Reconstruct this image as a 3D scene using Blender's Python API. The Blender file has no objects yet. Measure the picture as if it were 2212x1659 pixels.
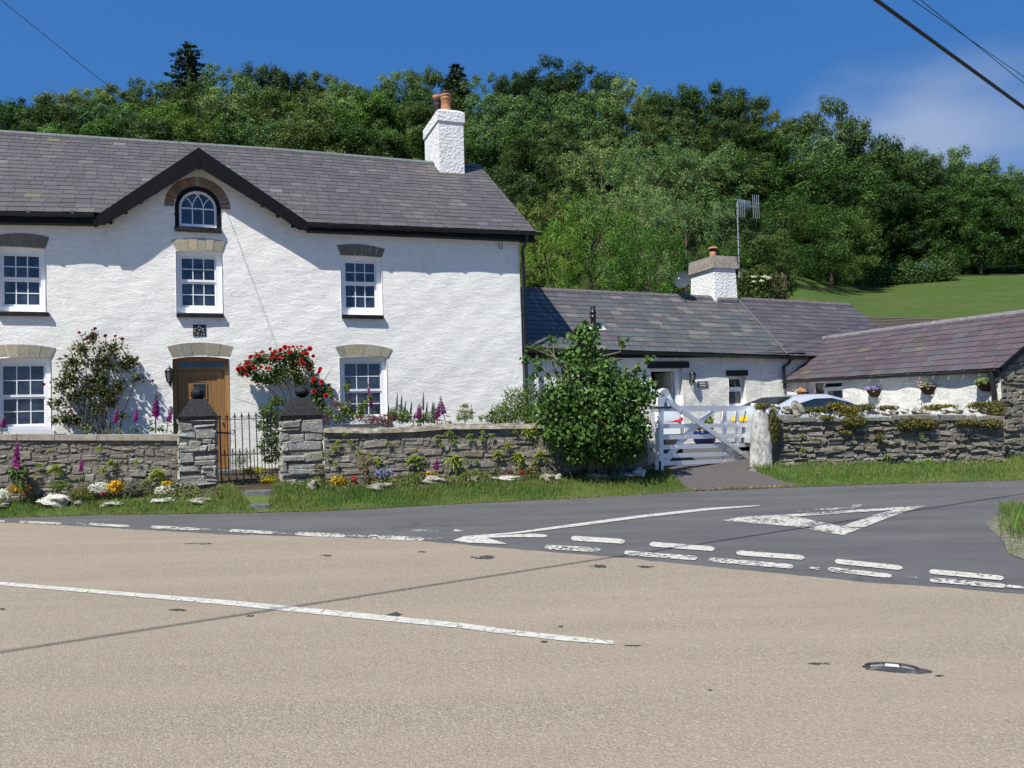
import bpy, bmesh, math, random
import numpy as np
from mathutils import Vector, Matrix
R_ = math.radians
S = bpy.context.scene
COL = S.collection
random.seed(7)
RNG = np.random.default_rng(11)

# ------------------------------------------------------------------ camera
PW, PH, PF = 2212.0, 1659.0, 1720.0          # picture space used for measuring, focal length in that space
EYE = 1.5
PITCH, ROLL = math.atan(58/PF), 0.028
CAM = Vector((0, 0, EYE))
CAMR = Matrix.Rotation(math.pi/2+PITCH, 3, 'X') @ Matrix.Rotation(-ROLL, 3, 'Z')
cam = bpy.data.objects.new('camera', bpy.data.cameras.new('camera'))
COL.objects.link(cam)
cam.matrix_world = Matrix.Translation(CAM) @ CAMR.to_4x4()
cam.data.sensor_width = 36; cam.data.lens = 36*PF/PW
cam.data.clip_start = .05; cam.data.clip_end = 3000
S.camera = cam

# ------------------------------------------------------------------ sun and sky
SUN_H, SUN_EL = R_(-127), R_(55.5)             # direction towards the sun: angle in plan from +X, elevation
SUN = Vector((math.cos(SUN_H)*math.cos(SUN_EL), math.sin(SUN_H)*math.cos(SUN_EL), math.sin(SUN_EL)))
sl = bpy.data.lights.new('sun', 'SUN'); sl.energy = 5.0; sl.angle = R_(.53); sl.color = (1, .962, .885)
so = bpy.data.objects.new('sun', sl); COL.objects.link(so)
so.rotation_euler = SUN.to_track_quat('Z', 'Y').to_euler()
so.location = (0, 0, 60)
wd = bpy.data.worlds.new('World'); S.world = wd; wd.use_nodes = True
nt = wd.node_tree; nt.nodes.clear()
def wn(t, **k):
    n = nt.nodes.new(t)
    for a, b in k.items(): setattr(n, a, b)
    return n
sky = wn('ShaderNodeTexSky', sky_type='NISHITA', sun_disc=False, sun_elevation=SUN_EL, sun_rotation=R_(90)-SUN_H,
         altitude=0, air_density=1.0, dust_density=.25, ozone_density=3.0)
hsv = wn('ShaderNodeHueSaturation'); hsv.inputs['Saturation'].default_value = 1.3; hsv.inputs['Value'].default_value = .95
nt.links.new(sky.outputs[0], hsv.inputs['Color'])
tc = wn('ShaderNodeTexCoord')
# a thin patch of fair weather cloud low in the sky to the right of the valley
def cloud_dir(x, y):
    v = CAMR @ Vector(((x-PW/2)/PF, -(y-PH/2)/PF, -1)); return v.normalized()
cd = cloud_dir(2015, 300)
nz = wn('ShaderNodeTexNoise'); nz.inputs['Scale'].default_value = 7; nz.inputs['Detail'].default_value = 5; nz.inputs['Roughness'].default_value = .42
mp = wn('ShaderNodeMapping'); mp.inputs['Scale'].default_value = (1, 1, 2.6)
nt.links.new(tc.outputs['Generated'], mp.inputs[0]); nt.links.new(mp.outputs[0], nz.inputs['Vector'])
sub = wn('ShaderNodeVectorMath', operation='SUBTRACT'); sub.inputs[1].default_value = cd
nt.links.new(tc.outputs['Generated'], sub.inputs[0])
scl = wn('ShaderNodeVectorMath', operation='MULTIPLY'); scl.inputs[1].default_value = (1/.25, 1/.25, 1/.14)
nt.links.new(sub.outputs[0], scl.inputs[0])
ln = wn('ShaderNodeVectorMath', operation='LENGTH'); nt.links.new(scl.outputs[0], ln.inputs[0])
m1 = wn('ShaderNodeMath', operation='MULTIPLY_ADD'); m1.inputs[1].default_value = -1.25; m1.inputs[2].default_value = .78
nt.links.new(ln.outputs['Value'], m1.inputs[0])
m2 = wn('ShaderNodeMath', operation='ADD'); nt.links.new(m1.outputs[0], m2.inputs[0]); nt.links.new(nz.outputs['Fac'], m2.inputs[1])
cr = wn('ShaderNodeMapRange', interpolation_type='SMOOTHSTEP'); nt.links.new(m2.outputs[0], cr.inputs['Value'])
cr.inputs['From Min'].default_value = .33; cr.inputs['From Max'].default_value = 1.25; cr.inputs['To Max'].default_value = .5
deep = wn('ShaderNodeMix', data_type='RGBA'); deep.inputs[0].default_value = .76; nt.links.new(hsv.outputs[0], deep.inputs[6]); deep.inputs[7].default_value = (.35, 1.28, 3.65, 1)   # clear deep blue air
mx = wn('ShaderNodeMix', data_type='RGBA'); nt.links.new(cr.outputs[0], mx.inputs[0]); nt.links.new(deep.outputs[2], mx.inputs[6])
mx.inputs[7].default_value = (4.2, 4.6, 5.3, 1)
bg = wn('ShaderNodeBackground'); bg.inputs['Strength'].default_value = .1
wo = wn('ShaderNodeOutputWorld'); nt.links.new(mx.outputs[2], bg.inputs['Color']); nt.links.new(bg.outputs[0], wo.inputs['Surface'])
S.view_settings.view_transform = 'Standard'; S.view_settings.look = 'None'
S.view_settings.gamma = 1; S.view_settings.exposure = .48
S.cycles.max_bounces = 6; S.cycles.transparent_max_bounces = 12

# ------------------------------------------------------------------ pixel rays -> points in the place
def ray(px, py):
    return CAMR @ Vector(((px-PW/2)/PF, -(py-PH/2)/PF, -1))
def atz(px, py, z):
    d = ray(px, py); return CAM + d*((z-EYE)/d.z)
def aty(px, py, y):
    d = ray(px, py); return CAM + d*(y/d.y)
def onplane(px, py, o, n):
    d = ray(px, py); return CAM + d*((o-CAM).dot(n)/d.dot(n))
def proj(p):
    v = CAMR.transposed() @ (Vector(p)-CAM); return (PW/2+PF*v.x/-v.z, PH/2-PF*v.y/-v.z)

# ------------------------------------------------------------------ objects
ORG = {}
def put(name, data, parent=None, loc=None):
    o = bpy.data.objects.new(name, data); COL.objects.link(o)
    if parent is not None:
        o.parent = parent; ORG[o.name] = ORG[parent.name]
    else:
        l = Vector(loc) if loc is not None else Vector((0, 0, 0)); o.location = l; ORG[o.name] = l
    return o
def tag(o, label=None, cat=None, group=None, kind=None):
    if label: o['label'] = label
    if cat: o['category'] = cat
    if group: o['group'] = group
    if kind: o['kind'] = kind
    return o
def empty(name, loc, label=None, cat=None, group=None):
    o = put(name, None, None, loc); o.empty_display_size = .1
    return tag(o, label, cat, group)
KIDS = {}
def copy_tree(o, parent=None):
    c = o.copy(); COL.objects.link(c); ORG[c.name] = ORG[o.name]
    if parent is not None: c.parent = parent
    for ch in [x for x in bpy.data.objects if x.parent == o]: copy_tree(ch, c)
    return c
def copy_at(proto, loc, rz=0, sc=1, label=None, group=None, cat=None):
    c = copy_tree(proto); c.location = loc; c.rotation_euler = (0, 0, rz)
    c.scale = (sc, sc, sc) if not hasattr(sc, '__len__') else sc
    if label: c['label'] = label
    if group: c['group'] = group
    if cat: c['category'] = cat
    return c

class MB:
    """collects faces of one mesh, world coordinates"""
    def __init__(s): s.v = []; s.f = []; s.c = []; s.sm = []; s.col = (1, 1, 1); s.smooth = False
    def face(s, pts):
        i = len(s.v); s.v += [tuple(p) for p in pts]; s.f.append(tuple(range(i, i+len(pts)))); s.c.append(s.col); s.sm.append(s.smooth)
    def grid(s, rows, close=False):
        i = len(s.v); n = len(rows[0])
        for r in rows: s.v += [tuple(p) for p in r]
        for a in range(len(rows)-1):
            for b in range(n if close else n-1):
                c = (b+1) % n
                s.f.append((i+a*n+b, i+a*n+c, i+(a+1)*n+c, i+(a+1)*n+b)); s.c.append(s.col); s.sm.append(s.smooth)
    def hexa(s, p):
        """8 corners: bottom ring 0-3 (counter-clockwise seen from above), top ring 4-7"""
        i = len(s.v); s.v += [tuple(q) for q in p]
        for f in ((3, 2, 1, 0), (4, 5, 6, 7), (0, 1, 5, 4), (1, 2, 6, 5), (2, 3, 7, 6), (3, 0, 4, 7)):
            s.f.append(tuple(i+k for k in f)); s.c.append(s.col); s.sm.append(s.smooth)
    def box(s, lo, hi, fr=None):
        x0, y0, z0 = lo; x1, y1, z1 = hi
        p = [(x0, y0, z0), (x1, y0, z0), (x1, y1, z0), (x0, y1, z0), (x0, y0, z1), (x1, y0, z1), (x1, y1, z1), (x0, y1, z1)]
        if fr: p = [fr(*q) for q in p]
        s.hexa(p)
    def bar(s, a, b, w, h, up=(0, 0, 1)):
        a = Vector(a); b = Vector(b); d = (b-a).normalized(); r = d.cross(Vector(up)).normalized(); u = r.cross(d)
        s.hexa([a-r*w/2-u*h/2, a+r*w/2-u*h/2, b+r*w/2-u*h/2, b-r*w/2-u*h/2, a-r*w/2+u*h/2, a+r*w/2+u*h/2, b+r*w/2+u*h/2, b-r*w/2+u*h/2])
    def tube(s, pts, rad, n=8, cap=True):
        pts = [Vector(p) for p in pts]; rows = []; q = None
        sm = s.smooth; s.smooth = True
        for i, p in enumerate(pts):
            d = (pts[min(i+1, len(pts)-1)]-pts[max(i-1, 0)]).normalized()
            if q is None: q = d.orthogonal().normalized()
            q = (q-d*q.dot(d)).normalized(); w = d.cross(q)
            r = rad[i] if hasattr(rad, '__len__') else rad
            rows.append([p+(q*math.cos(t)+w*math.sin(t))*r for t in (2*math.pi*k/n for k in range(n))])
        s.grid(rows, True); s.smooth = sm
        if cap: s.face(rows[0][::-1]); s.face(rows[-1])
    def lathe(s, o, prof, n=20, ax=None):
        o = Vector(o); sm = s.smooth; s.smooth = True
        s.grid([[o+Vector((r*math.cos(2*math.pi*k/n), r*math.sin(2*math.pi*k/n), z)) for k in range(n)] for r, z in prof], True); s.smooth = sm
    def prism(s, poly, ext):
        """planar polygon extruded by a vector"""
        e = Vector(ext); a = [Vector(p) for p in poly]; b = [p+e for p in a]
        s.face(a); s.face(b[::-1])
        for i in range(len(a)):
            j = (i+1) % len(a); s.face([a[j], a[i], b[i], b[j]])
    def blob(s, c, r, seed=0, n=10, amp=.2, sq=(1, 1, 1)):
        rn = random.Random(seed); c = Vector(c); ph = [rn.uniform(0, 6.28) for _ in range(6)]
        rows = []
        for i in range(n+1):
            th = math.pi*i/n; row = []
            for k in range(n*2):
                f = 2*math.pi*k/(n*2)
                d = Vector((math.sin(th)*math.cos(f), math.sin(th)*math.sin(f), math.cos(th)))
                g = 1+amp*(math.sin(3*d.x+ph[0])*math.sin(2.6*d.y+ph[1])+.6*math.sin(5*d.z+ph[2]+3*d.x)+.35*math.sin(9*d.y+ph[3]+4*d.z))
                row.append(c+Vector((d.x*sq[0], d.y*sq[1], d.z*sq[2]))*r*g)
            rows.append(row)
        s.grid(rows, True)
    def build(s, name, mat, parent=None, loc=None, weld=False):
        o = put(name, None, parent, loc) if False else None
        if parent is not None: base = ORG[parent.name]
        else: base = Vector(loc) if loc is not None else Vector((0, 0, 0))
        me = bpy.data.meshes.new(name)
        me.from_pydata([tuple(Vector(p)-base) for p in s.v], [], s.f)
        me.polygons.foreach_set('use_smooth', s.sm)
        a = me.attributes.new('Col', 'FLOAT_COLOR', 'FACE')
        a.data.foreach_set('color', np.array([(c[0], c[1], c[2], 1) for c in s.c], 'f').ravel())
        if weld:
            bm = bmesh.new(); bm.from_mesh(me); bmesh.ops.remove_doubles(bm, verts=bm.verts, dist=1e-4); bmesh.ops.recalc_face_normals(bm, faces=bm.faces); bm.to_mesh(me); bm.free()
        me.materials.append(mat); me.update()
        return put(name, me, parent, loc)
def quads(name, V, C, mat, parent=None, loc=None, smooth=False):
    """fast mesh of many free quads: V (N,4,3) world coordinates, C (N,3) colours"""
    base = ORG[parent.name] if parent is not None else (Vector(loc) if loc is not None else Vector((0, 0, 0)))
    V = np.asarray(V, 'f')-np.array(base, 'f'); N = len(V)
    me = bpy.data.meshes.new(name); me.vertices.add(N*4); me.loops.add(N*4); me.polygons.add(N)
    me.vertices.foreach_set('co', V.ravel()); me.loops.foreach_set('vertex_index', np.arange(N*4, dtype='i'))
    me.polygons.foreach_set('loop_start', np.arange(0, N*4, 4, dtype='i'))
    a = me.attributes.new('Col', 'FLOAT_COLOR', 'FACE')
    a.data.foreach_set('color', np.concatenate([np.asarray(C, 'f'), np.ones((N, 1), 'f')], 1).ravel())
    me.materials.append(mat); me.update(calc_edges=True); me.validate()
    return put(name, me, parent, loc)
def unit(a): return a/np.maximum(np.linalg.norm(a, axis=-1, keepdims=True), 1e-9)
def leafq(P, Nn, size, asp=.55, droop=.15, up=None):
    """leaf shaped quads at points P facing roughly Nn"""
    n = len(P); t = RNG.normal(size=(n, 3)) if up is None else up
    a = unit(np.cross(np.cross(Nn, t), Nn)); b = np.cross(Nn, a); sz = np.asarray(size).reshape(-1, 1)*np.ones((n, 1))
    tip = P+a*sz*.5-Nn*sz*droop; bas = P-a*sz*.5; l = P+b*sz*asp*.5+Nn*sz*droop*.5-a*sz*.06; r = P-b*sz*asp*.5+Nn*sz*droop*.5-a*sz*.06
    return np.stack([bas, r, tip, l], 1)
def varied(base, n, v=.25, hue=.12):
    b = np.array(base)[None]; k = (1+RNG.uniform(-v, v, (n, 1)))
    h = 1+RNG.uniform(-hue, hue, (n, 3)); return np.clip(b*k*h, 0, 1)

# ------------------------------------------------------------------ materials
class Mat:
    def __init__(s, name, rough=.8, col=(.5, .5, .5), spec=.3, metal=0):
        s.m = bpy.data.materials.new(name); s.m.use_nodes = True; s.t = s.m.node_tree; s.b = s.t.nodes['Principled BSDF']
        s.b.inputs['Roughness'].default_value = rough; s.b.inputs['Specular IOR Level'].default_value = spec
        s.b.inputs['Metallic'].default_value = metal; s.b.inputs['Base Color'].default_value = (*col, 1); s._p = None
    def n(s, typ, ins=None, out=0, **props):
        nd = s.t.nodes.new('ShaderNode'+typ)
        for k, v in props.items(): setattr(nd, k, v)
        for k, v in (ins or {}).items(): s.set(nd.inputs[k], v)
        return nd.outputs[out]
    def set(s, sock, v):
        if isinstance(v, bpy.types.NodeSocket): s.t.links.new(v, sock)
        elif isinstance(v, (tuple, list)) and sock.type == 'RGBA' and len(v) == 3: sock.default_value = (*v, 1)
        else: sock.default_value = v
    def pos(s):
        return s.n('NewGeometry', out='Position')
    def obj(s): return s.n('TexCoord', out='Object')
    def uv(s): return s.n('UVMap')
    def col(s): return s.n('Attribute', out='Color', attribute_name='Col')
    def mapv(s, v, scale=(1, 1, 1), rot=(0, 0, 0), loc=(0, 0, 0)):
        return s.n('Mapping', {'Vector': v, 'Scale': scale, 'Rotation': rot, 'Location': loc})
    def noise(s, v, scale, det=4, rough=.55, dist=0, out='Fac'):
        return s.n('TexNoise', {'Vector': v, 'Scale': scale, 'Detail': det, 'Roughness': rough, 'Distortion': dist}, out=out)
    def vor(s, v, scale, feature='F1', out='Distance', rnd=1):
        return s.n('TexVoronoi', {'Vector': v, 'Scale': scale, 'Randomness': rnd}, out=out, feature=feature)
    def math(s, op, a, b=0., c=0.):
        return s.n('Math', {0: a, 1: b, 2: c}, operation=op)
    def mr(s, v, a, b, c=0., d=1., smooth=False):
        return s.n('MapRange', {'Value': v, 'From Min': a, 'From Max': b, 'To Min': c, 'To Max': d}, interpolation_type='SMOOTHSTEP' if smooth else 'LINEAR')
    def ramp(s, f, stops):
        nd = s.t.nodes.new('ShaderNodeValToRGB'); s.set(nd.inputs[0], f); el = nd.color_ramp.elements
        while len(el) < len(stops): el.new(.5)
        for e, (p, c) in zip(el, stops): e.position = p; e.color = (*c, 1)
        return nd.outputs[0]
    def mix(s, f, a, b, blend='MIX'):
        nd = s.t.nodes.new('ShaderNodeMix'); nd.data_type = 'RGBA'; nd.blend_type = blend
        s.set(nd.inputs[0], f); s.set(nd.inputs[6], a); s.set(nd.inputs[7], b); return nd.outputs[2]
    def bump(s, h, dist=.01, strength=1., normal=None):
        i = {'Height': h, 'Distance': dist, 'Strength': strength}
        if normal is not None: i['Normal'] = normal
        return s.n('Bump', i)
    def done(s, color=None, normal=None, rough=None):
        if color is not None: s.set(s.b.inputs['Base Color'], color)
        if normal is not None: s.set(s.b.inputs['Normal'], normal)
        if rough is not None: s.set(s.b.inputs['Roughness'], rough)
        return s.m

def m_whitewash(name, relief=.03, sx=2.2, sz=7.5, dirt=.0):
    M = Mat(name, .75, spec=.2); p = M.pos()
    d = M.noise(p, 1.6, 3, out='Color'); pv = M.n('VectorMath', {0: M.mapv(p, (sx, sx, sz)), 1: M.n('VectorMath', {0: d, 1: (1.6, 1.6, 1.6)}, operation='MULTIPLY')}, operation='ADD')
    stones = M.vor(pv, 1.0, 'SMOOTH_F1')
    lumps = M.noise(M.mapv(p, (3, 3, 8)), 1.6, 6, .62, .4); fine = M.noise(p, 55, 3, .6); edge = M.noise(M.mapv(p, (4.5, 4.5, 15)), 1.5, 5, .62, 1.8)
    ridge = M.math('POWER', M.math('ABSOLUTE', M.math('SUBTRACT', edge, .5)), .6)
    h = M.math('ADD', M.math('MULTIPLY', stones, -.42), M.math('ADD', M.math('MULTIPLY', lumps, .55), M.math('MULTIPLY', ridge, .62)))
    nm = M.bump(M.math('ADD', h, M.math('MULTIPLY', fine, .04)), relief, 1)
    c = M.mix(M.mr(lumps, .35, .6), (.85, .835, .775), (.92, .905, .845))
    if dirt:
        z = M.n('SeparateXYZ', {0: p}, out='Z'); g = M.noise(M.mapv(p, (2, 2, .8)), 3, 5, .65)
        f = M.math('MULTIPLY', M.mr(g, .5, .75), dirt); c = M.mix(f, c, (.42, .44, .38))
    return M.done(c, nm)
def m_plain(name, col, rough=.5, spec=.4, nscale=30, amp=.15, bump=0., metal=0):
    M = Mat(name, rough, col, spec, metal); f = M.noise(M.obj(), nscale, 4, .6)
    c = M.mix(M.mr(f, .3, .7), tuple(x*(1-amp) for x in col), tuple(min(1, x*(1+amp)) for x in col))
    return M.done(c, M.bump(f, bump) if bump else None)
def m_attr(name, rough=.7, spec=.25, nscale=18, amp=.35, bump=.01, trans=0., stain=None):
    """colour of each face comes from the mesh (one colour per slate, stone or leaf)"""
    M = Mat(name, rough, spec=spec); p = M.pos(); f = M.noise(p, nscale, 5, .65); c = M.col()
    k = M.mr(f, .25, .75, 1-amp, 1+amp)
    c = M.n('VectorMath', {0: c, 'Scale': k}, operation='SCALE')
    if stain:
        g = M.noise(p, stain[1], 5, .7, .5); c = M.mix(M.mr(g, stain[2], stain[2]+.07, 0, stain[3]), c, stain[0])
    return M.done(c, M.bump(f, bump) if bump else None)
def m_leaf(name, trans=.35, rough=.5, vary=.12, spec=.35):
    m = bpy.data.materials.new(name); m.use_nodes = True; t = m.node_tree; b = t.nodes['Principled BSDF']
    at = t.nodes.new('ShaderNodeAttribute'); at.attribute_name = 'Col'
    oi = t.nodes.new('ShaderNodeObjectInfo'); hs = t.nodes.new('ShaderNodeHueSaturation')
    mr = t.nodes.new('ShaderNodeMapRange'); mr.inputs['To Min'].default_value = 1-vary*1.6; mr.inputs['To Max'].default_value = 1+vary*1.6
    mr2 = t.nodes.new('ShaderNodeMapRange'); mr2.inputs['To Min'].default_value = .5+vary*.13; mr2.inputs['To Max'].default_value = .5-vary*.13
    t.links.new(oi.outputs['Random'], mr.inputs['Value']); t.links.new(oi.outputs['Random'], mr2.inputs['Value'])
    t.links.new(mr.outputs[0], hs.inputs['Value']); t.links.new(mr2.outputs[0], hs.inputs['Hue'])
    t.links.new(at.outputs['Color'], hs.inputs['Color']); t.links.new(hs.outputs[0], b.inputs['Base Color'])
    b.inputs['Roughness'].default_value = rough; b.inputs['Specular IOR Level'].default_value = spec
    tr = t.nodes.new('ShaderNodeBsdfTranslucent'); mxs = t.nodes.new('ShaderNodeMixShader'); mxs.inputs[0].default_value = trans
    br = t.nodes.new('ShaderNodeMix'); br.data_type = 'RGBA'; br.blend_type = 'MULTIPLY'; br.inputs[0].default_value = 1; br.inputs[7].default_value = (1.25, 1.35, .6, 1)
    t.links.new(hs.outputs[0], br.inputs[6]); t.links.new(br.outputs[2], tr.inputs['Color'])
    t.links.new(b.outputs[0], mxs.inputs[1]); t.links.new(tr.outputs[0], mxs.inputs[2]); t.links.new(mxs.outputs[0], t.nodes['Material Output'].inputs['Surface'])
    return m

WHITEWASH = m_whitewash('whitewashed_rubble', .022, dirt=.14)
WHITEWASH2 = m_whitewash('whitewashed_rough_stone', .065, 2.4, 5.5, .35)
ROUGHCAST = None
M_ = Mat('white_roughcast', .8, spec=.15); p_ = M_.pos()
h_ = M_.math('ADD', M_.vor(p_, 17, 'SMOOTH_F1'), M_.math('MULTIPLY', M_.noise(p_, 22, 4, .6, 1), .9))
ROUGHCAST = M_.done(M_.mix(M_.mr(M_.noise(p_, 3, 4), .4, .75), (.78, .77, .75), (.66, .65, .62)), M_.bump(h_, .02))
WHITEPAINT = m_plain('white_paint', (.78, .79, .8), .35, .5, 8, .03)
UPVC = m_plain('white_frame', (.8, .81, .82), .3, .5, 5, .02)
BLACKPAINT = m_plain('black_paint', (.007, .007, .0075), .5, .15, 20, .3, .002)
BLACKSTONE = None
M_ = Mat('black_painted_stone', .4, spec=.22); p_ = M_.pos(); f_ = M_.noise(p_, 60, 3, .7)
BLACKSTONE = M_.done(M_.mix(M_.mr(f_, .64, .7), (.007, .007, .008), (.2, .2, .21)), M_.bump(M_.math('ADD', f_, M_.noise(p_, 14, 5)), .012))
SLATE = m_attr('slate', .5, .4, 22, .22, .006, stain=((.36, .38, .22), 7, .67, .75))
SLATE_OLD = m_attr('lichened_slate', .55, .4, 22, .25, .007, stain=((.4, .4, .33), 9, .645, .6))
RIDGE = m_plain('ridge_tile', (.115, .128, .128), .7, .3, 14, .3, .004)
LINTEL = m_attr('dressed_sandstone', .85, .2, 14, .22, .006, stain=((.27, .2, .08), 5, .62, .5))
M_ = Mat('rubble_stone', .92, spec=.15); p_ = M_.pos(); f_ = M_.noise(p_, 24, 6, .72); g_ = M_.noise(p_, 5, 6, .7, .6); c_ = M_.n('VectorMath', {0: M_.col(), 'Scale': M_.mr(f_, .25, .75, .5, 1.5)}, operation='SCALE')
c_ = M_.mix(M_.mr(g_, .4, .66, .0, .75), c_, (.155, .145, .12)); l_ = M_.noise(p_, 15, 6, .75, .5); c_ = M_.mix(M_.mr(l_, .56, .66, 0, .8), c_, (.42, .415, .38)); c_ = M_.mix(M_.mr(M_.noise(p_, 7, 5, .7), .6, .7, 0, .5), c_, (.07, .068, .06))
STONE = M_.done(c_, M_.bump(M_.math('ADD', f_, M_.noise(p_, 9, 5, .7)), .03))
MORTAR = m_plain('lime_mortar', (.15, .138, .115), .95, .1, 14, .5, .02)
COPING = m_plain('concrete_coping', (.27, .245, .2), .9, .2, 9, .3, .01)
WOOD = None
M_ = Mat('oak_door', .45, spec=.35); p_ = M_.pos(); f_ = M_.noise(M_.mapv(p_, (22, 22, 1.2)), 1.5, 5, .6, .6)
WOOD = M_.done(M_.mix(M_.mr(f_, .3, .7), (.2, .1, .034), (.34, .185, .07)), M_.bump(f_, .002))
M_ = Mat('window_glass', .04, (.012, .017, .026), 1.0); p_ = M_.pos()
GLASS = M_.done(M_.mix(M_.mr(M_.noise(p_, 2.3, 4), .42, .62), (.008, .013, .026), (.04, .055, .085)), M_.bump(M_.noise(p_, 3, 1), .006))  # opaque base carries the dark rooms and a blue tint of reflected sky
GLASS_M = GLASS
DARK = m_plain('dark_interior', (.01, .01, .01), .9, .1)
TERRA = m_plain('terracotta', (.37, .175, .09), .8, .2, 12, .25, .004)
SOOT = m_plain('sooty_metal', (.03, .022, .02), .7, .3, 12, .4)
PLASTIC = m_plain('black_plastic', (.012, .012, .012), .35, .5)
IRON = m_plain('black_iron', (.01, .01, .011), .4, .5, 40, .3)
TIMBER_BLACK = m_plain('tarred_timber', (.014, .012, .011), .7, .3, 25, .5, .01)
BARK = m_plain('bark', (.09, .075, .055), .95, .1, 9, .4, .03)
STEM = m_plain('plant_stem', (.1, .13, .05), .8, .2)
TWIG = m_plain('woody_twig', (.17, .125, .085), .85, .2)
GREY_METAL = m_plain('galvanised_metal', (.5, .5, .5), .35, .5, 30, .1, metal=.6)
LEAF = m_leaf('foliage', .2, .55, .2, .22)
LEAF_N = m_leaf('garden_foliage', .22, .55, .06, .18)
PETAL = m_leaf('petals', .25, .6, .04, .2)
GRASS = m_leaf('grass_blades', .35, .6, 0, .2)
# ------------------------------------------------------------------ ground
EDGE_PX = [(0, 1119), (220, 1113), (442, 1110), (600, 1107), (730, 1103), (970, 1090), (1216, 1078), (1380, 1069), (1500, 1061), (1600, 1057), (1730, 1052), (2000, 1043), (2212, 1037)]
EDGE = [atz(x, y, 0).xy for x, y in EDGE_PX]
EDGE = [Vector((-60, EDGE[0].y))] + EDGE + [Vector((60, EDGE[-1].y+.5))]
EX = np.array([p.x for p in EDGE]); EY = np.array([p.y for p in EDGE])
def edge_y(x): return np.interp(x, EX, EY)
def sstep(a, b, x): t = np.clip((x-a)/(b-a), 0, 1); return t*t*(3-2*t)
LEFT_P = ([29, 45, 60, 80, 100, 130, 160, 180, 200, 230, 330], [.85, 3.5, 7.5, 15.5, 25.5, 39.5, 53.5, 60, 64, 68, 68])
RIGHT_P = ([29, 45, 60, 95, 130, 180, 330], [.85, 4.2, 7.6, 16, 23, 31, 44])
def gz(x, y):
    x = np.asarray(x, float); y = np.asarray(y, float); s = y-edge_y(x)
    near = -.05+.05*sstep(-.1, .02, s)+.29*sstep(0, 1.0, s)+.14*sstep(1, 4, s)+.37*np.clip((s-4)/12, 0, 1)
    t = x/np.maximum(y, 1); w = sstep(.27, .46, t)
    hill = np.interp(y, *LEFT_P)*(1-w)+np.interp(y, *RIGHT_P)*w
    und = .35*np.sin(x*.13+y*.07)*np.sin(y*.09)*sstep(40, 70, y)
    return np.where(y > 29, hill+und+.0*near, near)
def gzz(x, y): return float(gz(x, y))

def ground_hit(px, py):
    d = ray(px, py); t = 9.
    while t < 60:
        p = CAM+d*t
        if p.z < gzz(p.x, p.y): break
        t += .02
    return CAM+d*t
def axis(*seg):
    out = []
    for a, b, st in seg: out += list(np.arange(a, b, st))
    return np.array(out+[seg[-1][1]])
gx = axis((-220, -60, 8), (-60, -14, 2), (-14, 14, .25), (14, 60, 2), (60, 240, 8)); gy = axis((-40, 8, 4), (8, 12, .5), (12, 18, .1), (18, 30, .5), (30, 110, 2.5), (110, 330, 7))
XX, YY = np.meshgrid(gx, gy); ZZ = gz(XX, YY); ZZ[YY < 4] = -.06
me = bpy.data.meshes.new('ground'); nx, ny = len(gx), len(gy)
idx = np.arange(nx*ny).reshape(ny, nx)
me.from_pydata(np.stack([XX.ravel(), YY.ravel(), ZZ.ravel()], 1).tolist(), [], np.stack([idx[:-1, :-1], idx[:-1, 1:], idx[1:, 1:], idx[1:, :-1]], -1).reshape(-1, 4).tolist())
me.polygons.foreach_set('use_smooth', [True]*len(me.polygons))
M_ = Mat('pasture_and_soil', .95, spec=.1); p_ = M_.pos()
sx_ = M_.n('SeparateXYZ', {0: p_}, out='X'); sy_ = M_.n('SeparateXYZ', {0: p_}, out='Y')
big = M_.noise(p_, .12, 5, .6); fin = M_.noise(M_.mapv(p_, (1, 1, 1)), 2.6, 6, .7); st_ = M_.noise(M_.mapv(p_, (.06, .55, .55)), 1.5, 4, .6)
grassc = M_.mix(M_.mr(big, .35, .65), (.05, .09, .018), (.075, .108, .028)); grassc = M_.mix(M_.mr(st_, .45, .7), grassc, (.092, .108, .036)); grassc = M_.mix(M_.mr(fin, .35, .7), M_.mix(.5, grassc, (.032, .06, .014)), grassc)
tus = M_.noise(p_, .8, 5, .65, .4); grassc = M_.mix(M_.mr(tus, .52, .68, 0, .7), grassc, (.04, .075, .018)); grassc = M_.mix(M_.mr(tus, .42, .3, 0, .5), grassc, (.1, .115, .045))
soil = M_.mix(M_.mr(fin, .3, .7), (.035, .026, .018), (.09, .07, .045))
yard = M_.mix(M_.mr(fin, .3, .7), (.13, .125, .115), (.2, .19, .175))
near_ = M_.mr(sy_, 29, 31, 1, 0)
near_ = M_.math('MULTIPLY', near_, M_.mr(sy_, 3, 4, 0, 1)); c_ = M_.mix(near_, grassc, M_.mix(M_.mr(sx_, 3.0, 3.1), soil, yard))
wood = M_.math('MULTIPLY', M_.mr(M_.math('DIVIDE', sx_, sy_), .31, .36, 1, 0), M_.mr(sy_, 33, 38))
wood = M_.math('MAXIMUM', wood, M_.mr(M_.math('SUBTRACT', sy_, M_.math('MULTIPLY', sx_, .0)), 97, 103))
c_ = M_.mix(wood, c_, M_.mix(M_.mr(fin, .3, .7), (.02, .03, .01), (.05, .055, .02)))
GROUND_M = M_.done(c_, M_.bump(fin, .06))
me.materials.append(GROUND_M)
tag(put('ground', me), kind='structure')

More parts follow.
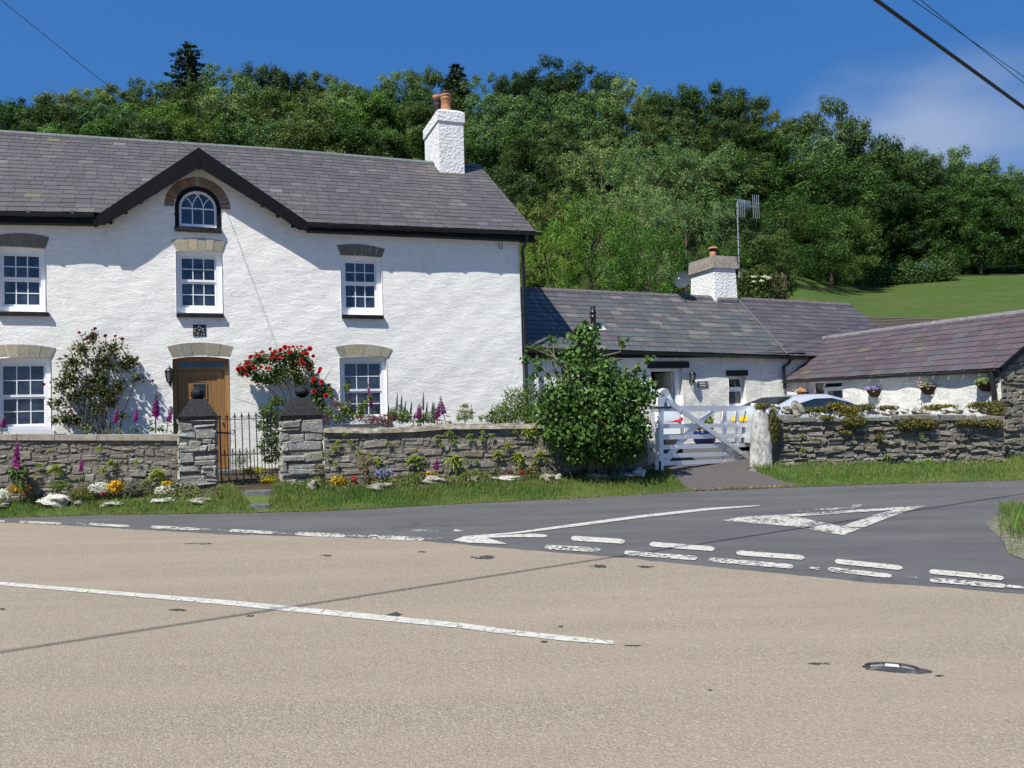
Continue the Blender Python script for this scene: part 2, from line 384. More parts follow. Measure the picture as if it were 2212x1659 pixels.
def drape(name, poly, mat, off, step=.5, parent=None, flat=None):
    bm = bmesh.new(); bm.faces.new([bm.verts.new((p[0], p[1], 0)) for p in poly])
    bmesh.ops.triangulate(bm, faces=bm.faces)
    xs = [p[0] for p in poly]; ys = [p[1] for p in poly]
    for ax, lo, hi in ((0, min(xs), max(xs)), (1, min(ys), max(ys))):
        v = lo+step
        while v < hi and step > 0:
            no = [0, 0, 0]; no[ax] = 1; co = [0, 0, 0]; co[ax] = v
            bmesh.ops.bisect_plane(bm, geom=bm.verts[:]+bm.edges[:]+bm.faces[:], plane_co=co, plane_no=no); v += step
    for v in bm.verts: v.co.z = (flat if flat is not None else gzz(v.co.x, v.co.y))+off
    bmesh.ops.recalc_face_normals(bm, faces=bm.faces)
    if sum(f.normal.z for f in bm.faces) < 0: bmesh.ops.reverse_faces(bm, faces=bm.faces)
    me = bpy.data.meshes.new(name); bm.to_mesh(me); bm.free(); me.materials.append(mat)
    return put(name, me, parent)

# side road: dark surface dressing
M_ = Mat('dark_asphalt', .8, spec=.3); p_ = M_.pos(); f1 = M_.noise(p_, 110, 3, .7); f2 = M_.noise(M_.mapv(p_, (.35, 1.6, 1), (0, 0, .12)), 1.1, 6, .65, .4); f3 = M_.vor(p_, 75)
c_ = M_.mix(M_.mr(f2, .3, .7), (.1, .099, .1), (.172, .169, .166)); c_ = M_.mix(M_.mr(f1, .35, .75), M_.mix(.5, c_, (.045, .045, .047)), c_); c_ = M_.mix(M_.mr(f1, .66, .74), c_, (.28, .28, .28))
f4 = M_.noise(M_.mapv(p_, (1, 1, 1)), .9, 6, .7, 1.2); c_ = M_.mix(M_.mr(f4, .6, .68, 0, .6), c_, (.062, .062, .066))
ASPHALT = M_.done(c_, M_.bump(M_.math('ADD', f1, f3), .008))
rn = random.Random(3)
def jag(pts, step, amp):
    out = []
    for a, b in zip(pts, pts[1:]):
        n = max(1, int((Vector(b)-Vector(a)).length/step))
        for k in range(n):
            t = k/n; out.append((a[0]+(b[0]-a[0])*t+rn.uniform(-amp, amp)*.5, a[1]+(b[1]-a[1])*t+rn.uniform(-amp, amp)))
    return out+[tuple(pts[-1])]
BND_PX = [(0, 1129), (150, 1136), (300, 1145), (500, 1156), (700, 1160), (900, 1168), (1020, 1179), (1150, 1190), (1350, 1206), (1500, 1222), (1700, 1241), (1900, 1262), (2050, 1271), (2212, 1286)]
BND = [tuple(atz(x, y, 0).xy) for x, y in BND_PX]
BND = [(-60, BND[0][1]-.4), (-20, BND[0][1]-.2)] + BND + [(12, 1.4), (60, -26)]
edge_in = [p for p in EDGE if -60 < p.x < 60]
upper = jag([(-60, EDGE[0].y)]+[tuple(p) for p in EDGE[1:-1]]+[(60, EDGE[-1].y)], .22, .035)
side_road = tag(drape('side_road', [(x, y+.03) for x, y in upper]+[(60, -34), (10, -34), (-60, 4)], ASPHALT, 0, 0, flat=.0), kind='structure')
# main road: pale buff chippings
M_ = Mat('buff_chippings', .9, spec=.2); p_ = M_.pos()
f1 = M_.noise(p_, 62, 2, .75); f2 = M_.noise(p_, .55, 5, .6); v1 = M_.vor(p_, 95, out='Color'); vd = M_.vor(p_, 95); f3 = M_.noise(M_.mapv(p_, (.16, 1.3, 1), (0, 0, -.36)), 1.0, 5, .6)
sv = M_.n('SeparateColor', {0: v1}, out='Red'); sg = M_.n('SeparateColor', {0: v1}, out='Green')
c_ = M_.mix(sv, (.203, .17, .128), (.28, .237, .181)); c_ = M_.mix(M_.mr(sg, .84, .86), c_, (.36, .31, .24)); c_ = M_.mix(M_.mr(sg, .1, .08), c_, (.15, .125, .1))
c_ = M_.mix(M_.mr(f1, .35, .7, 0, .5), c_, (.27, .227, .171)); c_ = M_.mix(M_.mr(f2, .3, .75, 0, .55), c_, (.245, .205, .155)); c_ = M_.mix(M_.mr(f3, .45, .72, 0, .6), c_, (.315, .265, .2))
w_ = M_.noise(p_, 1.5, 7, .75, .8); c_ = M_.mix(M_.mr(w_, .685, .7, 0, .7), c_, (.075, .073, .075))
CHIPS = M_.done(c_, M_.bump(M_.math('ADD', M_.math('MULTIPLY', vd, -.8), f1), .0045))
main_road = tag(drape('main_road', jag(BND, .1, .022)+[(60, -40), (-60, -40)], CHIPS, .004, 0, flat=0.), kind='structure')

def m_paint(name, wear, scale, tint=(.56, .54, .48)):
    M = Mat(name, .7, spec=.25); p = M.pos(); f = M.noise(p, scale, 6, .72); g = M.noise(p, 3, 4); k = M.math('ADD', M.math('MULTIPLY', f, .68), M.math('MULTIPLY', g, .32))
    v = M.n('TexVoronoi', {'Vector': p, 'Scale': 9}, out='Distance', feature='DISTANCE_TO_EDGE')
    a = M.math('MULTIPLY', M.mr(k, wear, wear+.03), M.mr(v, .008, .02))
    c = M.mix(M.mr(f, .4, .65), tuple(x*.78 for x in tint), tint)
    M.done(c, M.bump(f, .004))
    M.set(M.b.inputs['Alpha'], a); return M.m
PAINT = m_paint('road_paint', .385, 16); PAINT_W = m_paint('worn_road_paint', .46, 20); PAINT_VW = m_paint('badly_worn_road_paint', .52, 22)
def mark(name, px, mat, parent, z=.009):
    mb = MB(); pts = [atz(x, y, z) for x, y in px]; mb.face(pts)
    o = mb.build(name, mat, parent)
    bm = bmesh.new(); bm.from_mesh(o.data); bmesh.ops.triangulate(bm, faces=bm.faces)
    bmesh.ops.recalc_face_normals(bm, faces=bm.faces)
    if sum(f.normal.z for f in bm.faces) < 0: bmesh.ops.reverse_faces(bm, faces=bm.faces)
    bm.to_mesh(o.data); bm.free(); return o
def dash(name, a, b, h, mat, parent, rnd=True):
    """a, b: pixel ends on the centre line, h: half height in pixels"""
    (x0, y0), (x1, y1) = a, b; k = 6 if rnd else 0
    p = [(x0+k, y0-h), (x1-k*1.6, y1-h)] + ([(x1, y1-h*.4), (x1, y1+h*.4)] if rnd else []) + [(x1-k, y1+h), (x0+k, y0+h)]
    if rnd: p += [(x0, y0+h*.4), (x0, y0-h*.4)]
    return mark(name, p, mat, parent)
Z12 = lambda x, y: (1106+x*.5, 1023+y*.5); Z11 = lambda x, y: (x*.5, 1050.7+y*.5)
for a, b in (((255, 279), (487, 292)), ((595, 305), (876, 324)), ((970, 342), (1263, 362)), ((1395, 379), (1686, 406)), ((1803, 423), (2124, 450))):
    dash('give_way_dash', Z12(*a), Z12(*b), 5.2, PAINT, side_road)
for a, b in (((142, 317), (382, 329)), ((484, 342), (800, 364)), ((850, 372), (1216, 400)), ((1365, 413), (1640, 441)), ((1805, 459), (2132, 484))):
    dash('give_way_dash', Z12(*a), Z12(*b), 5, PAINT_W, side_road)
dash('give_way_dash', Z12(1284, 406), Z12(1335, 409), 3, PAINT_VW, side_road); dash('give_way_dash', Z12(1708, 445), Z12(1752, 449), 2.5, PAINT_VW, side_road); dash('give_way_dash', Z12(2136, 486), Z12(2260, 496), 3, PAINT_W, side_road)
for a, b, h in (((-30, 149), (22, 150), 2.3), ((82, 153), (266, 160), 2.4), ((384, 162), (560, 172), 2.8), ((652, 175), (865, 184), 3.2), ((990, 191), (1180, 199), 3.3), ((1273, 204), (1492, 212), 4), ((1592, 217), (1832, 227), 4.4)):
    dash('edge_dash', Z11(*a), Z11(*b), h, PAINT_W, side_road)
for a, b, h in (((325, 160), (375, 163), 1.6), ((870, 184), (980, 190), 2), ((1180, 198), (1270, 204), 1.8), ((1495, 211), (1590, 217), 3), ((1832, 226), (1915, 226), 2.5), ((1785, 190), (1900, 192), 1.6), ((1960, 190), (2006, 192), 2.4)):
    dash('edge_dash', Z11(*a), Z11(*b), h, PAINT_VW, side_road)
up = [(978, 1167), (1003, 1158), (1106, 1150), (1250, 1130), (1390, 1112), (1530, 1097), (1642, 1091)]
lo = [(1642, 1092.5), (1530, 1102), (1390, 1117.5), (1250, 1136), (1120, 1152), (1060, 1157), (1150, 1152.5), (1178, 1154.5), (1183, 1158), (1175, 1160.5), (1110, 1160), (1050, 1161.5), (1085, 1171), (1095, 1175), (1010, 1172)]
mark('centre_line', up+lo, PAINT, side_road)
tri = [Z12(*p) for p in ((905, 203), (985, 188), (1220, 174), (1500, 155), (1786, 138), (1640, 185), (1432, 266), (1215, 228))]
hole = [Z12(*p) for p in ((1222, 185), (1424, 227), (1560, 180), (1650, 156))]
mark('give_way_triangle', [tri[0], tri[1], tri[2], hole[0], hole[1], tri[6], tri[7]], PAINT_W, side_road)
mark('give_way_triangle', [tri[2], tri[3], tri[4], hole[3], hole[0]], PAINT_W, side_road, .0092)
mark('give_way_triangle', [tri[4], tri[5], tri[6], hole[1], hole[2], hole[3]], PAINT_W, side_road, .0094)
mark('give_way_triangle', [Z12(*p) for p in ((1215, 162), (1300, 153), (1470, 143), (1460, 134), (1530, 130), (1490, 150), (1300, 164))], PAINT_VW, side_road)
nearl = [(-60, 1251), (0, 1257), (277, 1277), (550, 1299), (830, 1321), (1106, 1364), (1218, 1377), (1324, 1386)]
nearl = [(-60, 1252), (0, 1256.5), (250, 1277), (500, 1297), (750, 1321), (1000, 1346), (1106, 1360.5), (1220, 1373), (1325, 1384)]
farl = [(1326, 1391.5), (1220, 1384), (1106, 1371.5), (1000, 1357), (750, 1333), (500, 1307.5), (250, 1285), (0, 1264), (-60, 1260)]
mark('centre_line', nearl+farl, PAINT, main_road)
TAR = m_paint('bare_tar', .45, 13, (.06, .059, .06))
for i, (x, y, w, h) in enumerate([(853, 1327, 20, 6), (385, 1317, 26, 4), (540, 1330, 12, 2.5), (1045, 1204, 40, 5), (705, 1200, 20, 3), (1290, 1223, 26, 5), (1395, 1224, 24, 3), (1212, 1353, 8, 3), (1175, 1386, 14, 2.5), (1368, 1394, 30, 2), (1770, 1433, 34, 3.2), (2030, 1459, 14, 3), (1534, 1490, 8, 2.2), (935, 1405, 6, 2), (5, 1315, 10, 2.5), (430, 1174, 36, 2), (910, 1192, 14, 2.5)]):
    rk = random.Random(i); n = 18
    mark('tar_patch', [(x+w*math.cos(t)*(rk.uniform(.35, 1)), y+h*math.sin(t)*rk.uniform(.35, 1)) for t in (6.283*k/n for k in range(n))], TAR, main_road, .0075)

# driveway through the white gate
DRIVE = m_plain('driveway_tarmac', (.088, .08, .078), .9, .2, 55, .3, .006)
dl = [atz(1497, 1061, 0), atz(1415, 1018, .28), Vector((2.3, 21, 0)), Vector((9.5, 24, 0)), Vector((9.4, 16.2, 0)), Vector((5.4, 16.2, 0)), atz(1612, 1014, .28), atz(1650, 1030, .15), atz(1738, 1052, 0)]
tag(drape('driveway', [tuple(p.xy) for p in dl], DRIVE, .018, .25), kind='structure')
# rough corner of verge on the far right, between the two roads
cor = [atz(x, y, 0).xy for x, y in ((2128, 1128), (2160, 1112), (2212, 1094), (2300, 1070))]+[Vector((20, 12)), Vector((20, 5)), Vector((6.2, 6.6))]+[atz(x, y, 0).xy for x, y in ((2250, 1225), (2205, 1207), (2178, 1196), (2168, 1170), (2140, 1145))]
M_ = Mat('gritty_verge', .95, spec=.1); p_ = M_.pos(); f_ = M_.noise(p_, 7, 6, .75); v_ = M_.n('SeparateColor', {0: M_.vor(p_, 60, out='Color')}, out='Red')
GRIT = M_.done(M_.mix(M_.mr(f_, .48, .62), M_.mix(v_, (.1, .085, .07), (.26, .23, .2)), (.1, .13, .035)), M_.bump(v_, .012))
cm = MB(); cc = Vector((sum(p.x for p in cor)/len(cor), sum(p.y for p in cor)/len(cor)))
ins = [p+(cc-p).normalized()*.45 for p in cor]
for i in range(len(cor)):
    j = (i+1) % len(cor); cm.face([(*cor[i], .006), (*cor[j], .006), (*ins[j], .05), (*ins[i], .05)]); cm.face([(*ins[i], .05), (*ins[j], .05), (*cc, .09)])
tag(cm.build('verge_corner', GRIT), kind='structure')
# ------------------------------------------------------------------ frames: u along a wall, z up, off = out of the wall
Z3 = Vector((0, 0, 1))
class Frame:
    def __init__(s, O, U, Nn): s.O = Vector((O.x, O.y, 0)); s.U = Vector(U).normalized(); s.N = Vector(Nn).normalized()
    def p(s, u, z, off=0): return s.O+s.U*u+s.N*off+Z3*z
    def q(s, px, py, off=0):
        w = onplane(px, py, s.O+s.N*off, s.N); return ((w-s.O).dot(s.U), w.z)
    def solve_off(s, px, py, u, a=-9., b=2.):
        f = lambda o: s.q(px, py, o)[0]-u
        fa = f(a)
        for _ in range(60):
            m = (a+b)/2
            if (f(m) > 0) == (fa > 0): a = m
            else: b = m
        return (a+b)/2
    def bx(s, mb, u0, u1, z0, z1, o0, o1):
        P = s.p; mb.hexa([P(u0, z0, o1), P(u1, z0, o1), P(u1, z0, o0), P(u0, z0, o0), P(u0, z1, o1), P(u1, z1, o1), P(u1, z1, o0), P(u0, z1, o0)])
ANG = R_(20)
U20 = Vector((math.cos(ANG), math.sin(ANG), 0)); N20 = Vector((math.sin(ANG), -math.cos(ANG), 0))
HF = Frame(aty(430, 880, 16.4), U20, N20)
def lerp_fn(pts):
    xs = [p[0] for p in pts]; ys = [p[1] for p in pts]
    def f(u):
        if u <= xs[0]: return ys[0]+(u-xs[0])*(ys[1]-ys[0])/(xs[1]-xs[0])
        if u >= xs[-1]: return ys[-1]+(u-xs[-1])*(ys[-1]-ys[-2])/(xs[-1]-xs[-2])
        return float(np.interp(u, xs, ys))
    return f
def clip_poly(poly, f):
    out = []
    for i in range(len(poly)):
        a, b = poly[i], poly[(i+1) % len(poly)]; fa, fb = f(*a), f(*b)
        if fa >= 0: out.append(a)
        if (fa >= 0) != (fb >= 0):
            t = fa/(fa-fb); out.append((a[0]+(b[0]-a[0])*t, a[1]+(b[1]-a[1])*t))
    return out
def slates(mb, P, nrm, u0, u1, rows, w, colf, clips=(), lift=.01, seed=1):
    """P(u,t) -> point of the roof plane, t from eave 0 to ridge 1; every slate is a face of its own"""
    rn = random.Random(seed); nrm = Vector(nrm)
    for r in range(rows):
        t0, t1 = r/rows, min(1, (r+1.12)/rows); u = u0-rn.uniform(0, w) if r % 2 else u0-w*.5-rn.uniform(0, .1)*w
        while u < u1:
            ww = w*rn.uniform(.86, 1.14); a, b = max(u, u0), min(u+ww-.006, u1); u += ww
            if b-a < .02: continue
            tj = t0+rn.uniform(-.02, .02)/rows*2
            poly = [(a, tj), (b, tj+rn.uniform(-.02, .02)/rows), (b, t1), (a, t1)]
            for c in clips:
                poly = clip_poly(poly, c)
                if len(poly) < 3: break
            if len(poly) < 3: continue
            l = lift*rn.uniform(.8, 1.25); mb.col = colf((a+b)/2, (t0+t1)/2, rn)
            top = [P(x, t)+nrm*(l*(1-(t-t0)/(t1-t0))+.002) for x, t in poly]
            mb.face(top)
            if abs(poly[0][1]-tj) < 1e-6 and abs(poly[1][1]-tj) < .1/rows:
                k = mb.col; mb.col = tuple(x*.3 for x in k); mb.face([top[0]-nrm*(l+.012), top[1]-nrm*(l+.012), top[1], top[0]]); mb.col = k  # dark slate edge, also painted darker as the shade line of each course
def wall_mesh(name, F, outer, holes, mat, parent, depth=.2, step=.14, amp=.005, seed=0):
    """a wall with real openings: outline and holes in (u,z); reveals run back by depth; the face is gently uneven"""
    bm = bmesh.new()
    def loop(pts):
        vs = [bm.verts.new((u, 0, z)) for u, z in pts]; return vs, [bm.edges.new((vs[i], vs[(i+1) % len(vs)])) for i in range(len(vs))]
    E = []; HV = []
    _, e = loop(outer); E += e
    for h in holes:
        v, e = loop(h); E += e; HV.append([x.co.copy() for x in v])
    bmesh.ops.triangle_fill(bm, use_beauty=True, use_dissolve=False, edges=E, normal=(0, -1, 0))
    us = [p[0] for p in outer]; zs = [p[1] for p in outer]
    for ax, lo, hi in ((0, min(us), max(us)), (2, min(zs), max(zs))):
        v = lo+step
        while v < hi:
            no = [0, 0, 0]; no[ax] = 1; co = [0, 0, 0]; co[ax] = v
            bmesh.ops.bisect_plane(bm, geom=bm.verts[:]+bm.edges[:]+bm.faces[:], plane_co=co, plane_no=no); v += step
    for v in bm.verts:
        u, z = v.co.x, v.co.z
        d = amp*(math.sin(u*3.1+z*1.7+seed)+math.sin(u*1.3-z*4.1)*.8+math.sin(u*7.7+1.3)*math.sin(z*9.1+seed)*.9)
        v.co.y = d
    for h in HV:
        n = len(h)
        # sample the reveal along the hole outline so that it stays joined to the uneven face
        for i in range(n):
            a, b = h[i], h[(i+1) % n]
            def dd(p): return amp*(math.sin(p.x*3.1+p.z*1.7+seed)+math.sin(p.x*1.3-p.z*4.1)*.8+math.sin(p.x*7.7+1.3)*math.sin(p.z*9.1+seed)*.9)
            k = max(1, int((b-a).length/.1))
            for j in range(k):
                p = a.lerp(b, j/k); q = a.lerp(b, (j+1)/k)
                bm.faces.new([bm.verts.new((p.x, dd(p)+.012, p.z)), bm.verts.new((q.x, dd(q)+.012, q.z)), bm.verts.new((q.x, -depth, q.z)), bm.verts.new((p.x, -depth, p.z))])
    base = ORG[parent.name]
    for v in bm.verts:
        w = F.p(v.co.x, v.co.z, v.co.y); v.co = w-base
    bmesh.ops.recalc_face_normals(bm, faces=bm.faces)
    me = bpy.data.meshes.new(name); bm.to_mesh(me); bm.free(); me.materials.append(mat)
    return put(name, me, parent)
def arch_top(u0, u1, z1, rise, n=8):
    return [(u0+(u1-u0)*k/n, z1+rise*(1-(2*k/n-1)**2)) for k in range(n+1)]

# ------------------------------------------------------------------ farmhouse
uR = HF.q(1126, 700)[0]; uL = HF.q(0, 700)[0]-2.6
house = empty('farmhouse', HF.p(0, .4), 'two storey whitewashed stone farmhouse with central black gable and purple slate roof', 'house')
OB = .255
zb_pts = [HF.q(x, y, OB) for x, y in ((0, 456), (195, 459), (676, 481), (900, 490), (1157, 500))]
zb = lerp_fn(zb_pts); uE = HF.q(1157, 500, OB)[0]
OT = HF.solve_off(1037, 356, uE)
zt = lerp_fn([HF.q(x, y, OT) for x, y in ((0, 285), (608, 324), (935, 352), (1037, 358))])
print('roof back offset', OT, 'eave', zb(0), 'ridge', zt(0), 'uR', uR, 'uE', uE, 'uL', uL)
ZB0 = .28
ga = HF.q(429, 322, .3); gl = HF.q(201, 474, .3); gr = HF.q(667, 484, .3)
# wall face with openings
def opening(x0, x1, y0, y1, rise=.03, off=0):
    u0, _ = HF.q(x0, (y0+y1)/2); u1, _ = HF.q(x1, (y0+y1)/2); z1 = HF.q((x0+x1)/2, y0)[1]; z0 = HF.q((x0+x1)/2, y1)[1]
    return u0, u1, z0, z1
WIN = [  # opening x0,x1,y0,y1 | sash x0,x1,y0,ymeet,y1 | lintel top-left, top-mid, top-right, bottom-left, bottom-mid, bottom-right | sill | label
    ((-7, 98, 536, 673), (3, 88, 549, 604, 662), ((-17, 510), (48, 504), (107, 513), (-7, 531), (48, 533.5), (98, 536.5)), (-9, 105, 673, 682), 'upper window'),
    ((380, 480, 543, 676), (389, 467, 555, 609, 664), ((369, 518.6), (428, 514.4), (487.5, 522), (379.6, 538), (428, 540), (480, 543)), (381, 483, 677, 685), 'upper window'),
    ((736, 825, 555, 680), (743.5, 812.5, 565, 613, 668), ((727, 530), (779, 528), (832, 538), (735.8, 551), (780, 553), (825, 556)), (739, 829, 680, 688), 'upper window'),
    ((-8, 110, 774, 931), (1, 98, 787, 858, 921), ((-20, 747), (51, 744), (120.5, 752), (-9, 769), (51, 771), (110.5, 774)), None, 'ground floor window'),
    ((734, 836, 772, 908), (742, 825, 782, 845, 900), ((723.6, 749.5), (786, 743.6), (847.6, 754), (733.5, 770), (786, 768.6), (838, 771.6)), None, 'ground floor window')]
holes = []
wins = []
for w in WIN:
    u0, u1, z0, z1 = opening(*w[0]); wins.append((u0, u1, z0, z1))
    holes.append([(u0, z0), (u1, z0)]+arch_top(u0, u1, z1-.01, .03)[::-1])
du0, _ = HF.q(373, 850); du1, _ = HF.q(495, 850); dz1 = HF.q(434, 772)[1]; dz0 = HF.q(470, 1014)[1]
holes.append([(du0, dz0-.02), (du1, dz0-.02)]+arch_top(du0, du1, dz1-.03, .05)[::-1])
# round headed gable window
au0, az0 = HF.q(378, 488); au1, _ = HF.q(476.5, 488); asp = HF.q(427, 449)[1]; ar = (au1-au0)/2; auc = (au0+au1)/2
ARC = [(auc+ar*math.cos(t), asp+ar*math.sin(t)*1.0) for t in (math.pi*k/18 for k in range(19))]
holes.append([(au0, az0), (au1, az0)]+ARC)
wl = lerp_fn([HF.q(x, y) for x, y in ((0, 476), (205, 480))]); wr = lerp_fn([HF.q(x, y) for x, y in ((645, 494), (1118, 515))])
gwl = HF.q(205, 480); gwr = HF.q(645, 496); gwa = HF.q(427, 346)
outer = [(uL, ZB0), (uR, ZB0), (uR, wr(uR)), gwr, gwa, gwl, (uL, wl(uL))]
wall_mesh('wall', HF, outer, holes, WHITEWASH, house, .22)
zw = min(wr(uR), wl(uL))
mb = MB()
Pk = HF.p
hb = 2*OT-OB*-1  # depth of the house behind the facade
hb = 2*OT+.1
for (ua, ub, oa, ob) in ((uR, uR, -.02, hb), (uL, uL, hb, -.02), (uR, uL, hb, hb)):
    mb.face([Pk(ua, ZB0, oa), Pk(ub, ZB0, ob), Pk(ub, zw, ob), Pk(ua, zw, oa)])
for uu, zz in ((uR, zt(uR)-.15), (uL, zt(uL)-.15)): mb.face([Pk(uu, zw, -.02), Pk(uu, zw, hb), Pk(uu, zz, OT)])
mb.build('side_wall', WHITEWASH, house)
# slated roof
def RP(u, t): return HF.p(u, zb(u)*(1-t)+zt(u)*t, OB*(1-t)+OT*t)
rn_ = (U20.cross(RP(0, 1)-RP(0, 0))).normalized()
if rn_.z < 0: rn_ = -rn_
def zroof(u, t): return zb(u)*(1-t)+zt(u)*t
slL = (ga[1]-gl[1])/(ga[0]-gl[0]); slR = (ga[1]-gr[1])/(ga[0]-gr[0])
def col_main(u, t, rn):
    b = rn.uniform(.86, 1.14); r = rn.random()
    c = (.092, .08, .078) if r < .8 else ((.1, .092, .088) if r < .95 else (.115, .105, .096))
    if rn.random() < .012: c = (.135, .13, .125)
    if u < -1.5 and rn.random() < .02: c = (.13, .13, .065)
    return tuple(x*b for x in c)
mb = MB()
slates(mb, RP, rn_, uL-.2, ga[0], 20, .28, col_main, [lambda u, t: zroof(u, t)-(ga[1]+(u-ga[0])*slL)+.05 if u > gl[0]-.3 else 1], seed=5)
slates(mb, RP, rn_, ga[0], uE, 20, .28, col_main, [lambda u, t: zroof(u, t)-(ga[1]+(u-ga[0])*slR)+.05 if u < gr[0]+.3 else 1], seed=6)
mb.col = (.1, .085, .09)
for s_, un in ((0, uL-.2), (1, uE)):    # back slope
    pass
P2 = lambda u, t: HF.p(u, zroof(u, t), 2*OT-(OB*(1-t)+OT*t))
mb.face([P2(uL-.2, 0), P2(uL-.2, 1), P2(uE, 1), P2(uE, 0)])
# gable roof slopes running back into the main roof
tb = (ga[1]-zb(ga[0]))/(zt(ga[0])-zb(ga[0])); bk = HF.p(ga[0], ga[1]+.03, OB*(1-tb)+OT*tb)
for g in (gl, gr): mb.face([HF.p(g[0], g[1]+.03, .31), HF.p(ga[0], ga[1]+.03, .31), bk, HF.p(g[0], g[1]+.03, OB-.02)])
roof = mb.build('roof', SLATE, house)
mb = MB()
u = uL-.2; rn = random.Random(2)
while u < uE-.02:
    v = min(u+.45, uE)
    for sgn in (1, -1):
        a0 = HF.p(u, zt(u)+.05, OT); a1 = HF.p(v-.008, zt(v)+.05, OT); o = .13*sgn
        mb.hexa([HF.p(u, zt(u)-.075, OT+o), HF.p(v-.008, zt(v)-.075, OT+o), HF.p(v-.008, zt(v)-.02, OT), HF.p(u, zt(u)-.02, OT), HF.p(u, zt(u)-.045, OT+o), HF.p(v-.008, zt(v)-.045, OT+o), a1, a0])
    u = v
mb.build('ridge_tiles', RIDGE, roof)
# verge strip on the right end
mb = MB(); mb.bar(RP(uE-.02, 0)-Z3*.06, RP(uE-.02, 1)-Z3*.06, .05, .1); mb.build('verge_board', BLACKPAINT, roof)
# eaves: fascia, soffit and gutters left and right of the gable
for (ua, ub, zf) in ((uL-.2, gl[0]+.02, wl), (gr[0]-.02, uE-.03, wr)):
    mb = MB()
    for k in range(12):
        a, b = ua+(ub-ua)*k/12, ua+(ub-ua)*(k+1)/12
        mb.hexa([HF.p(a, zf(a)-.085, OB-.03), HF.p(b, zf(b)-.085, OB-.03), HF.p(b, zf(b)-.085, -.05), HF.p(a, zf(a)-.085, -.05), HF.p(a, zb(a)-.015, OB-.03), HF.p(b, zb(b)-.015, OB-.03), HF.p(b, zb(b)+.05, -.05), HF.p(a, zb(a)+.05, -.05)])
    mb.build('fascia', BLACKPAINT, house)
    mb = MB(); mb.smooth = True
    n = 24; rows = []
    gb = ub+(.16 if ub > 0 else 0)
    for k in range(n+1):
        a = ua+(gb-ua)*k/n
        rows.append([HF.p(a, zb(a)-.03-.075*math.sin(t), OB+.03-.06*math.cos(t)+.0) for t in (math.pi*j/8 for j in range(9))])
    mb.grid(rows); mb.face(rows[0]); mb.face(rows[-1]); mb.smooth = False
    for k in range(6):
        a = ua+(ub-ua)*(k+.5)/6; mb.tube([HF.p(a-.03, zb(a)-.05, OB+.03), HF.p(a+.03, zb(a)-.05, OB+.03)], .068, 10)
    mb.build('gutter', PLASTIC, house)
# gable bargeboards and soffits
mb = MB()
ztopL = (gl[0], gl[1]); bw = .37
for g in (gl, gr):
    mb.prism([HF.p(g[0], g[1]+.03, .275), HF.p(ga[0], ga[1]+.03, .275), HF.p(ga[0], ga[1]-bw, .275), HF.p(g[0]+(.2 if g is gl else -.2), g[1]-.1, .275), HF.p(g[0], g[1]-.1, .275)], N20*.032)
    mb.hexa([HF.p(g[0], g[1]-.1, .274), HF.p(ga[0], ga[1]-.24, .274), HF.p(ga[0], ga[1]-.24, -.06), HF.p(g[0], g[1]-.1, -.06), HF.p(g[0], g[1]+.01, .274), HF.p(ga[0], ga[1]+.01, .274), HF.p(ga[0], ga[1]+.01, -.06), HF.p(g[0], g[1]+.01, -.06)])
    for k in range(1, 7):   # rafter feet along the verge
        f = k/7; uu = g[0]+(ga[0]-g[0])*f; zz = g[1]+(ga[1]-g[1])*f-.2
        HF.bx(mb, uu-.03, uu+.03, zz-.035, zz+.06, -.02, .1)
HF.bx(mb, ga[0]-.045, ga[0]+.045, ga[1]-.33, ga[1]-.1, .0, .2)
mb.build('bargeboard', BLACKPAINT, house)
# down pipe at the right corner
mb = MB(); zc = zb(uE)
mb.tube([HF.p(uR+.1, zc-.1, OB+.02), HF.p(uR+.1, zc-.2, OB), HF.p(uR+.06, zc-.42, .08), HF.p(uR+.06, .4, .08)], .04, 10)
for z in (1.4, 2.6, 3.8): HF.bx(mb, uR-.0, uR+.13, z, z+.05, .02, .13)
mb.build('downpipe', PLASTIC, house)

def lintel(F, parent, pts, mat=LINTEL, n=6, seed=0, cols=((.3, .275, .22), (.34, .3, .22), (.25, .24, .2)), out=.012):
    q = [F.q(x, y) for x, y in pts]; mb = MB(); rn = random.Random(seed)
    def quad(a, b, c, t):
        m = (b[0]*2-(a[0]+c[0])*.5, b[1]*2-(a[1]+c[1])*.5); k = 1-t
        return (k*k*a[0]+2*k*t*m[0]+t*t*c[0], k*k*a[1]+2*k*t*m[1]+t*t*c[1])
    ts = [0]+sorted((i+rn.uniform(-.2, .2))/n for i in range(1, n))+[1]
    for i in range(n):
        t0, t1 = ts[i]+.006, ts[i+1]-.006; o = out+rn.uniform(-.004, .006); b = rn.uniform(.85, 1.15); mb.col = tuple(x*b for x in rn.choice(cols))
        A, B, C, D = quad(*q[3:6], t0), quad(*q[3:6], t1), quad(*q[0:3], t1), quad(*q[0:3], t0)
        mb.hexa([F.p(*A, o), F.p(*B, o), F.p(*B, -.12), F.p(*A, -.12), F.p(*D, o), F.p(*C, o), F.p(*C, -.12), F.p(*D, -.12)])
    mb.col = (.42, .41, .38)
    A, B, C, D = quad(*q[3:6], 0), quad(*q[3:6], 1), quad(*q[0:3], 1), quad(*q[0:3], 0)
    for i in range(8):
        t0, t1 = i/8, (i+1)/8; A, B, C, D = quad(*q[3:6], t0), quad(*q[3:6], t1), quad(*q[0:3], t1), quad(*q[0:3], t0)
        mb.face([F.p(*A, .004), F.p(*B, .004), F.p(*C, .004), F.p(*D, .004)])
    return mb.build('lintel', mat, parent)
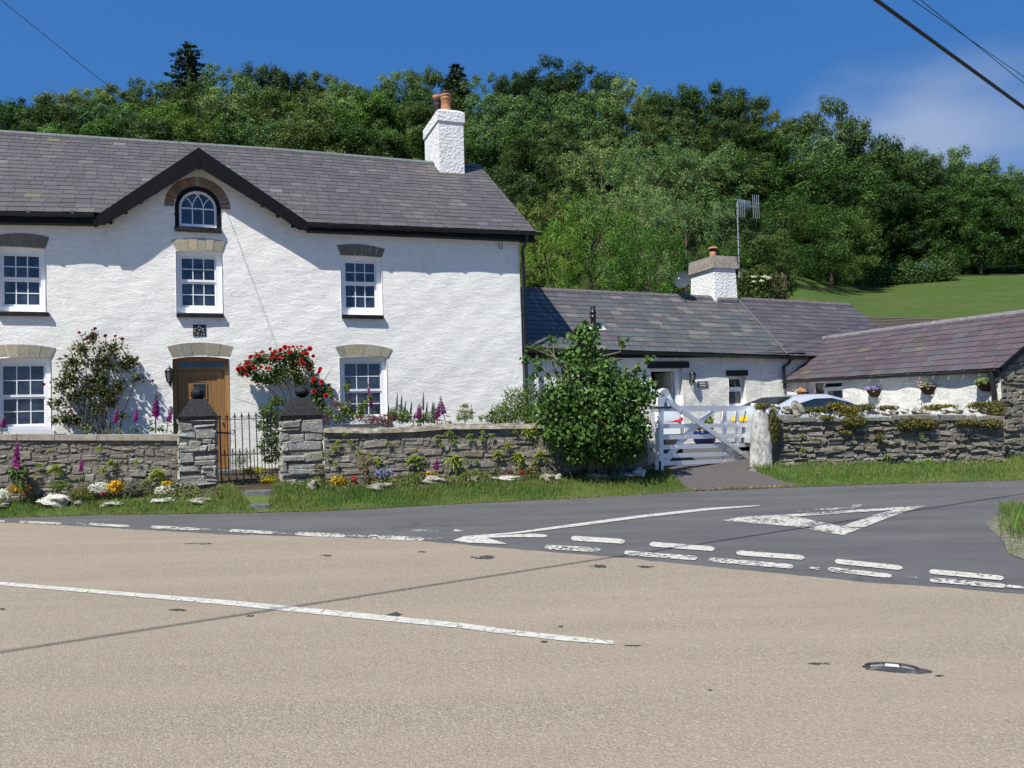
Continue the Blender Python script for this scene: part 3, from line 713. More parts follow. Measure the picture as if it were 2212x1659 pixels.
def sash_window(F, parent, op, sash, meet, cols=3, rows=2, off=-.1, lab=None):
    """op: opening (u0,u1,z0,z1); sash: (u0,u1,z0,z1) of the inner frame; meet: height of the meeting rail"""
    u0, u1, z0, z1 = op; a0, a1, c0, c1 = sash
    mb = MB()
    F.bx(mb, u0-.01, a0, z0-.01, z1+.03, off-.08, off); F.bx(mb, a1, u1+.01, z0-.01, z1+.03, off-.08, off)
    F.bx(mb, a0, a1, c1, z1+.03, off-.08, off); F.bx(mb, a0, a1, z0-.01, c0, off-.08, off)
    win = mb.build('window', UPVC, parent)
    if lab: win['label'] = lab
    st = .034
    for (lo, hi, oo) in ((meet, c1, off-.03), (c0, meet, off-.05)):
        mb = MB(); b0 = .045 if lo == c0 else .05; t0 = st
        F.bx(mb, a0+.003, a0+st, lo, hi, oo-.04, oo); F.bx(mb, a1-st, a1-.003, lo, hi, oo-.04, oo)
        F.bx(mb, a0+st, a1-st, hi-t0, hi-.003, oo-.04, oo); F.bx(mb, a0+st, a1-st, lo+.003, lo+b0, oo-.04, oo)
        g0, g1, h0, h1 = a0+st, a1-st, lo+b0, hi-t0
        for k in range(1, cols): uu = g0+(g1-g0)*k/cols; F.bx(mb, uu-.009, uu+.009, h0, h1, oo-.03, oo-.012)
        for k in range(1, rows):
            zz = h0+(h1-h0)*k/rows
            for c in range(cols): F.bx(mb, g0+(g1-g0)*c/cols+.009, g0+(g1-g0)*(c+1)/cols-.009, zz-.009, zz+.009, oo-.029, oo-.013)
        mb.build('sash', UPVC, win)
        mb = MB(); mb.face([F.p(g0, h0, oo-.026), F.p(g1, h0, oo-.026), F.p(g1, h1, oo-.026), F.p(g0, h1, oo-.026)]); mb.build('glass', GLASS, win)
    return win
for i, w in enumerate(WIN):
    so_ = -.1
    a0 = HF.q(w[1][0], 600, so_)[0] if i < 3 else HF.q(w[1][0], 830, so_)[0]; a1 = HF.q(w[1][1], 600 if i < 3 else 830, so_)[0]
    xm = (w[1][0]+w[1][1])/2; c1 = HF.q(xm, w[1][2], so_)[1]; c0 = HF.q(xm, w[1][4], so_)[1]; mt = HF.q(xm, w[1][3], so_)[1]
    win = sash_window(HF, house, wins[i], (a0, a1, c0, c1), mt)
    lintel(HF, house, w[2], seed=i+3, n=6 if i != 3 else 5, cols=((.19, .175, .145), (.2, .18, .14)) if i in (0, 2) else ((.33, .3, .225), (.37, .325, .22), (.29, .275, .22)))
    if w[3]:
        x0, x1, y0, y1 = w[3]; s0, zt_ = HF.q(x0, y0, .07); s1, _ = HF.q(x1, y0, .07); _, zb_ = HF.q((x0+x1)/2, y1, .07)
        mb = MB(); HF.bx(mb, s0, s1, zb_, zt_, -.1, .075); mb.build('sill', BLACKSTONE, house)
    else:
        mb = MB(); HF.bx(mb, wins[i][0]-.06, wins[i][1]+.06, wins[i][2]-.08, wins[i][2]-.0, -.1, .06); mb.build('sill', WHITEPAINT, house)
# blind in the lower part of the far left ground floor window: small white mug on the sill inside is not modelled
# round headed window
mb = MB()
def ring(mb, r0, r1, o0, o1, zz=az0, n=18, base=True):
    for k in range(n):
        t0, t1 = math.pi*k/n, math.pi*(k+1)/n
        p = lambda r, t, o: HF.p(auc+r*math.cos(t), asp+r*math.sin(t), o)
        mb.hexa([p(r1, t0, o1), p(r1, t0, o0), p(r0, t0, o0), p(r0, t0, o1), p(r1, t1, o1), p(r1, t1, o0), p(r0, t1, o0), p(r0, t1, o1)])
    for s in (-1, 1):
        a, b = sorted((auc+s*r0, auc+s*r1)); HF.bx(mb, a, b, zz, asp, o0, o1)
ring(mb, ar-.075, ar+.012, -.16, .004)
aw = mb.build('arched_window', BLACKPAINT, house)
mb = MB(); r1 = ar-.077; ring(mb, r1-.045, r1, -.16, -.05); HF.bx(mb, auc-r1+.045, auc+r1-.045, az0, az0+.07, -.16, -.05)
ri = r1-.045; HF.bx(mb, auc-ri, auc+ri, asp-.012, asp+.012, -.13, -.075)
for s in (-1, 1): HF.bx(mb, auc+s*ri/3-.01, auc+s*ri/3+.01, az0+.07, asp-.012, -.13, -.08)
for s in (-1, 1):       # intersecting gothic glazing bars
    for cx, x0 in ((s*ri, -s*ri/3), (s*ri, s*ri/3)):
        R0 = abs(cx-x0) if abs(cx-x0) > ri*.9 else ri*.85
        c0 = x0+ (R0 if x0 < cx else -R0)
        pts = []
        for k in range(13):
            t = k/12*1.25; x = c0+(-R0 if x0 < cx else R0)*math.cos(t); z = R0*math.sin(t)
            if x*x+z*z < ri*ri*1.01: pts.append(HF.p(auc+x, asp+z, -.105))
        for a, b in zip(pts, pts[1:]): mb.bar(a, b, .018, .022, N20)
mb.build('glazing_bars', UPVC, aw)
mb = MB(); mb.face([HF.p(auc-r1, az0, -.11), HF.p(auc+r1, az0, -.11)]+[HF.p(auc+r1*math.cos(t), asp+r1*math.sin(t), -.11) for t in (math.pi*k/18 for k in range(19))]); mb.build('glass', GLASS, aw)
mb = MB(); s0, z_ = HF.q(377, 488, .06); s1, _ = HF.q(478, 489, .06); HF.bx(mb, s0, s1, z_-.1, z_, -.1, .07); mb.build('sill', BLACKSTONE, house)
mb = MB(); rn = random.Random(9); r2 = ar+.2; n = 21
for k in range(n):
    t0, t1 = math.pi*(k+.04)/n, math.pi*(k+.96)/n; b = rn.uniform(.8, 1.2); mb.col = tuple(x*b for x in rn.choice(((.25, .15, .09), (.3, .17, .1), (.2, .17, .13))))
    if k == 10: mb.col = (.3, .29, .27)
    p = lambda r, t, o: HF.p(auc+r*math.cos(t), asp+r*math.sin(t), o); o = .01+rn.uniform(-.004, .006)
    mb.hexa([p(ar+.014, t0, o), p(r2, t0, o), p(r2, t0, -.1), p(ar+.014, t0, -.1), p(ar+.014, t1, o), p(r2, t1, o), p(r2, t1, -.1), p(ar+.014, t1, -.1)])
mb.build('brick_arch', LINTEL, house)
# front door
lintel(HF, house, ((361, 749), (430.5, 739.6), (505.7, 749), (371.8, 771.6), (433, 766), (497, 770)), seed=31, n=5, cols=((.29, .265, .205), (.32, .28, .2), (.27, .255, .21)))
mb = MB(); o = -.13; w = .085; zT = dz1+.02
zf1 = HF.q(433, 781, o)[1]; zf0 = HF.q(433, 793, o)[1]; zdt = HF.q(433, 799.5, o)[1]
HF.bx(mb, du0-.01, du0+w, dz0, zT+.03, o-.1, o); HF.bx(mb, du1-w, du1+.01, dz0, zT+.03, o-.1, o)
HF.bx(mb, du0+w, du1-w, zf1, zT+.03, o-.1, o); HF.bx(mb, du0+w, du1-w, zdt, zf0, o-.1, o)
HF.bx(mb, du0+w, du1-w, dz0, dz0+.05, o-.1, o+.02)
door = mb.build('front_door', WOOD, house)
mb = MB(); mb.face([HF.p(du0+w, zf0, o-.05), HF.p(du1-w, zf0, o-.05), HF.p(du1-w, zf1, o-.05), HF.p(du0+w, zf1, o-.05)]); mb.build('fanlight', GLASS, door)
mb = MB(); d0, d1 = du0+w+.004, du1-w-.004; oo = o-.03
su0, sz1 = HF.q(416.6, 829, oo); su1, sz0 = HF.q(446.5, 861, oo)
def leaf(u0, u1, z0, z1, o1=oo): HF.bx(mb, u0, u1, z0, z1, o-.09, o1)
stw = .14
leaf(d0, d0+stw, dz0+.052, zdt-.004); leaf(d1-stw, d1, dz0+.052, zdt-.004); leaf(d0+stw, d1-stw, zdt-.16, zdt-.004); leaf(d0+stw, d1-stw, dz0+.052, dz0+.27)
bs = [d0+stw+(d1-d0-2*stw)*k/5 for k in range(6)]
zlo, zhi = dz0+.27, zdt-.16
for k in range(5):
    a, b = bs[k]+.003, bs[k+1]-.003
    if b < su0+.002 or a > su1-.002: leaf(a, b, zlo, zhi, oo-.014)
    else:
        leaf(a, b, zlo, sz0-.03, oo-.014); leaf(a, b, sz1+.03, zhi, oo-.014)
        if a < su0: leaf(a, su0-.0, sz0-.03, sz1+.03, oo-.0135)
        if b > su1: leaf(su1, b, sz0-.03, sz1+.03, oo-.0135)
dl_ = mb.build('door_leaf', WOOD, door)
mb = MB(); mb.face([HF.p(su0-.02, sz0-.03, oo-.03), HF.p(su1+.02, sz0-.03, oo-.03), HF.p(su1+.02, sz1+.03, oo-.03), HF.p(su0-.02, sz1+.03, oo-.03)]); mb.build('spy_window', GLASS, door)
mb = MB(); HF.bx(mb, su0-.012, su0+.01, sz0-.012, sz1+.012, oo-.03, oo+.004); HF.bx(mb, su1-.01, su1+.012, sz0-.012, sz1+.012, oo-.03, oo+.004); HF.bx(mb, su0+.01, su1-.01, sz0-.012, sz0+.01, oo-.03, oo+.004); HF.bx(mb, su0+.01, su1-.01, sz1-.01, sz1+.012, oo-.03, oo+.004)
mb.build('spy_window_frame', WOOD, door)
mb = MB(); mb.blob(HF.p(d1-.07, dz0+1.0, oo+.04), .028, 1, 6, 0); mb.build('door_knob', GREY_METAL, door)
mb = MB(); HF.bx(mb, du0-.12, du1+.12, dz0-.15, dz0-.01, -.2, .42); mb.build('door_step', STONE if False else RIDGE, house)

# chimney of the farmhouse
def roof_hit(F, P, px, py, o_lo, o_hi, zfun):
    a, b = o_lo, o_hi
    f = lambda o: F.q(px, py, o)[1]-zfun(*F.q(px, py, o)[:1], o)
    fa = f(a)
    for _ in range(50):
        m = (a+b)/2
        if (f(m) > 0) == (fa > 0): a = m
        else: b = m
    return (a+b)/2
of = roof_hit(HF, None, 975, 374, OB, OT, lambda u, o: zb(u)+(zt(u)-zb(u))*(o-OB)/(OT-OB))
cu0, cz0 = HF.q(950, 374, of); cu1 = HF.q(1003.5, 374, of)[0]; cz1 = HF.q(975, 237, of)[1]; cband = HF.q(975, 263, of)[1]
orr = HF.solve_off(917.5, 310, cu0)
print('chimney', of, orr, cu0, cu1, cz0, cz1)
mb = MB()
HF.bx(mb, cu0, cu1, cz0-.5, cband, orr, of)
chim = mb.build('chimney', ROUGHCAST, house)
mb = MB(); HF.bx(mb, cu0-.035, cu1+.035, cband, cz1-.06, orr-.035, of+.035)
P = HF.p; e = .035
mb.hexa([P(cu0-e, cz1-.06, of+e), P(cu1+e, cz1-.06, of+e), P(cu1+e, cz1-.06, orr-e), P(cu0-e, cz1-.06, orr-e), P(cu0+.1, cz1+.03, of-.1), P(cu1-.1, cz1+.03, of-.1), P(cu1-.1, cz1+.03, orr+.1), P(cu0+.1, cz1+.03, orr+.1)])
mb.build('chimney_cap', ROUGHCAST, chim)
mb = MB(); HF.bx(mb, cu0-.12, cu1+.18, cz0-.14, cz0-.02, of-.3, of+.06); mb.build('lead_flashing', m_plain('lead', (.3, .31, .32), .6, .4, 10, .2), chim)
def pot(px, py0, py1, rpx, off, mat, capmat, name='chimney_pot'):
    u, z0 = HF.q(px, py0, off); z1 = HF.q(px, py1, off)[1]; r = abs(HF.q(px+rpx, py0, off)[0]-u)
    mb = MB(); h = z1-z0; z0 = cz1-.02; h = z1-z0
    mb.lathe(HF.p(u, z0, off), [(r*1.12, 0), (r*1.1, h*.1), (r*.95, h*.18), (r*.9, h*.6), (r*1.02, h*.64), (r*1.02, h*.69), (r*.93, h*.72), (r*.93, h*.76), (r*1.06, h*.8), (r*1.06, h*.86), (r*.9, h*.87), (r*.75, h*.87)])
    o = mb.build(name, mat, chim)
    mb = MB(); mb.lathe(HF.p(u, z0, off), [(r*.6, h*.84), (r*.98, h*.88), (r*1.0, h*.99), (r*.8, h*1.0), (.001, h*1.0)]); mb.build('pot_cowl', capmat, o)
    return o
of2 = of-.32
pot(964, 236, 199, 11.7, of2, TERRA, SOOT)['label'] = 'buff terracotta pot with two ring bands'
pot(945, 236, 207, 9.5, (of+orr)/2-.45, SOOT, TERRA)['label'] = 'darker sooty pot behind'
# ------------------------------------------------------------------ low cottage joined to the farmhouse
CF = Frame(HF.p(0, 0, -.25), U20, N20)
cot = empty('cottage', CF.p(uR+4, .45), 'low single storey whitewashed cottage with grey slate roof joined to the farmhouse', 'cottage')
COB = .16
czb = lerp_fn([CF.q(x, y, COB) for x, y in ((1135, 752), (1354, 757), (1740, 769))])
def try_off(o):
    z = CF.q(1400, 632, o)[1]; u = CF.q(1400, 632, o)[0]; return (z-czb(u))/(COB-o)
COT = -3.
for _ in range(60):
    k = try_off(COT); COT += (.72-k)*-1.2*-1 if False else (-.02 if k > .72 else .02)
cu_end = CF.q(1835, 657, COT)[0]
czt = lerp_fn([CF.q(x, y, COT) for x, y in ((1135, 622), (1540, 641), (1835, 657))])
print('cottage ridge off', COT, czb(uR+2), czt(uR+2), 'u', uR, cu_end)
cu0_ = uR+.0
def CP(u, t): return CF.p(u, czb(u)*(1-t)+czt(u)*t, COB*(1-t)+COT*t)
cn_ = U20.cross(CP(9, 1)-CP(9, 0)).normalized()
if cn_.z < 0: cn_ = -cn_
cop = [CF.q(1409, 900), CF.q(1478, 900)]; cdz1 = CF.q(1440, 794)[1]
cwz = CF.q(1588, 811)[1]; cwu0 = CF.q(1573, 840)[0]; cwu1 = CF.q(1612, 840)[0]; cwz0 = CF.q(1588, 876)[1]
chh = [[(cop[0][0], .32), (cop[1][0], .32), (cop[1][0], cdz1), (cop[0][0], cdz1)], [(cwu0, cwz0), (cwu1, cwz0), (cwu1, cwz), (cwu0, cwz)]]
wall_mesh('wall', CF, [(uR, .3), (cu_end, .3), (cu_end, czb(cu_end)-.08), (uR, czb(uR)-.08)], chh, WHITEWASH2, cot, .3, amp=.012, seed=2)
mb = MB(); ob_ = 2*COT
mb.face([CF.p(uR, .3, ob_), CF.p(cu_end, .3, ob_), CF.p(cu_end, czb(cu_end), ob_), CF.p(uR, czb(uR), ob_)])
mb.face([CF.p(cu_end, .3, -.03), CF.p(cu_end, .3, ob_), CF.p(cu_end, czb(cu_end), ob_), CF.p(cu_end, czt(cu_end)-.1, COT), CF.p(cu_end, czb(cu_end)-.1, -.03)])
mb.build('side_wall', WHITEWASH2, cot)
useam0, useam1 = CF.q(1590, 655, COT)[0], CF.q(1700, 757, COB)[0]
def col_cot(u, t, rn):
    b = rn.uniform(.85, 1.15); s = useam1+(useam0-useam1)*t
    if u > s: c = (.08, .068, .076) if rn.random() < .8 else (.09, .084, .088)
    else:
        r = rn.random(); f = min(1, max(0, (u-uR)/6)); c = (.08, .084, .087) if r < .6 else ((.09, .08, .082) if r < .9-f*.12 else (.125, .118, .108))
    return tuple(x*b for x in c)
mb = MB(); slates(mb, CP, cn_, uR-.15, cu_end, 14, .33, col_cot, seed=12, lift=.012)
mb.col = (.1, .1, .1); C2 = lambda u, t: CF.p(u, czb(u)*(1-t)+czt(u)*t, 2*COT-(COB*(1-t)+COT*t)); mb.face([C2(uR, 0), C2(uR, 1), C2(cu_end, 1), C2(cu_end, 0)])
croof = mb.build('roof', SLATE_OLD, cot)
mb = MB(); u = uR-.1
while u < cu_end-.05:
    v = min(u+.46, cu_end)
    for sg in (1, -1): mb.hexa([CF.p(u, czt(u)-.09, COT+.15*sg), CF.p(v-.012, czt(v)-.09, COT+.15*sg), CF.p(v-.012, czt(v), COT), CF.p(u, czt(u), COT), CF.p(u, czt(u)-.06, COT+.15*sg), CF.p(v-.012, czt(v)-.06, COT+.15*sg), CF.p(v-.012, czt(v)+.035, COT), CF.p(u, czt(u)+.035, COT)])
    u = v
mb.build('ridge_tiles', m_plain('cottage_ridge', (.1, .088, .092), .7, .3, 8, .4), croof)
mb = MB(); sn = 14     # lead roll along the seam between the two roofs
mb.tube([CP(useam1+(useam0-useam1)*t, t)+cn_*.03 for t in (k/sn for k in range(sn+1))], .028, 6); mb.build('seam_roll', m_plain('grey_lead', (.1, .1, .105), .6), croof)
ug = CF.q(1742, 769, COB)[0]
mb = MB(); mb.smooth = True
mb.grid([[CF.p(a, czb(a)-.03-.07*math.sin(t), COB+.02-.06*math.cos(t)) for t in (math.pi*j/8 for j in range(9))] for a in (uR+.12+(ug-uR-.12)*k/20 for k in range(21))]); mb.smooth = False
for k in range(4):
    a = uR+1+(ug-uR-1)*k/3.2; mb.tube([CF.p(a-.03, czb(a)-.05, COB+.02), CF.p(a+.03, czb(a)-.05, COB+.02)], .068, 8)
mb.build('gutter', PLASTIC, cot)
mb = MB(); CF.bx(mb, uR+.12, ug, czb((uR+ug)/2)-.14, czb((uR+ug)/2)-.02, -.02, COB-.04); mb.build('fascia', BLACKPAINT, cot)
dpu = CF.q(1699, 790, .1)[0]
mb = MB(); mb.tube([CF.p(dpu+.1, czb(dpu)-.08, COB), CF.p(dpu+.06, czb(dpu)-.2, COB-.02), CF.p(dpu-.06, czb(dpu)-.3, .07), CF.p(dpu-.07, czb(dpu)-.9, .07)], .042, 9); mb.build('downpipe', PLASTIC, cot)
# timber lintels
for (x0, x1, y0, y1) in ((1399, 1488.7, 781, 795), (1569, 1616, 800, 811.5)):
    u0, z1 = CF.q(x0, y0, .03); u1, _ = CF.q(x1, y0, .03); z0 = CF.q((x0+x1)/2, y1, .03)[1]
    mb = MB(); CF.bx(mb, u0, u1, z0, z1, -.25, .03); mb.build('lintel', TIMBER_BLACK, cot)
# cottage door: white frame, cream leaf standing open inwards
mb = MB(); a, b = cop[0][0], cop[1][0]; dz = .4
CF.bx(mb, a-.01, a+.07, .3, cdz1+.01, -.26, -.16); CF.bx(mb, b-.13, b+.01, .3, cdz1+.01, -.26, -.16); CF.bx(mb, a+.07, b-.13, cdz1-.09, cdz1+.01, -.26, -.16)
cd_ = mb.build('door', UPVC, cot)
mb = MB(); hx = CF.p(b-.14, 0, -.26); dd_ = (CF.U*-.06-CF.N*1.0).normalized()
lf = [hx, hx+dd_*.8]
for k in range(5):
    p0 = hx+dd_*(.8*k/5+.004); p1 = hx+dd_*(.8*(k+1)/5-.004); nn = Vector((-dd_.y, dd_.x, 0))*.045
    mb.hexa([p0+Z3*.46, p1+Z3*.46, p1+nn+Z3*.46, p0+nn+Z3*.46, p0+Z3*(cdz1-.1), p1+Z3*(cdz1-.1), p1+nn+Z3*(cdz1-.1), p0+nn+Z3*(cdz1-.1)])
mb.build('door_leaf', m_plain('cream_paint', (.62, .6, .5), .5, .3, 6, .04), cd_)
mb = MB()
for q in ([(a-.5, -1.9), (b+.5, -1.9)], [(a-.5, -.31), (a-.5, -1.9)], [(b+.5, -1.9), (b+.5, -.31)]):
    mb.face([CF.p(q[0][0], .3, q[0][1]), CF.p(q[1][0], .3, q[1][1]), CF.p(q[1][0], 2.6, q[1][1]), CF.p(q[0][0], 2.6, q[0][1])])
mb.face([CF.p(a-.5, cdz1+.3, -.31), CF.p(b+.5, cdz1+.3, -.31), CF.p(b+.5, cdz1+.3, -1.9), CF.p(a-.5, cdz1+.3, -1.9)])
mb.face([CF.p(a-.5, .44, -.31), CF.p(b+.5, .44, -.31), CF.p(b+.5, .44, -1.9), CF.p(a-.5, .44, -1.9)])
mb.build('hallway', m_plain('hall_shade_black', (.02, .018, .016), .9, .1), cot)  # near-black colour stands in for the shade inside the hall
# cottage window, set deep
mb = MB(); o = -.2; a, b, c, d = cwu0, cwu1, cwz0, cwz; zt2 = CF.q(1590, 836, o)[1]; w = .055; bb = CF.q(1604, 840, o)[0]
CF.bx(mb, a-.02, a+w*.6, c, d+.02, o-.08, o); CF.bx(mb, bb-w, b+.02, c, d+.02, o-.08, o); CF.bx(mb, a+w*.6, bb-w, d-.09, d+.02, o-.08, o); CF.bx(mb, a+w*.6, bb-w, c, c+.05, o-.08, o); CF.bx(mb, a+w*.6, bb-w, zt2-.09, zt2, o-.08, o+.025); CF.bx(mb, a+.06, bb-.0, zt2-.12, zt2-.095, o-.02, o+.03)
w_ = mb.build('window', UPVC, cot)
mb = MB(); mb.face([CF.p(a, c, o-.05), CF.p(bb, c, o-.05), CF.p(bb, d, o-.05), CF.p(a, d, o-.05)]); mb.build('glass', GLASS, w_)
mb = MB(); CF.bx(mb, a-.03, b+.05, c-.05, c+.005, -.28, .05); mb.build('sill', WHITEPAINT, cot)
# cottage chimney
FR = Frame(CF.O, CF.U, CF.N)
of3 = roof_hit(CF, None, 1570, 652, COB, COT, lambda u, o: czb(u)+(czt(u)-czb(u))*(o-COB)/(COT-COB))
k0, kz0 = CF.q(1545, 655, of3); k1 = CF.q(1592, 650, of3)[0]; kz1 = CF.q(1570, 580, of3)[1]; kct = CF.q(1570, 553, of3)[1]
ork = CF.solve_off(1491, 590, k0)
ork = max(ork, -4.3)
print('cottage chimney', of3, ork, k0, k1)
mb = MB(); e = .03; P = CF.p
mb.hexa([P(k0-e, kz0-.5, of3+e), P(k1+e, kz0-.5, of3+e), P(k1+e, kz0-.5, ork-e), P(k0-e, kz0-.5, ork-e), P(k0+.02, kz1, of3), P(k1-.02, kz1, of3), P(k1-.02, kz1, ork), P(k0+.02, kz1, ork)])
cch = mb.build('chimney', ROUGHCAST, cot)
mb = MB(); e = .05; mb.hexa([P(k0-e, kz1, of3+e), P(k1+e, kz1, of3+e), P(k1+e, kz1, ork-e), P(k0-e, kz1, ork-e), P(k0-e+.02, kct, of3+e-.04), P(k1+e-.02, kct, of3+e-.04), P(k1+e-.02, kct, ork-e+.04), P(k0-e+.02, kct, ork-e+.04)])
mb.build('chimney_cap', COPING, cch)
mb = MB(); CF.bx(mb, k0+.05, k1-.02, kz0+.1, kz0+.17, of3, of3+.1); mb.build('water_tabling', COPING, cch)
mb = MB(); CF.bx(mb, k0-.04, k1+.1, kz0-.22, kz0-.02, of3-.12, of3+.08); mb.build('lead_flashing', WHITEPAINT, cch)
u, z = CF.q(1540, 552, (of3+ork)/2); mb = MB(); r = .11; zz = kct-.03
mb.lathe(CF.p(u, zz, (of3+ork)/2), [(r*1.05, 0), (r, .12), (r*.98, .2), (r*1.0, .27), (r*.6, .27)], 18); pt = mb.build('chimney_pot', TERRA, cch)
mb = MB(); c_ = CF.p(u, zz, (of3+ork)/2)
mb.lathe(c_, [(r*.9, .26), (r*.95, .32), (r*.95, .39)], 12)
mb.build('cowl_mesh', SOOT, pt)
mb = MB(); mb.lathe(c_, [(r*1.45, .37), (r*1.4, .39), (r*.9, .43), (.001, .445)], 18); mb.lathe(c_, [(r*1.45, .37), (.001, .372)], 18); mb.build('cowl_cap', TERRA, pt)

# flue pipe standing on the cottage roof
uo, zo = None, None
off = roof_hit(CF, None, 1283, 708, COB, COT, lambda u, o: czb(u)+(czt(u)-czb(u))*(o-COB)/(COT-COB))
u, z = CF.q(1282, 708, off); zt_ = CF.q(1281, 661, off)[1]
b_ = CF.p(u, z, off); H_ = zt_-z
fl = empty('flue_pipe', b_, 'black flue pipe with ribbed cowl rising through the cottage roof', 'flue')
mb = MB(); r = .07; mb.lathe(b_, [(r*1.5, -.08), (r*1.35, .06), (r, .1), (r, H_*.42), (r*1.25, H_*.44), (r*1.25, H_*.52), (r, H_*.54), (r, H_*.6), (r*1.25, H_*.68), (r*1.25, H_*.74), (r*.95, H_*.76), (r*.95, H_), (.001, H_)], 16); mb.build('pipe', PLASTIC, fl)
mb = MB(); mb.face([b_+U20*-.16+cn_*.03-(CP(9, 1)-CP(9, 0)).normalized()*.18, b_+U20*.3+cn_*.03-(CP(9, 1)-CP(9, 0)).normalized()*.18, b_+U20*.3+cn_*.03+(CP(9, 1)-CP(9, 0)).normalized()*.05, b_+U20*-.16+cn_*.03+(CP(9, 1)-CP(9, 0)).normalized()*.05]); mb.build('flashing', m_plain('flue_lead', (.42, .43, .44), .5), fl)

# ------------------------------------------------------------------ outbuilding with purple slates, running towards the road
w0 = onplane(1697, 830, CF.O, CF.N); WF = Frame(w0, N20, -U20)       # u runs towards the road, outward face looks left
wu1 = WF.q(2163, 800)[0]
wob = .1
wzb = lerp_fn([WF.q(x, y, wob) for x, y in ((1703, 821), (1930, 808), (2165, 795))])
WOT = -2.0
wzt = lerp_fn([WF.q(x, y, WOT) for x, y in ((1742, 734), (1976, 702), (2212, 672))])
print('wing', wu1, wzb(0), wzb(wu1), wzt(0), wzt(wu1))
wing = empty('outbuilding', WF.p(wu1/2, .4), 'long low outbuilding with purple slate roof, whitewashed side and bare stone gable end', 'outbuilding')
wx0 = WF.q(1740, 845)[0]; wx1 = WF.q(1822, 845)[0]; wz1 = WF.q(1781, 822)[1]; wz0 = WF.q(1790, 870)[1]
wall_mesh('wall', WF, [(0, .2), (wu1, .2), (wu1, wzb(wu1)+.02), (0, wzb(0)+.02)], [[(wx0, wz0), (wx1, wz0), (wx1, wz1), (wx0, wz1)]], WHITEWASH2, wing, .25, amp=.015, seed=4)
def WP(u, t): return WF.p(u, wzb(u)*(1-t)+wzt(u)*t, wob*(1-t)+WOT*t)
wn_ = N20.cross(WP(2, 1)-WP(2, 0)).normalized()
if wn_.z < 0: wn_ = -wn_
def col_wing(u, t, rn):
    b = rn.uniform(.82, 1.18); r = rn.random()
    c = (.089, .067, .07) if r < .72 else ((.083, .076, .078) if r < .86 else ((.105, .09, .07) if r < .93 else (.082, .07, .078)))
    return tuple(x*b for x in c)
wst = WF.q(1742, 734, WOT)[0]
mb = MB(); slates(mb, WP, wn_, min(wst, -1.7), wu1+.06, 10, .36, col_wing, seed=21, lift=.012, clips=[lambda u, t: u-(wst*t+.05*(1-t))])
mb.col = (.11, .07, .08); W2 = lambda u, t: WF.p(u, wzb(u)*(1-t)+wzt(u)*t, 2*WOT-(wob*(1-t)+WOT*t)); mb.face([W2(-.5, 0), W2(-.5, 1), W2(wu1+.06, 1), W2(wu1+.06, 0)])
wroof = mb.build('roof', SLATE_OLD, wing)
mb = MB(); u = wst
while u < wu1+.04:
    v = min(u+.5, wu1+.06)
    for sg in (1, -1): mb.hexa([WF.p(u, wzt(u)-.075, WOT+.15*sg), WF.p(v-.01, wzt(v)-.075, WOT+.15*sg), WF.p(v-.01, wzt(v), WOT), WF.p(u, wzt(u), WOT), WF.p(u, wzt(u)-.045, WOT+.15*sg), WF.p(v-.01, wzt(v)-.045, WOT+.15*sg), WF.p(v-.01, wzt(v)+.04, WOT), WF.p(u, wzt(u)+.04, WOT)])
    u = v
mb.build('ridge_tiles', m_plain('wing_ridge', (.16, .145, .155), .7, .3, 8, .3), wroof)
mb = MB(); mb.smooth = True
mb.grid([[WF.p(a, wzb(a)-.025-.06*math.sin(t), wob+.02-.05*math.cos(t)) for t in (math.pi*j/8 for j in range(9))] for a in (wu1*k/14+.05 for k in range(15))]); mb.smooth = False
mb.build('gutter', PLASTIC, wing)
mb = MB(); rb = wzb(wu1)
mb.tube([WF.p(wu1-.12, rb-.06, wob+.02), WF.p(wu1-.12, rb-.2, wob+.02), WF.p(wu1-.1, rb-.45, .1), WF.p(wu1-.08, .2, .1)], [.05, .06, .055, .045], 9); mb.build('downpipe', PLASTIC, wing)
mb = MB(); mb.bar(WP(wu1+.07, 0)-Z3*.03, WP(wu1+.07, 1)-Z3*.03, .05, .09); mb.build('verge_board', BLACKPAINT, wroof)
# window with an open top light
mb = MB(); o = -.1; w = .05; um = WF.q(1783, 845, o)[0]
WF.bx(mb, wx0, wx0+.22, wz0, wz1, o-.08, o); WF.bx(mb, wx1-w, wx1, wz0, wz1, o-.08, o); WF.bx(mb, um-.04, um+.04, wz0, wz1, o-.08, o)
WF.bx(mb, wx0+.22, um-.04, wz1-w, wz1, o-.08, o); WF.bx(mb, um+.04, wx1-w, wz1-w, wz1, o-.08, o); WF.bx(mb, wx0+.22, um-.04, wz0, wz0+w, o-.08, o); WF.bx(mb, um+.04, wx1-w, wz0, wz0+w, o-.08, o)
zm = wz1-(wz1-wz0)*.42; WF.bx(mb, um+.04, wx1-w, zm-.03, zm+.03, o-.08, o)
ww = mb.build('window', UPVC, wing)
mb = MB(); mb.face([WF.p(wx0+.2, wz0, o-.05), WF.p(um, wz0, o-.05), WF.p(um, wz1, o-.05), WF.p(wx0+.2, wz1, o-.05)]); mb.face([WF.p(um, wz0, o-.05), WF.p(wx1, wz0, o-.05), WF.p(wx1, zm, o-.05), WF.p(um, zm, o-.05)]); mb.build('glass', GLASS, ww)
mb = MB(); mb.face([WF.p(um, zm, o-.2), WF.p(wx1, zm, o-.2), WF.p(wx1, wz1, o-.2), WF.p(um, wz1, o-.2)]); mb.build('room_shade_sheet', DARK, ww)  # black sheet standing in for the shade of the room
mb = MB(); h0 = wz1-.045; dz_, do_ = -(h0-zm-.02)*.92, (h0-zm-.02)*.45
def tl(u, f): return WF.p(u, h0+dz_*f, o+.01+do_*f)
a, b = um+.03, wx1-.03
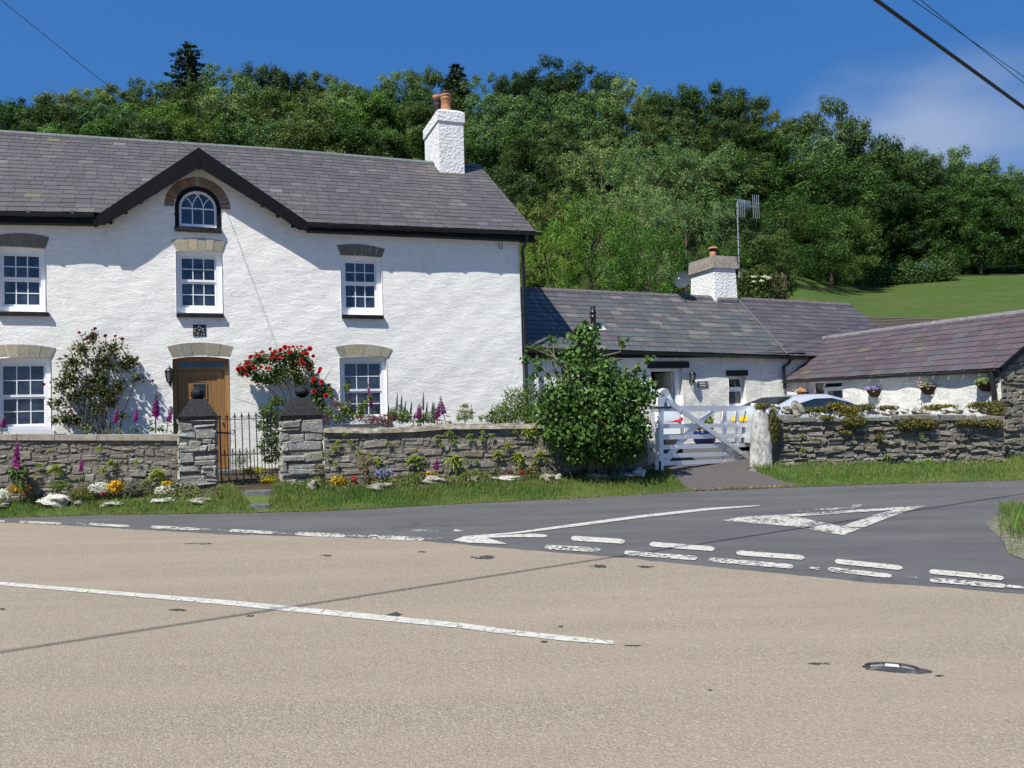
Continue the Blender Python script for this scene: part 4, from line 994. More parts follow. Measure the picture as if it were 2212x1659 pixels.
for (p, q) in ((tl(a+.02, 0), tl(a+.02, 1)), (tl(b-.02, 0), tl(b-.02, 1)), (tl(a, .04), tl(b, .04)), (tl(a, .96), tl(b, .96))): mb.bar(p, q, .05, .03, WF.N)
fan = mb.build('top_light', UPVC, ww)
mb = MB(); mb.face([tl(a, 0), tl(b, 0), tl(b, 1), tl(a, 1)]); mb.build('glass', GLASS, fan)
# bare rubble gable end facing the road
EFr = Frame(WF.p(wu1, 0, .02), U20, N20)
gw = 2*abs(WOT)+.0
def stones(mb, F, u0, u1, zlo, zhi, row, wid, seed=0, cols=None, proud=(.012, .05), end=False, gap=.01, jit=1.7, clip=None):
    rn = random.Random(seed); cols = cols or ((.2, .195, .18), (.15, .145, .135), (.24, .225, .195), (.17, .15, .12), (.28, .27, .25))
    top = max(zhi(u0), zhi((u0+u1)/2), zhi(u1)); z = min(zlo(u0), zlo(u1))
    while z < top:
        h = row*rn.uniform(.55, 1.5); u = u0-rn.uniform(0, wid)
        ph = rn.uniform(0, 6.28)
        while u < u1:
            w = wid*rn.choice((.45, .7, .9, 1.1, 1.5, 2.0))*rn.uniform(.85, 1.15); a, b = max(u, u0), min(u+w, u1); u += w
            if b-a < .03: continue
            m = (a+b)/2; wv = .02*jit*math.sin(m*2.3+ph)+.012*jit*math.sin(m*7.1+ph*2); lo = max(z+wv, zlo(m)); hi = min(z+h+wv, zhi(m))
            if hi-lo < .025: continue
            if clip and not clip(m, (lo+hi)/2): continue
            sub = [(lo, hi)]
            if hi-lo > row*1.0 and rn.random() < .3: k = lo+(hi-lo)*rn.uniform(.35, .65); sub = [(lo, k), (k, hi)]
            for (l, t) in sub:
                j = lambda: rn.uniform(-1, 1)*.014*jit; g = gap*.5*rn.uniform(.4, 1.6); pr = rn.uniform(*proud); c = rn.choice(cols); k = rn.uniform(.8, 1.2); mb.col = tuple(x*k for x in c)
                q = [(a+g+j(), l+g+j()), (b-g+j(), l+g+j()), (b-g+j(), t-g+j()), (a+g+j(), t-g+j())]
                mx_, mz_ = m, (l+t)/2; ins = min(.018, (t-l)*.2)
                q2 = [(x+(ins if x < mx_ else -ins)+j()*.4, zz+(ins if zz < mz_ else -ins)+j()*.4) for x, zz in q]
                A = [F.p(x, zz, -.01) for x, zz in q]; Bq = [F.p(x, zz, pr+rn.uniform(-.006, .006)) for x, zz in q2]
                mb.face(Bq)
                for i in range(4): n = (i+1) % 4; mb.face([A[i], A[n], Bq[n], Bq[i]])
        z += h
mb = MB()
zg = lambda u: (wzb(wu1)+(wzt(wu1)-wzb(wu1))*min(u, gw-u)/abs(WOT))
mb.prism([EFr.p(0, .05, 0), EFr.p(gw, .05, 0), EFr.p(gw, zg(gw)-.02, 0), EFr.p(gw/2, zg(gw/2)-.02, 0), EFr.p(0, zg(0)-.02, 0)], N20*-.3)
gab = mb.build('gable_wall', MORTAR, wing)
mb = MB(); stones(mb, EFr, 0, gw, lambda u: .05, lambda u: zg(u)-.03, .11, .2, 41, ((.26, .24, .19), (.2, .185, .15), (.3, .27, .2), (.17, .16, .14)), (.01, .05)); mb.build('gable_stones', STONE, gab)
mb = MB(); mb.face([WF.p(0, .1, 2*WOT), WF.p(wu1-.3, .1, 2*WOT), WF.p(wu1-.3, wzb(wu1), 2*WOT), WF.p(0, wzb(0), 2*WOT)]); mb.build('side_wall', WHITEWASH2, wing)

# timber shed beyond
y_ = 31
s0, s1, s2, s3 = aty(1872, 684, y_+2), aty(2045, 690, y_+2), aty(2045, 712, y_), aty(1872, 708, y_)
sh = empty('shed', (s3.x, s3.y, 1), 'brown weatherboarded shed roof showing beyond the purple roof', 'shed')
mb = MB(); nb = 7
for k in range(nb):
    a, b = k/nb, (k+.96)/nb; L = lambda p, q, t: p+(q-p)*t; kk = random.uniform(.8, 1.2); mb.col = (.13*kk, .105*kk, .085*kk)
    mb.face([L(s3, s0, a)+Z3*.04, L(s2, s1, a)+Z3*.04, L(s2, s1, b+.03), L(s3, s0, b+.03)]); mb.col = (.03, .025, .02); mb.face([L(s3, s0, a)-Z3*.02, L(s2, s1, a)-Z3*.02, L(s2, s1, a)+Z3*.04, L(s3, s0, a)+Z3*.04])
mb.build('roof', m_attr('weathered_boards', .85, .2, 8, .3), sh)
mb = MB(); bz = 1.0; i_ = .15
mb.hexa([Vector((s3.x+i_, s3.y+i_, bz)), Vector((s2.x-i_, s2.y+i_, bz)), Vector((s1.x-i_, s1.y, bz)), Vector((s0.x+i_, s0.y, bz)), s3+Vector((i_, i_, -.12)), s2+Vector((-i_, i_, -.12)), s1+Vector((-i_, 0, -.12)), s0+Vector((i_, 0, -.12))]); mb.build('wall', m_plain('shed_boards', (.12, .09, .065), .9, .1), sh)
# ------------------------------------------------------------------ garden walls and gate piers
def wall_frame(pa, pb):
    a = aty(*pa); b = aty(*pb); U = (b-a); U.z = 0; L = U.length; U.normalize(); return Frame(a, U, Vector((U.y, -U.x, 0))), L
GREYS = ((.25, .227, .19), (.2, .18, .15), (.28, .26, .22), (.225, .188, .142), (.3, .28, .24), (.255, .215, .16))
def garden_wall(name, label, pa, pb, tops, row, wid, seed, thick=.38, ztop_fn=None, cols=GREYS, proud=(.004, .028)):
    F, L = wall_frame(pa, pb)
    zt_ = lerp_fn([F.q(x, y) for x, y in tops])
    g = lambda u: gzz(F.p(u, 0).x, F.p(u, 0).y)-.12
    w = empty(name, F.p(L/2, g(L/2)), label, 'wall')
    n = 16; mb = MB()
    for k in range(n):
        a, b = L*k/n, L*(k+1)/n
        mb.hexa([F.p(a, g(a), 0), F.p(b, g(b), 0), F.p(b, g(b), -thick), F.p(a, g(a), -thick), F.p(a, zt_(a)-.04, 0), F.p(b, zt_(b)-.04, 0), F.p(b, zt_(b)-.04, -thick), F.p(a, zt_(a)-.04, -thick)])
    mb.build('core', MORTAR, w)
    mb = MB(); stones(mb, F, 0, L, g, lambda u: zt_(u)-.03, row, wid, seed, cols, proud); mb.build('rubble_face', STONE, w)
    return w, F, L, zt_
lw, LF, LL, lzt = garden_wall('garden_wall', 'grey rubble wall with flat coping left of the small iron gate', (-60, 1060, 13.55), (389, 1050, 13.85), [(0, 945), (385, 946)], .1, .17, 3)
mb = MB(); n = 5
for k in range(n):
    a, b = LL*k/n+.004, LL*(k+1)/n-.004; d = .008*math.sin(k*2.1)
    mb.hexa([LF.p(a, lzt(a)-.045, .05), LF.p(b, lzt(b)-.045, .05), LF.p(b, lzt(b)-.045, -.43), LF.p(a, lzt(a)-.045, -.43), LF.p(a, lzt(a)+.05+d, .045), LF.p(b, lzt(b)+.05+d, .045), LF.p(b, lzt(b)+.05+d, -.42), LF.p(a, lzt(a)+.05+d, -.42)])
mb.build('coping', COPING, lw)
rw, RF_, RL, rzt = garden_wall('garden_wall', 'ferny rubble wall with rounded coping between gate pier and big shrub', (702, 1040, 14.05), (1400, 1025, 14.75), [(702, 928), (800, 930), (905, 926), (960, 921), (1165, 920), (1400, 930)], .1, .18, 8)
mb = MB(); mb.smooth = True; rows = []
rn = random.Random(6)
for k in range(49):
    u = RL*k/48; j = [rn.uniform(-.018, .018) for _ in range(9)]
    rows.append([RF_.p(u, rzt(u)-.05+(.09+j[i])*math.sin(math.pi*i/8), -.16+.235*math.cos(math.pi*i/8)+j[i]) for i in range(9)])
mb.grid(rows); mb.face(rows[0]); mb.smooth = False
M_ = Mat('weathered_coping', .95, spec=.1); p_ = M_.pos(); f_ = M_.noise(p_, 7, 6, .72); mb.build('coping', M_.done(M_.ramp(f_, [(.36, (.1, .09, .07)), (.5, (.2, .175, .135)), (.64, (.34, .32, .27))]), M_.bump(f_, .04)), rw)
yw, YF, YL, yzt = garden_wall('yard_wall', 'rough rubble yard wall topped with white boulders and stonecrop', (1684, 1004, 15.3), (2172, 1006, 15.15), [(1684, 898), (1760, 903), (1900, 900), (2060, 898), (2172, 899)], .09, .16, 17, .45, cols=((.2, .188, .16), (.155, .145, .125), (.24, .222, .185), (.175, .15, .112), (.28, .262, .23)), proud=(.01, .07))
QUARTZ = None
M_ = Mat('white_quartz', .8, spec=.25); p_ = M_.pos(); f_ = M_.noise(p_, 12, 6, .7); QUARTZ = M_.done(M_.ramp(f_, [(.34, (.17, .15, .11)), (.46, (.42, .4, .35)), (.6, (.66, .64, .58))]), M_.bump(f_, .05))
M_ = Mat('grey_rock', .9, spec=.2); p_ = M_.pos(); f_ = M_.noise(p_, 9, 6, .7); GREYROCK = M_.done(M_.ramp(f_, [(.35, (.1, .1, .075)), (.5, (.26, .245, .2)), (.66, (.45, .43, .37))]), M_.bump(f_, .05))
rn = random.Random(4)
Z8 = lambda x, y: (1603.7+x*.28333, 636+y*.28333)
for x, y, w_, h_, q_ in ((258, 865, 68, 60, 1), (345, 880, 80, 60, 0), (425, 880, 100, 130, 2), (545, 915, 60, 50, 1), (610, 925, 70, 55, 1), (715, 920, 85, 75, 1), (900, 915, 45, 45, 1), (950, 905, 55, 50, 1), (1020, 885, 75, 65, 1), (1105, 905, 70, 50, 1), (1165, 905, 60, 45, 2), (1245, 890, 55, 45, 1), (1330, 895, 80, 55, 2), (1405, 905, 70, 40, 0), (1570, 885, 90, 45, 1), (1660, 895, 70, 40, 2), (1780, 885, 70, 40, 1), (1850, 890, 70, 45, 1), (1905, 885, 50, 40, 0)):
    u, z = YF.q(*Z8(x, y), -.1); r = w_*.28333/1720*15.2*.5; hh = h_*.28333/1720*15.2*.5; z = max(z, yzt(u)+hh*.5)
    mb = MB(); mb.blob(YF.p(u, z, -.1-rn.uniform(0, .1)), 1, int(x), 7, .3, (r, r*.9, hh)); mb.build('cope_boulder', QUARTZ if q_ == 1 else GREYROCK, yw)
mb = MB(); stones(mb, YF, 0, YL, lambda u: yzt(u)-.1, lambda u: yzt(u)+.02, .13, .34, 77, ((.15, .15, .14), (.19, .185, .17)), (.05, .09)); mb.build('capping_slabs', STONE, yw)
# piers
def pier(px0, px1, yb, Y, cap_x, cap_y, top_x, top_y, ball, label, seed, sq=1.):
    a, b = aty(px0, yb, Y), aty(px1, yb, Y); F = Frame(a, U20, N20); W_ = F.q(px1, yb)[0]; zb_ = gzz(a.x+.3, a.y)-.1; zc0 = F.q((px0+px1)/2, cap_y[1])[1]; zc1 = F.q((px0+px1)/2, cap_y[0])[1]
    e = empty('gate_pier', F.p(W_/2, zb_, -W_/2), label, 'gate pier')
    mb = MB(); F.bx(mb, .015, W_-.015, zb_, zc0, -W_+.015, -.015); mb.build('core', MORTAR, e)
    mb = MB(); cc = ((.42, .41, .375), (.35, .34, .31), (.48, .465, .425), (.38, .355, .3))
    stones(mb, F, 0, W_, lambda u: zb_, lambda u: zc0, .13, .27, seed, cc, (.0, .03), gap=.01)
    stones(mb, Frame(F.p(0, 0, -W_), -N20*-1, -U20), 0, W_, lambda u: zb_, lambda u: zc0, .13, .27, seed+1, cc, (.0, .03), gap=.01)
    stones(mb, Frame(F.p(W_, 0, 0), -N20, U20), 0, W_, lambda u: zb_, lambda u: zc0, .13, .27, seed+2, cc, (.0, .03), gap=.01)
    mb.build('stonework', STONE, e)
    c0 = F.q(cap_x[0], cap_y[1], .04)[0]; c1 = F.q(cap_x[1], cap_y[1], .04)[0]; t0 = F.q(top_x[0], top_y, -W_/2)[0]; t1 = F.q(top_x[1], top_y, -W_/2)[0]; zt_ = F.q(sum(top_x)/2, top_y, -W_/2)[1]
    cw = (c1-c0); cm_ = (c0+c1)/2; tw = t1-t0; dm = -W_/2; P = F.p
    def ringp(w, z): return [P(cm_-w/2, z, dm+w/2), P(cm_+w/2, z, dm+w/2), P(cm_+w/2, z, dm-w/2), P(cm_-w/2, z, dm-w/2)]
    mb = MB(); mb.hexa(ringp(cw*.99, zc0)+ringp(cw, zc1)); mb.hexa(ringp(cw*.985, zc1+.001)+ringp(tw, zt_))
    cap = mb.build('cap', BLACKSTONE, e)
    mb = MB(); bc = F.q(ball[0], ball[1], dm); mb.blob(P(bc[0], bc[1], dm), ball[2]/1720*(Y+.3), 1, 12, .0, (1, 1, sq)); mb.build('ball_finial', BLACKSTONE, e)
    return e, F, W_
lp, LPF, LPW = pier(387, 469, 1047, 13.75, (383.5, 471), (899, 907), (412, 444), 862, (427.3, 851, 15.2), 'grey stone gate pier with black pyramid cap and round ball, left of iron gate', 50)
rp, RPF, RPW = pier(610, 700, 1040, 13.95, (605, 699), (897, 906), (636, 670), 860, (653, 846.5, 16.2), 'pale stone gate pier with black pyramid cap and squashed ball, right of iron gate', 60, .8)
# iron gate
Z6 = lambda x, y: (464.5+x*.13333, 862.7+y*.13333)
g0 = LPF.p(LPW, 0, -.22); GI = Frame(g0, U20, N20)
ig = empty('iron_gate', GI.p(.45, .35), 'black wrought iron garden gate with spear tops and scrolls', 'gate')
def gi(x, y): return GI.q(*Z6(x, y))
def ibar(name, p, q, w, spear=True):
    (u0, z0), (u1, z1) = p, q; mb = MB(); a, b = GI.p(u0, z0), GI.p(u1, z1); d = (b-a).normalized()
    mb.bar(a, b, w, w, N20)
    if spear: mb.tube([b-d*.002, b+d*.02, b+d*.035, b+d*.095], [w*.5, w*1.15, w*.9, .001], 6)
    return mb.build(name, IRON, ig)
for xt, xb, yt, yb in ((75, 108, 300, 1465), (195, 230, 296, 1460), (320, 350, 290, 1452), (433, 468, 285, 1445), (548, 590, 278, 1440), (665, 705, 272, 1436), (785, 822, 265, 1430), (895, 935, 260, 1420)):
    ibar('upright_bar', gi(xb, yb), gi(xt, yt), .017 if xt != 75 else .026)
ibar('hanging_bar', gi(1055, 1425), gi(1020, 250), .03, False)
for xt, xb, yt in ((158, 168, 880), (285, 292, 865), (400, 407, 862), (517, 525, 860), (632, 645, 850), (755, 765, 845), (868, 880, 842), (965, 980, 838)):
    ibar('dog_bar', gi(xb, 1205 if xb < 500 else 1190), gi(xt, yt), .013)
for (x0, y0), (x1, y1), h in (((75, 335), (1025, 296), .012), ((100, 910), (1040, 866), .014), ((105, 1222), (1055, 1183), .016), ((108, 1462), (1055, 1412), .02)):
    mb = MB(); mb.bar(GI.p(*gi(x0, y0), .003), GI.p(*gi(x1, y1), .003), .012, h); mb.build('rail', IRON, ig)
def ring_i(x, y, r, name='scroll', rad=.006, a0=0, a1=6.283):
    u, z = gi(x, y); r = r*.13333/1720*14.2; mb = MB(); mb.tube([GI.p(u+r*math.cos(t), z+r*math.sin(t), .004) for t in (a0+(a1-a0)*k/14 for k in range(15))], rad, 5); return mb.build(name, IRON, ig)
for k, x in enumerate((178, 300, 418, 530, 645, 760, 880, 995)):
    dy = -k*5; ring_i(x, 1290+dy, 52); ring_i(x-5, 1412+dy, 40)
for k, x in enumerate((75, 195, 320, 433, 548, 665, 785, 895)):
    for s in (-1, 1): ring_i(x+s*26, 300-k*5, 15, 'curl', .0035)
for k, x in enumerate((160, 285, 400, 517, 632, 755, 868)):
    for s in (-1, 1): ring_i(x+s*26, 882-k*6, 14, 'curl', .0035)
mb = MB(); a = gi(-20, 535); b = gi(255, 548); mb.bar(GI.p(*a, .012), GI.p(*b, .012), .012, .03); u, z = gi(283, 530); mb.tube([GI.p(u+.035*math.cos(t), z+.035*math.sin(t), .012) for t in (-2.5+5.3*k/12 for k in range(13))], .007, 5); mb.build('latch', IRON, ig)

# white field gate
ZG = lambda x, y: (1404.6+x*.11997, 818.4+y*.11997)       # closest zoom of the gate
hA = aty(1425, 1018, 14.6); tB = aty(1622, 1000, 16.8); gU = tB-hA; gU.z = 0; gL = gU.length; gU.normalize()
GF = Frame(hA, gU, Vector((gU.y, -gU.x, 0)))
wg = empty('field_gate', GF.p(gL/2, .35), 'white painted wooden five bar field gate closed across the driveway', 'gate')
def gq(x, y, o=0): return GF.q(*ZG(x, y), o)
def plank(name, x0, ya, yb, x1, yc, yd, o0, o1, mat=WHITEPAINT):
    """left end from ya to yb, right end from yc to yd, pixels of the close zoom"""
    a, b, c, d = gq(x0, yb), gq(x1, yd), gq(x1, yc), gq(x0, ya); mb = MB()
    mb.hexa([GF.p(*a, o1), GF.p(*b, o1), GF.p(*b, o0), GF.p(*a, o0), GF.p(*d, o1), GF.p(*c, o1), GF.p(*c, o0), GF.p(*d, o0)]); return mb.build(name, mat, wg)
XR = 1835
for ya, yb, yc, yd in ((487, 583, 483, 580), (815, 895, 800, 865), (1010, 1095, 983, 1052), (1190, 1272, 1152, 1222), (1350, 1428, 1295, 1372), (1490, 1566, 1420, 1490)):
    plank('rail', 205, ya, yb, XR, yc, yd, -.012, .012)
hp = [(205, 1659), (205, 820), (212, 470), (240, 370), (275, 320), (300, 270), (305, 225), (280, 182), (235, 170), (180, 195), (130, 250), (100, 350), (95, 480), (130, 600), (132, 1640)]
mb = MB(); mb.prism([GF.p(*gq(x, y), .045) for x, y in hp], -GF.N*.095); mb.build('heel_post', WHITEPAINT, wg)
mb = MB(); a = gq(1845, 440); b = gq(1890, 440); c = gq(1870, 1640)[1]; GF.bx(mb, a[0], b[0], c, a[1], -.045, .045); mb.build('toe_post', WHITEPAINT, wg)
plank('upright', 1335, 583, 1500, 1385, 583, 1500, -.05, -.013); plank('upright', 1562, 583, 1490, 1610, 583, 1490, -.05, -.013)
def braceq(name, pts, o0, o1):
    mb = MB(); mb.prism([GF.p(*gq(x, y), o1) for x, y in pts], -GF.N*(o1-o0)); return mb.build(name, WHITEPAINT, wg)
braceq('brace', [(112, 300), (150, 255), (410, 430), (900, 780), (1815, 1430), (1790, 1495), (880, 850), (420, 540)], .013, .04)
braceq('brace', [(1110, 583), (880, 745), (640, 1000), (420, 1240), (300, 1400), (215, 1560), (300, 1560), (420, 1400), (560, 1230), (720, 1040), (1010, 745), (1190, 583)], -.05, -.0135)
mb = MB(); p, q = gq(80, 520, .06), gq(400, 515, .06); mb.bar(GF.p(*p, .05), GF.p(*q, .03), .015, .035); mb.build('hinge_strap', IRON, wg)
mb = MB(); p, q = gq(185, 1480, .06), gq(182, 1655, .06); mb.bar(GF.p(*p, .052), GF.p(*q, .052), .035, .02); mb.build('bottom_hinge', IRON, wg)
for x, y in ((920, 843), (1200, 1035), (1435, 1197), (1634, 1338), (1372, 1345), (1366, 1478), (1380, 832), (1607, 836), (1380, 1028), (1602, 1020), (1596, 1190), (1594, 1478), (652, 1048), (488, 1225), (190, 583), (545, 550)):
    mb = MB(); u, z = gq(x, y, .03); mb.blob(GF.p(u, z, .014 if x in (1380, 1607, 1602, 1596, 1372, 1366, 1594, 652, 488, 190) else .041), .011, 1, 4, 0); mb.build('bolt_head', WHITEPAINT, wg)
mb = MB(); p = gq(1790, 815, .03); mb.tube([GF.p(p[0], p[1], .04), GF.p(p[0]+.06, p[1]+.03, .05), GF.p(p[0]+.13, p[1]+.06, .06)], .007, 5); mb.build('catch', IRON, wg)
# white painted hanging pillar, half hidden by the shrub
a = aty(1393, 1022, 14.95); b = aty(1418, 1022, 14.85); mb = MB(); F = Frame(a, U20, N20); W_ = F.q(1418, 1000)[0]; zz = F.q(1405, 857)[1]; rows = []
rn = random.Random(8)
for k in range(11):
    z = .2+(zz-.2)*k/10; w2 = .012; rows.append([F.p(x+rn.uniform(-w2, w2), z, o+rn.uniform(-w2, w2)) for x, o in ((0, 0), (W_*.5, .02), (W_, 0), (W_, -.3), (W_*.5, -.32), (0, -.3))])
mb.grid(rows, True); mb.face(rows[-1])
tag(mb.build('gate_pillar', WHITEWASH2, loc=F.p(0, .25)), 'whitewashed stone gate pillar beside the big green shrub', 'gate pillar')
# leaning standing stone at the latch end
a = aty(1627, 1014, 15.1); F = Frame(a, Vector((.97, .1, 0)), Vector((.1, -.97, 0))); mb = MB(); mb.smooth = True; rows = []
ol = [(1625, 1017, 1674, 1019), (1628, 990, 1673, 992), (1630, 965, 1671, 965), (1632, 940, 1669, 940), (1633, 915, 1667, 915), (1635, 898, 1663, 896), (1637, 888, 1656, 885), (1640, 883, 1650, 881)]
for i, (xa, ya, xb, yb) in enumerate(ol):
    (u0, z0), (u1, z1) = F.q(xa, ya), F.q(xb, yb); dp = .3 if i < 6 else .3-.09*(i-5); row = []
    for k in range(14):
        t = 6.283*k/14; cx = math.copysign(abs(math.cos(t))**.55, math.cos(t)); cy = math.copysign(abs(math.sin(t))**.55, math.sin(t)); r = 1+random.Random(i*20+k).uniform(-.05, .05)
        row.append(F.p((u0+u1)/2+(u1-u0)/2*cx*r, (z0+(z1-z0)*(cx+1)/2) if i else .15, -dp/2+dp/2*cy*r))
    rows.append(row)
mb.grid(rows, True); mb.face(rows[-1])
M_ = Mat('limewashed_stone', .85, spec=.2); p_ = M_.pos(); f_ = M_.noise(M_.mapv(p_, (1, 1, .5)), 9, 6, .72); STAND = M_.done(M_.ramp(f_, [(.3, (.14, .13, .11)), (.44, (.33, .32, .29)), (.58, (.6, .59, .56))]), M_.bump(f_, .05))
tag(mb.build('standing_stone', STAND, loc=F.p(.2, .25), weld=True), 'tall pale lichened standing stone used as latch post of the white gate', 'gate post')

# ------------------------------------------------------------------ things fixed to the buildings
GLOW = m_plain('lantern_glass', (.35, .36, .36), .15, .5)
def lantern(F, px, y0, y1, label, off, s=1.):
    u, zt_ = F.q(px, y0, off); z0 = F.q(px, y1, off)[1]; h = zt_-z0; b = F.p(u, z0, off); e = empty('wall_lantern', b, label, 'lantern'); r = h*.2*s
    mb = MB(); mb.lathe(b, [(.001, h), (.012, h*.97), (.012, h*.9), (r*.55, h*.83), (r*1.2, h*.72), (r*1.2, h*.7), (.001, h*.7)], 6); mb.lathe(b, [(.001, h*.0), (.012, h*.02), (.02, h*.1), (r*.75, h*.2), (r*.75, h*.23), (.001, h*.23)], 6)
    for k in range(6):
        t = 6.283*k/6; mb.bar(b+Vector((r*.72*math.cos(t), r*.72*math.sin(t), h*.22)), b+Vector((r*1.08*math.cos(t), r*1.08*math.sin(t), h*.71)), .012, .012, (math.cos(t), math.sin(t), 0))
    p0 = F.p(u, z0+h*.12, 0); mb.bar(F.p(u, z0+h*.08, .0), F.p(u, z0+h*.3, .0), .03, .05, F.N); mb.tube([F.p(u, z0+h*.1, .02), F.p(u, z0-h*.03, off*.5), F.p(u, z0+h*.03, off)], .012, 6); mb.build('frame', PLASTIC, e)
    mb = MB(); mb.lathe(b, [(r*.66, h*.23), (r*1.0, h*.7)], 6); mb.build('glass', m_plain('smoked_glass', (.1, .105, .11), .1, .6), e)
    mb = MB(); mb.lathe(b, [(.001, h*.25), (r*.28, h*.27), (r*.3, h*.5), (.001, h*.56)], 8); mb.build('bulb', GLOW, e)
lantern(HF, 366, 788, 833, 'black carriage lantern on white wall left of the oak front door', .13)
lantern(CF, 1495.5, 797, 830, 'black lantern on cottage wall above the slate name sign', .14, .95)
# lettering cut as thin bars
def strokes(mb, F, lines, off, w, dep=.004):
    for a, b in lines: mb.bar(F.p(*a, off), F.p(*b, off), w, dep, F.N) if False else stroke(mb, F, a, b, off, w, dep)
def stroke(mb, F, a, b, off, w, dep):
    a = Vector(a); b = Vector(b); d = b-a
    if d.length < 1e-6: return
    d.normalize(); n = Vector((-d.y, d.x))*w/2; a = a-d*w*.35; b = b+d*w*.35; q = [a-n, b-n, b+n, a+n]
    mb.hexa([F.p(p.x, p.y, off) for p in q]+[F.p(p.x, p.y, off+dep) for p in q])
FONT = {'E': [((1, 0), (0, 0)), ((0, 0), (0, 1)), ((0, 1), (1, 1)), ((0, .52), (.7, .52))], '1': [((.5, 0), (.5, 1))], '8': [((.1, .1), (.1, .42)), ((.1, .42), (.9, .55)), ((.9, .55), (.9, .9)), ((.9, .9), (.5, 1)), ((.5, 1), (.1, .9)), ((.1, .9), (.1, .55)), ((.1, .55), (.9, .42)), ((.9, .42), (.9, .1)), ((.9, .1), (.5, 0)), ((.5, 0), (.1, .1))],
        '0': [((.1, .2), (.1, .8)), ((.1, .8), (.5, 1)), ((.5, 1), (.9, .8)), ((.9, .8), (.9, .2)), ((.9, .2), (.5, 0)), ((.5, 0), (.1, .2))]}
pu0, pz1 = HF.q(416.8, 701, .005); pu1, pz0 = HF.q(445, 726, .005); pw, ph = pu1-pu0, pz1-pz0
pl = empty('date_stone', HF.p((pu0+pu1)/2, pz0, 0), 'small black date stone reading A E E 1810 under the middle window', 'plaque')
mb = MB(); HF.bx(mb, pu0, pu1, pz0, pz1, -.05, .006); mb.build('slab', BLACKSTONE, pl)
mb = MB()
def glyph(ch, x, y, w, h, sw=.006):
    for a, b in FONT[ch]: stroke(mb, HF, (pu0+pw*(x+a[0]*w), pz0+ph*(y+a[1]*h)), (pu0+pw*(x+b[0]*w), pz0+ph*(y+b[1]*h)), .0062, sw, .003)
for a, b in (((.35, .64), (.49, .92)), ((.49, .92), (.67, .62))): stroke(mb, HF, (pu0+pw*a[0], pz0+ph*a[1]), (pu0+pw*b[0], pz0+ph*b[1]), .0062, .006, .003)
for a, b in (((.43, .52), (.5, .6)), ((.5, .6), (.57, .52)), ((.57, .52), (.5, .44)), ((.5, .44), (.43, .52))): stroke(mb, HF, (pu0+pw*a[0], pz0+ph*a[1]), (pu0+pw*b[0], pz0+ph*b[1]), .0062, .006, .003)
glyph('E', .08, .38, .18, .28); glyph('E', .73, .38, .18, .28)
glyph('1', .08, .06, .14, .17, .0045); glyph('8', .3, .06, .15, .27, .0045); glyph('1', .58, .06, .14, .17, .007); glyph('0', .76, .06, .15, .17, .0045)
mb.build('lettering', m_plain('faded_white_paint', (.55, .55, .53), .8), pl)
# name sign of the cottage
su0, sz1 = CF.q(1508, 824, .03); su1, sz0 = CF.q(1530, 836, .03)
sg = empty('name_sign', CF.p((su0+su1)/2, sz0, .02), 'small dark slate name sign with white script on the cottage wall', 'sign')
mb = MB(); CF.bx(mb, su0, su1, sz0, sz1, .0, .03); mb.build('board', m_plain('sign_slate', (.05, .05, .055), .6, .3, 20, .2), sg)
def text(body, F, u, z, size, off, parent, mat, name='lettering', shear=.2, align='CENTER', bold=.0):
    cu = bpy.data.curves.new(name, 'FONT'); cu.body = body; cu.size = size; cu.shear = shear; cu.align_x = align; cu.extrude = .001; cu.offset = bold; cu.resolution_u = 3
    tmp = bpy.data.objects.new(name, cu); COL.objects.link(tmp); dg = bpy.context.evaluated_depsgraph_get(); me = bpy.data.meshes.new_from_object(tmp.evaluated_get(dg)); bpy.data.objects.remove(tmp)
    base = ORG[parent.name]
    for v in me.vertices: w = F.p(u+v.co.x, z+v.co.y, off+v.co.z); v.co = w-base
    me.materials.clear(); me.materials.append(mat); return put(name, me, parent)
WHITEL = m_plain('white_lettering', (.75, .75, .73), .7)
hS = sz1-sz0; wS = su1-su0
text('Bwthyn', CF, (su0+su1)/2-.08*wS, sz0+hS*.56, hS*.4, .0315, sg, WHITEL, bold=.001); text('Gorwyn', CF, (su0+su1)/2-.05*wS, sz0+hS*.17, hS*.38, .0315, sg, WHITEL, bold=.001)
mb = MB(); ax, az = su1-.12*wS, sz0+hS*.25; mb.tube([CF.p(ax, az, .033), CF.p(ax+.008, az+hS*.25, .033), CF.p(ax+.012, az+hS*.5, .033)], [.002, .003, .007], 5); 
mb.build('flower_motif', WHITEL, sg)
# satellite dish
dc = CF.q(1475, 607, COT+.25); do_ = CF.p(dc[0], dc[1], COT+.25); dr = 19/1720*21.5
ds = empty('satellite_dish', do_-Z3*dr, 'grey satellite dish on the cottage ridge beside the chimney', 'satellite dish')
nd = Vector((-.42, -.86, .3)).normalized(); a = nd.cross(Z3).normalized(); b = a.cross(nd)
mb = MB(); mb.smooth = True; rows = []
for i in range(7):
    f = i/6; rows.append([do_+(a*math.cos(t)+b*math.sin(t)*1.08)*dr*f+nd*(.07*f*f) for t in (6.283*k/28 for k in range(28))])
mb.grid(rows, True); rim = [p-nd*.012 for p in rows[-1]]; mb.grid([rows[-1], rim], True); mb.build('reflector', m_plain('grey_dish', (.05, .062, .075), .85, .08), ds)
mb = MB(); mb.tube([do_-b*dr*.95+nd*.05, do_-b*dr*1.0+nd*.3, do_-b*dr*.6+nd*.42], .012, 6); mb.blob(do_-b*dr*.55+nd*.43, .04, 1, 6, 0); mb.build('arm', GREY_METAL, ds)
mb = MB(); mb.tube([do_-nd*.02, do_-nd*.12-Z3*.1, do_-nd*.1-Z3*.4], .02, 6); mb.build('bracket', PLASTIC, ds)
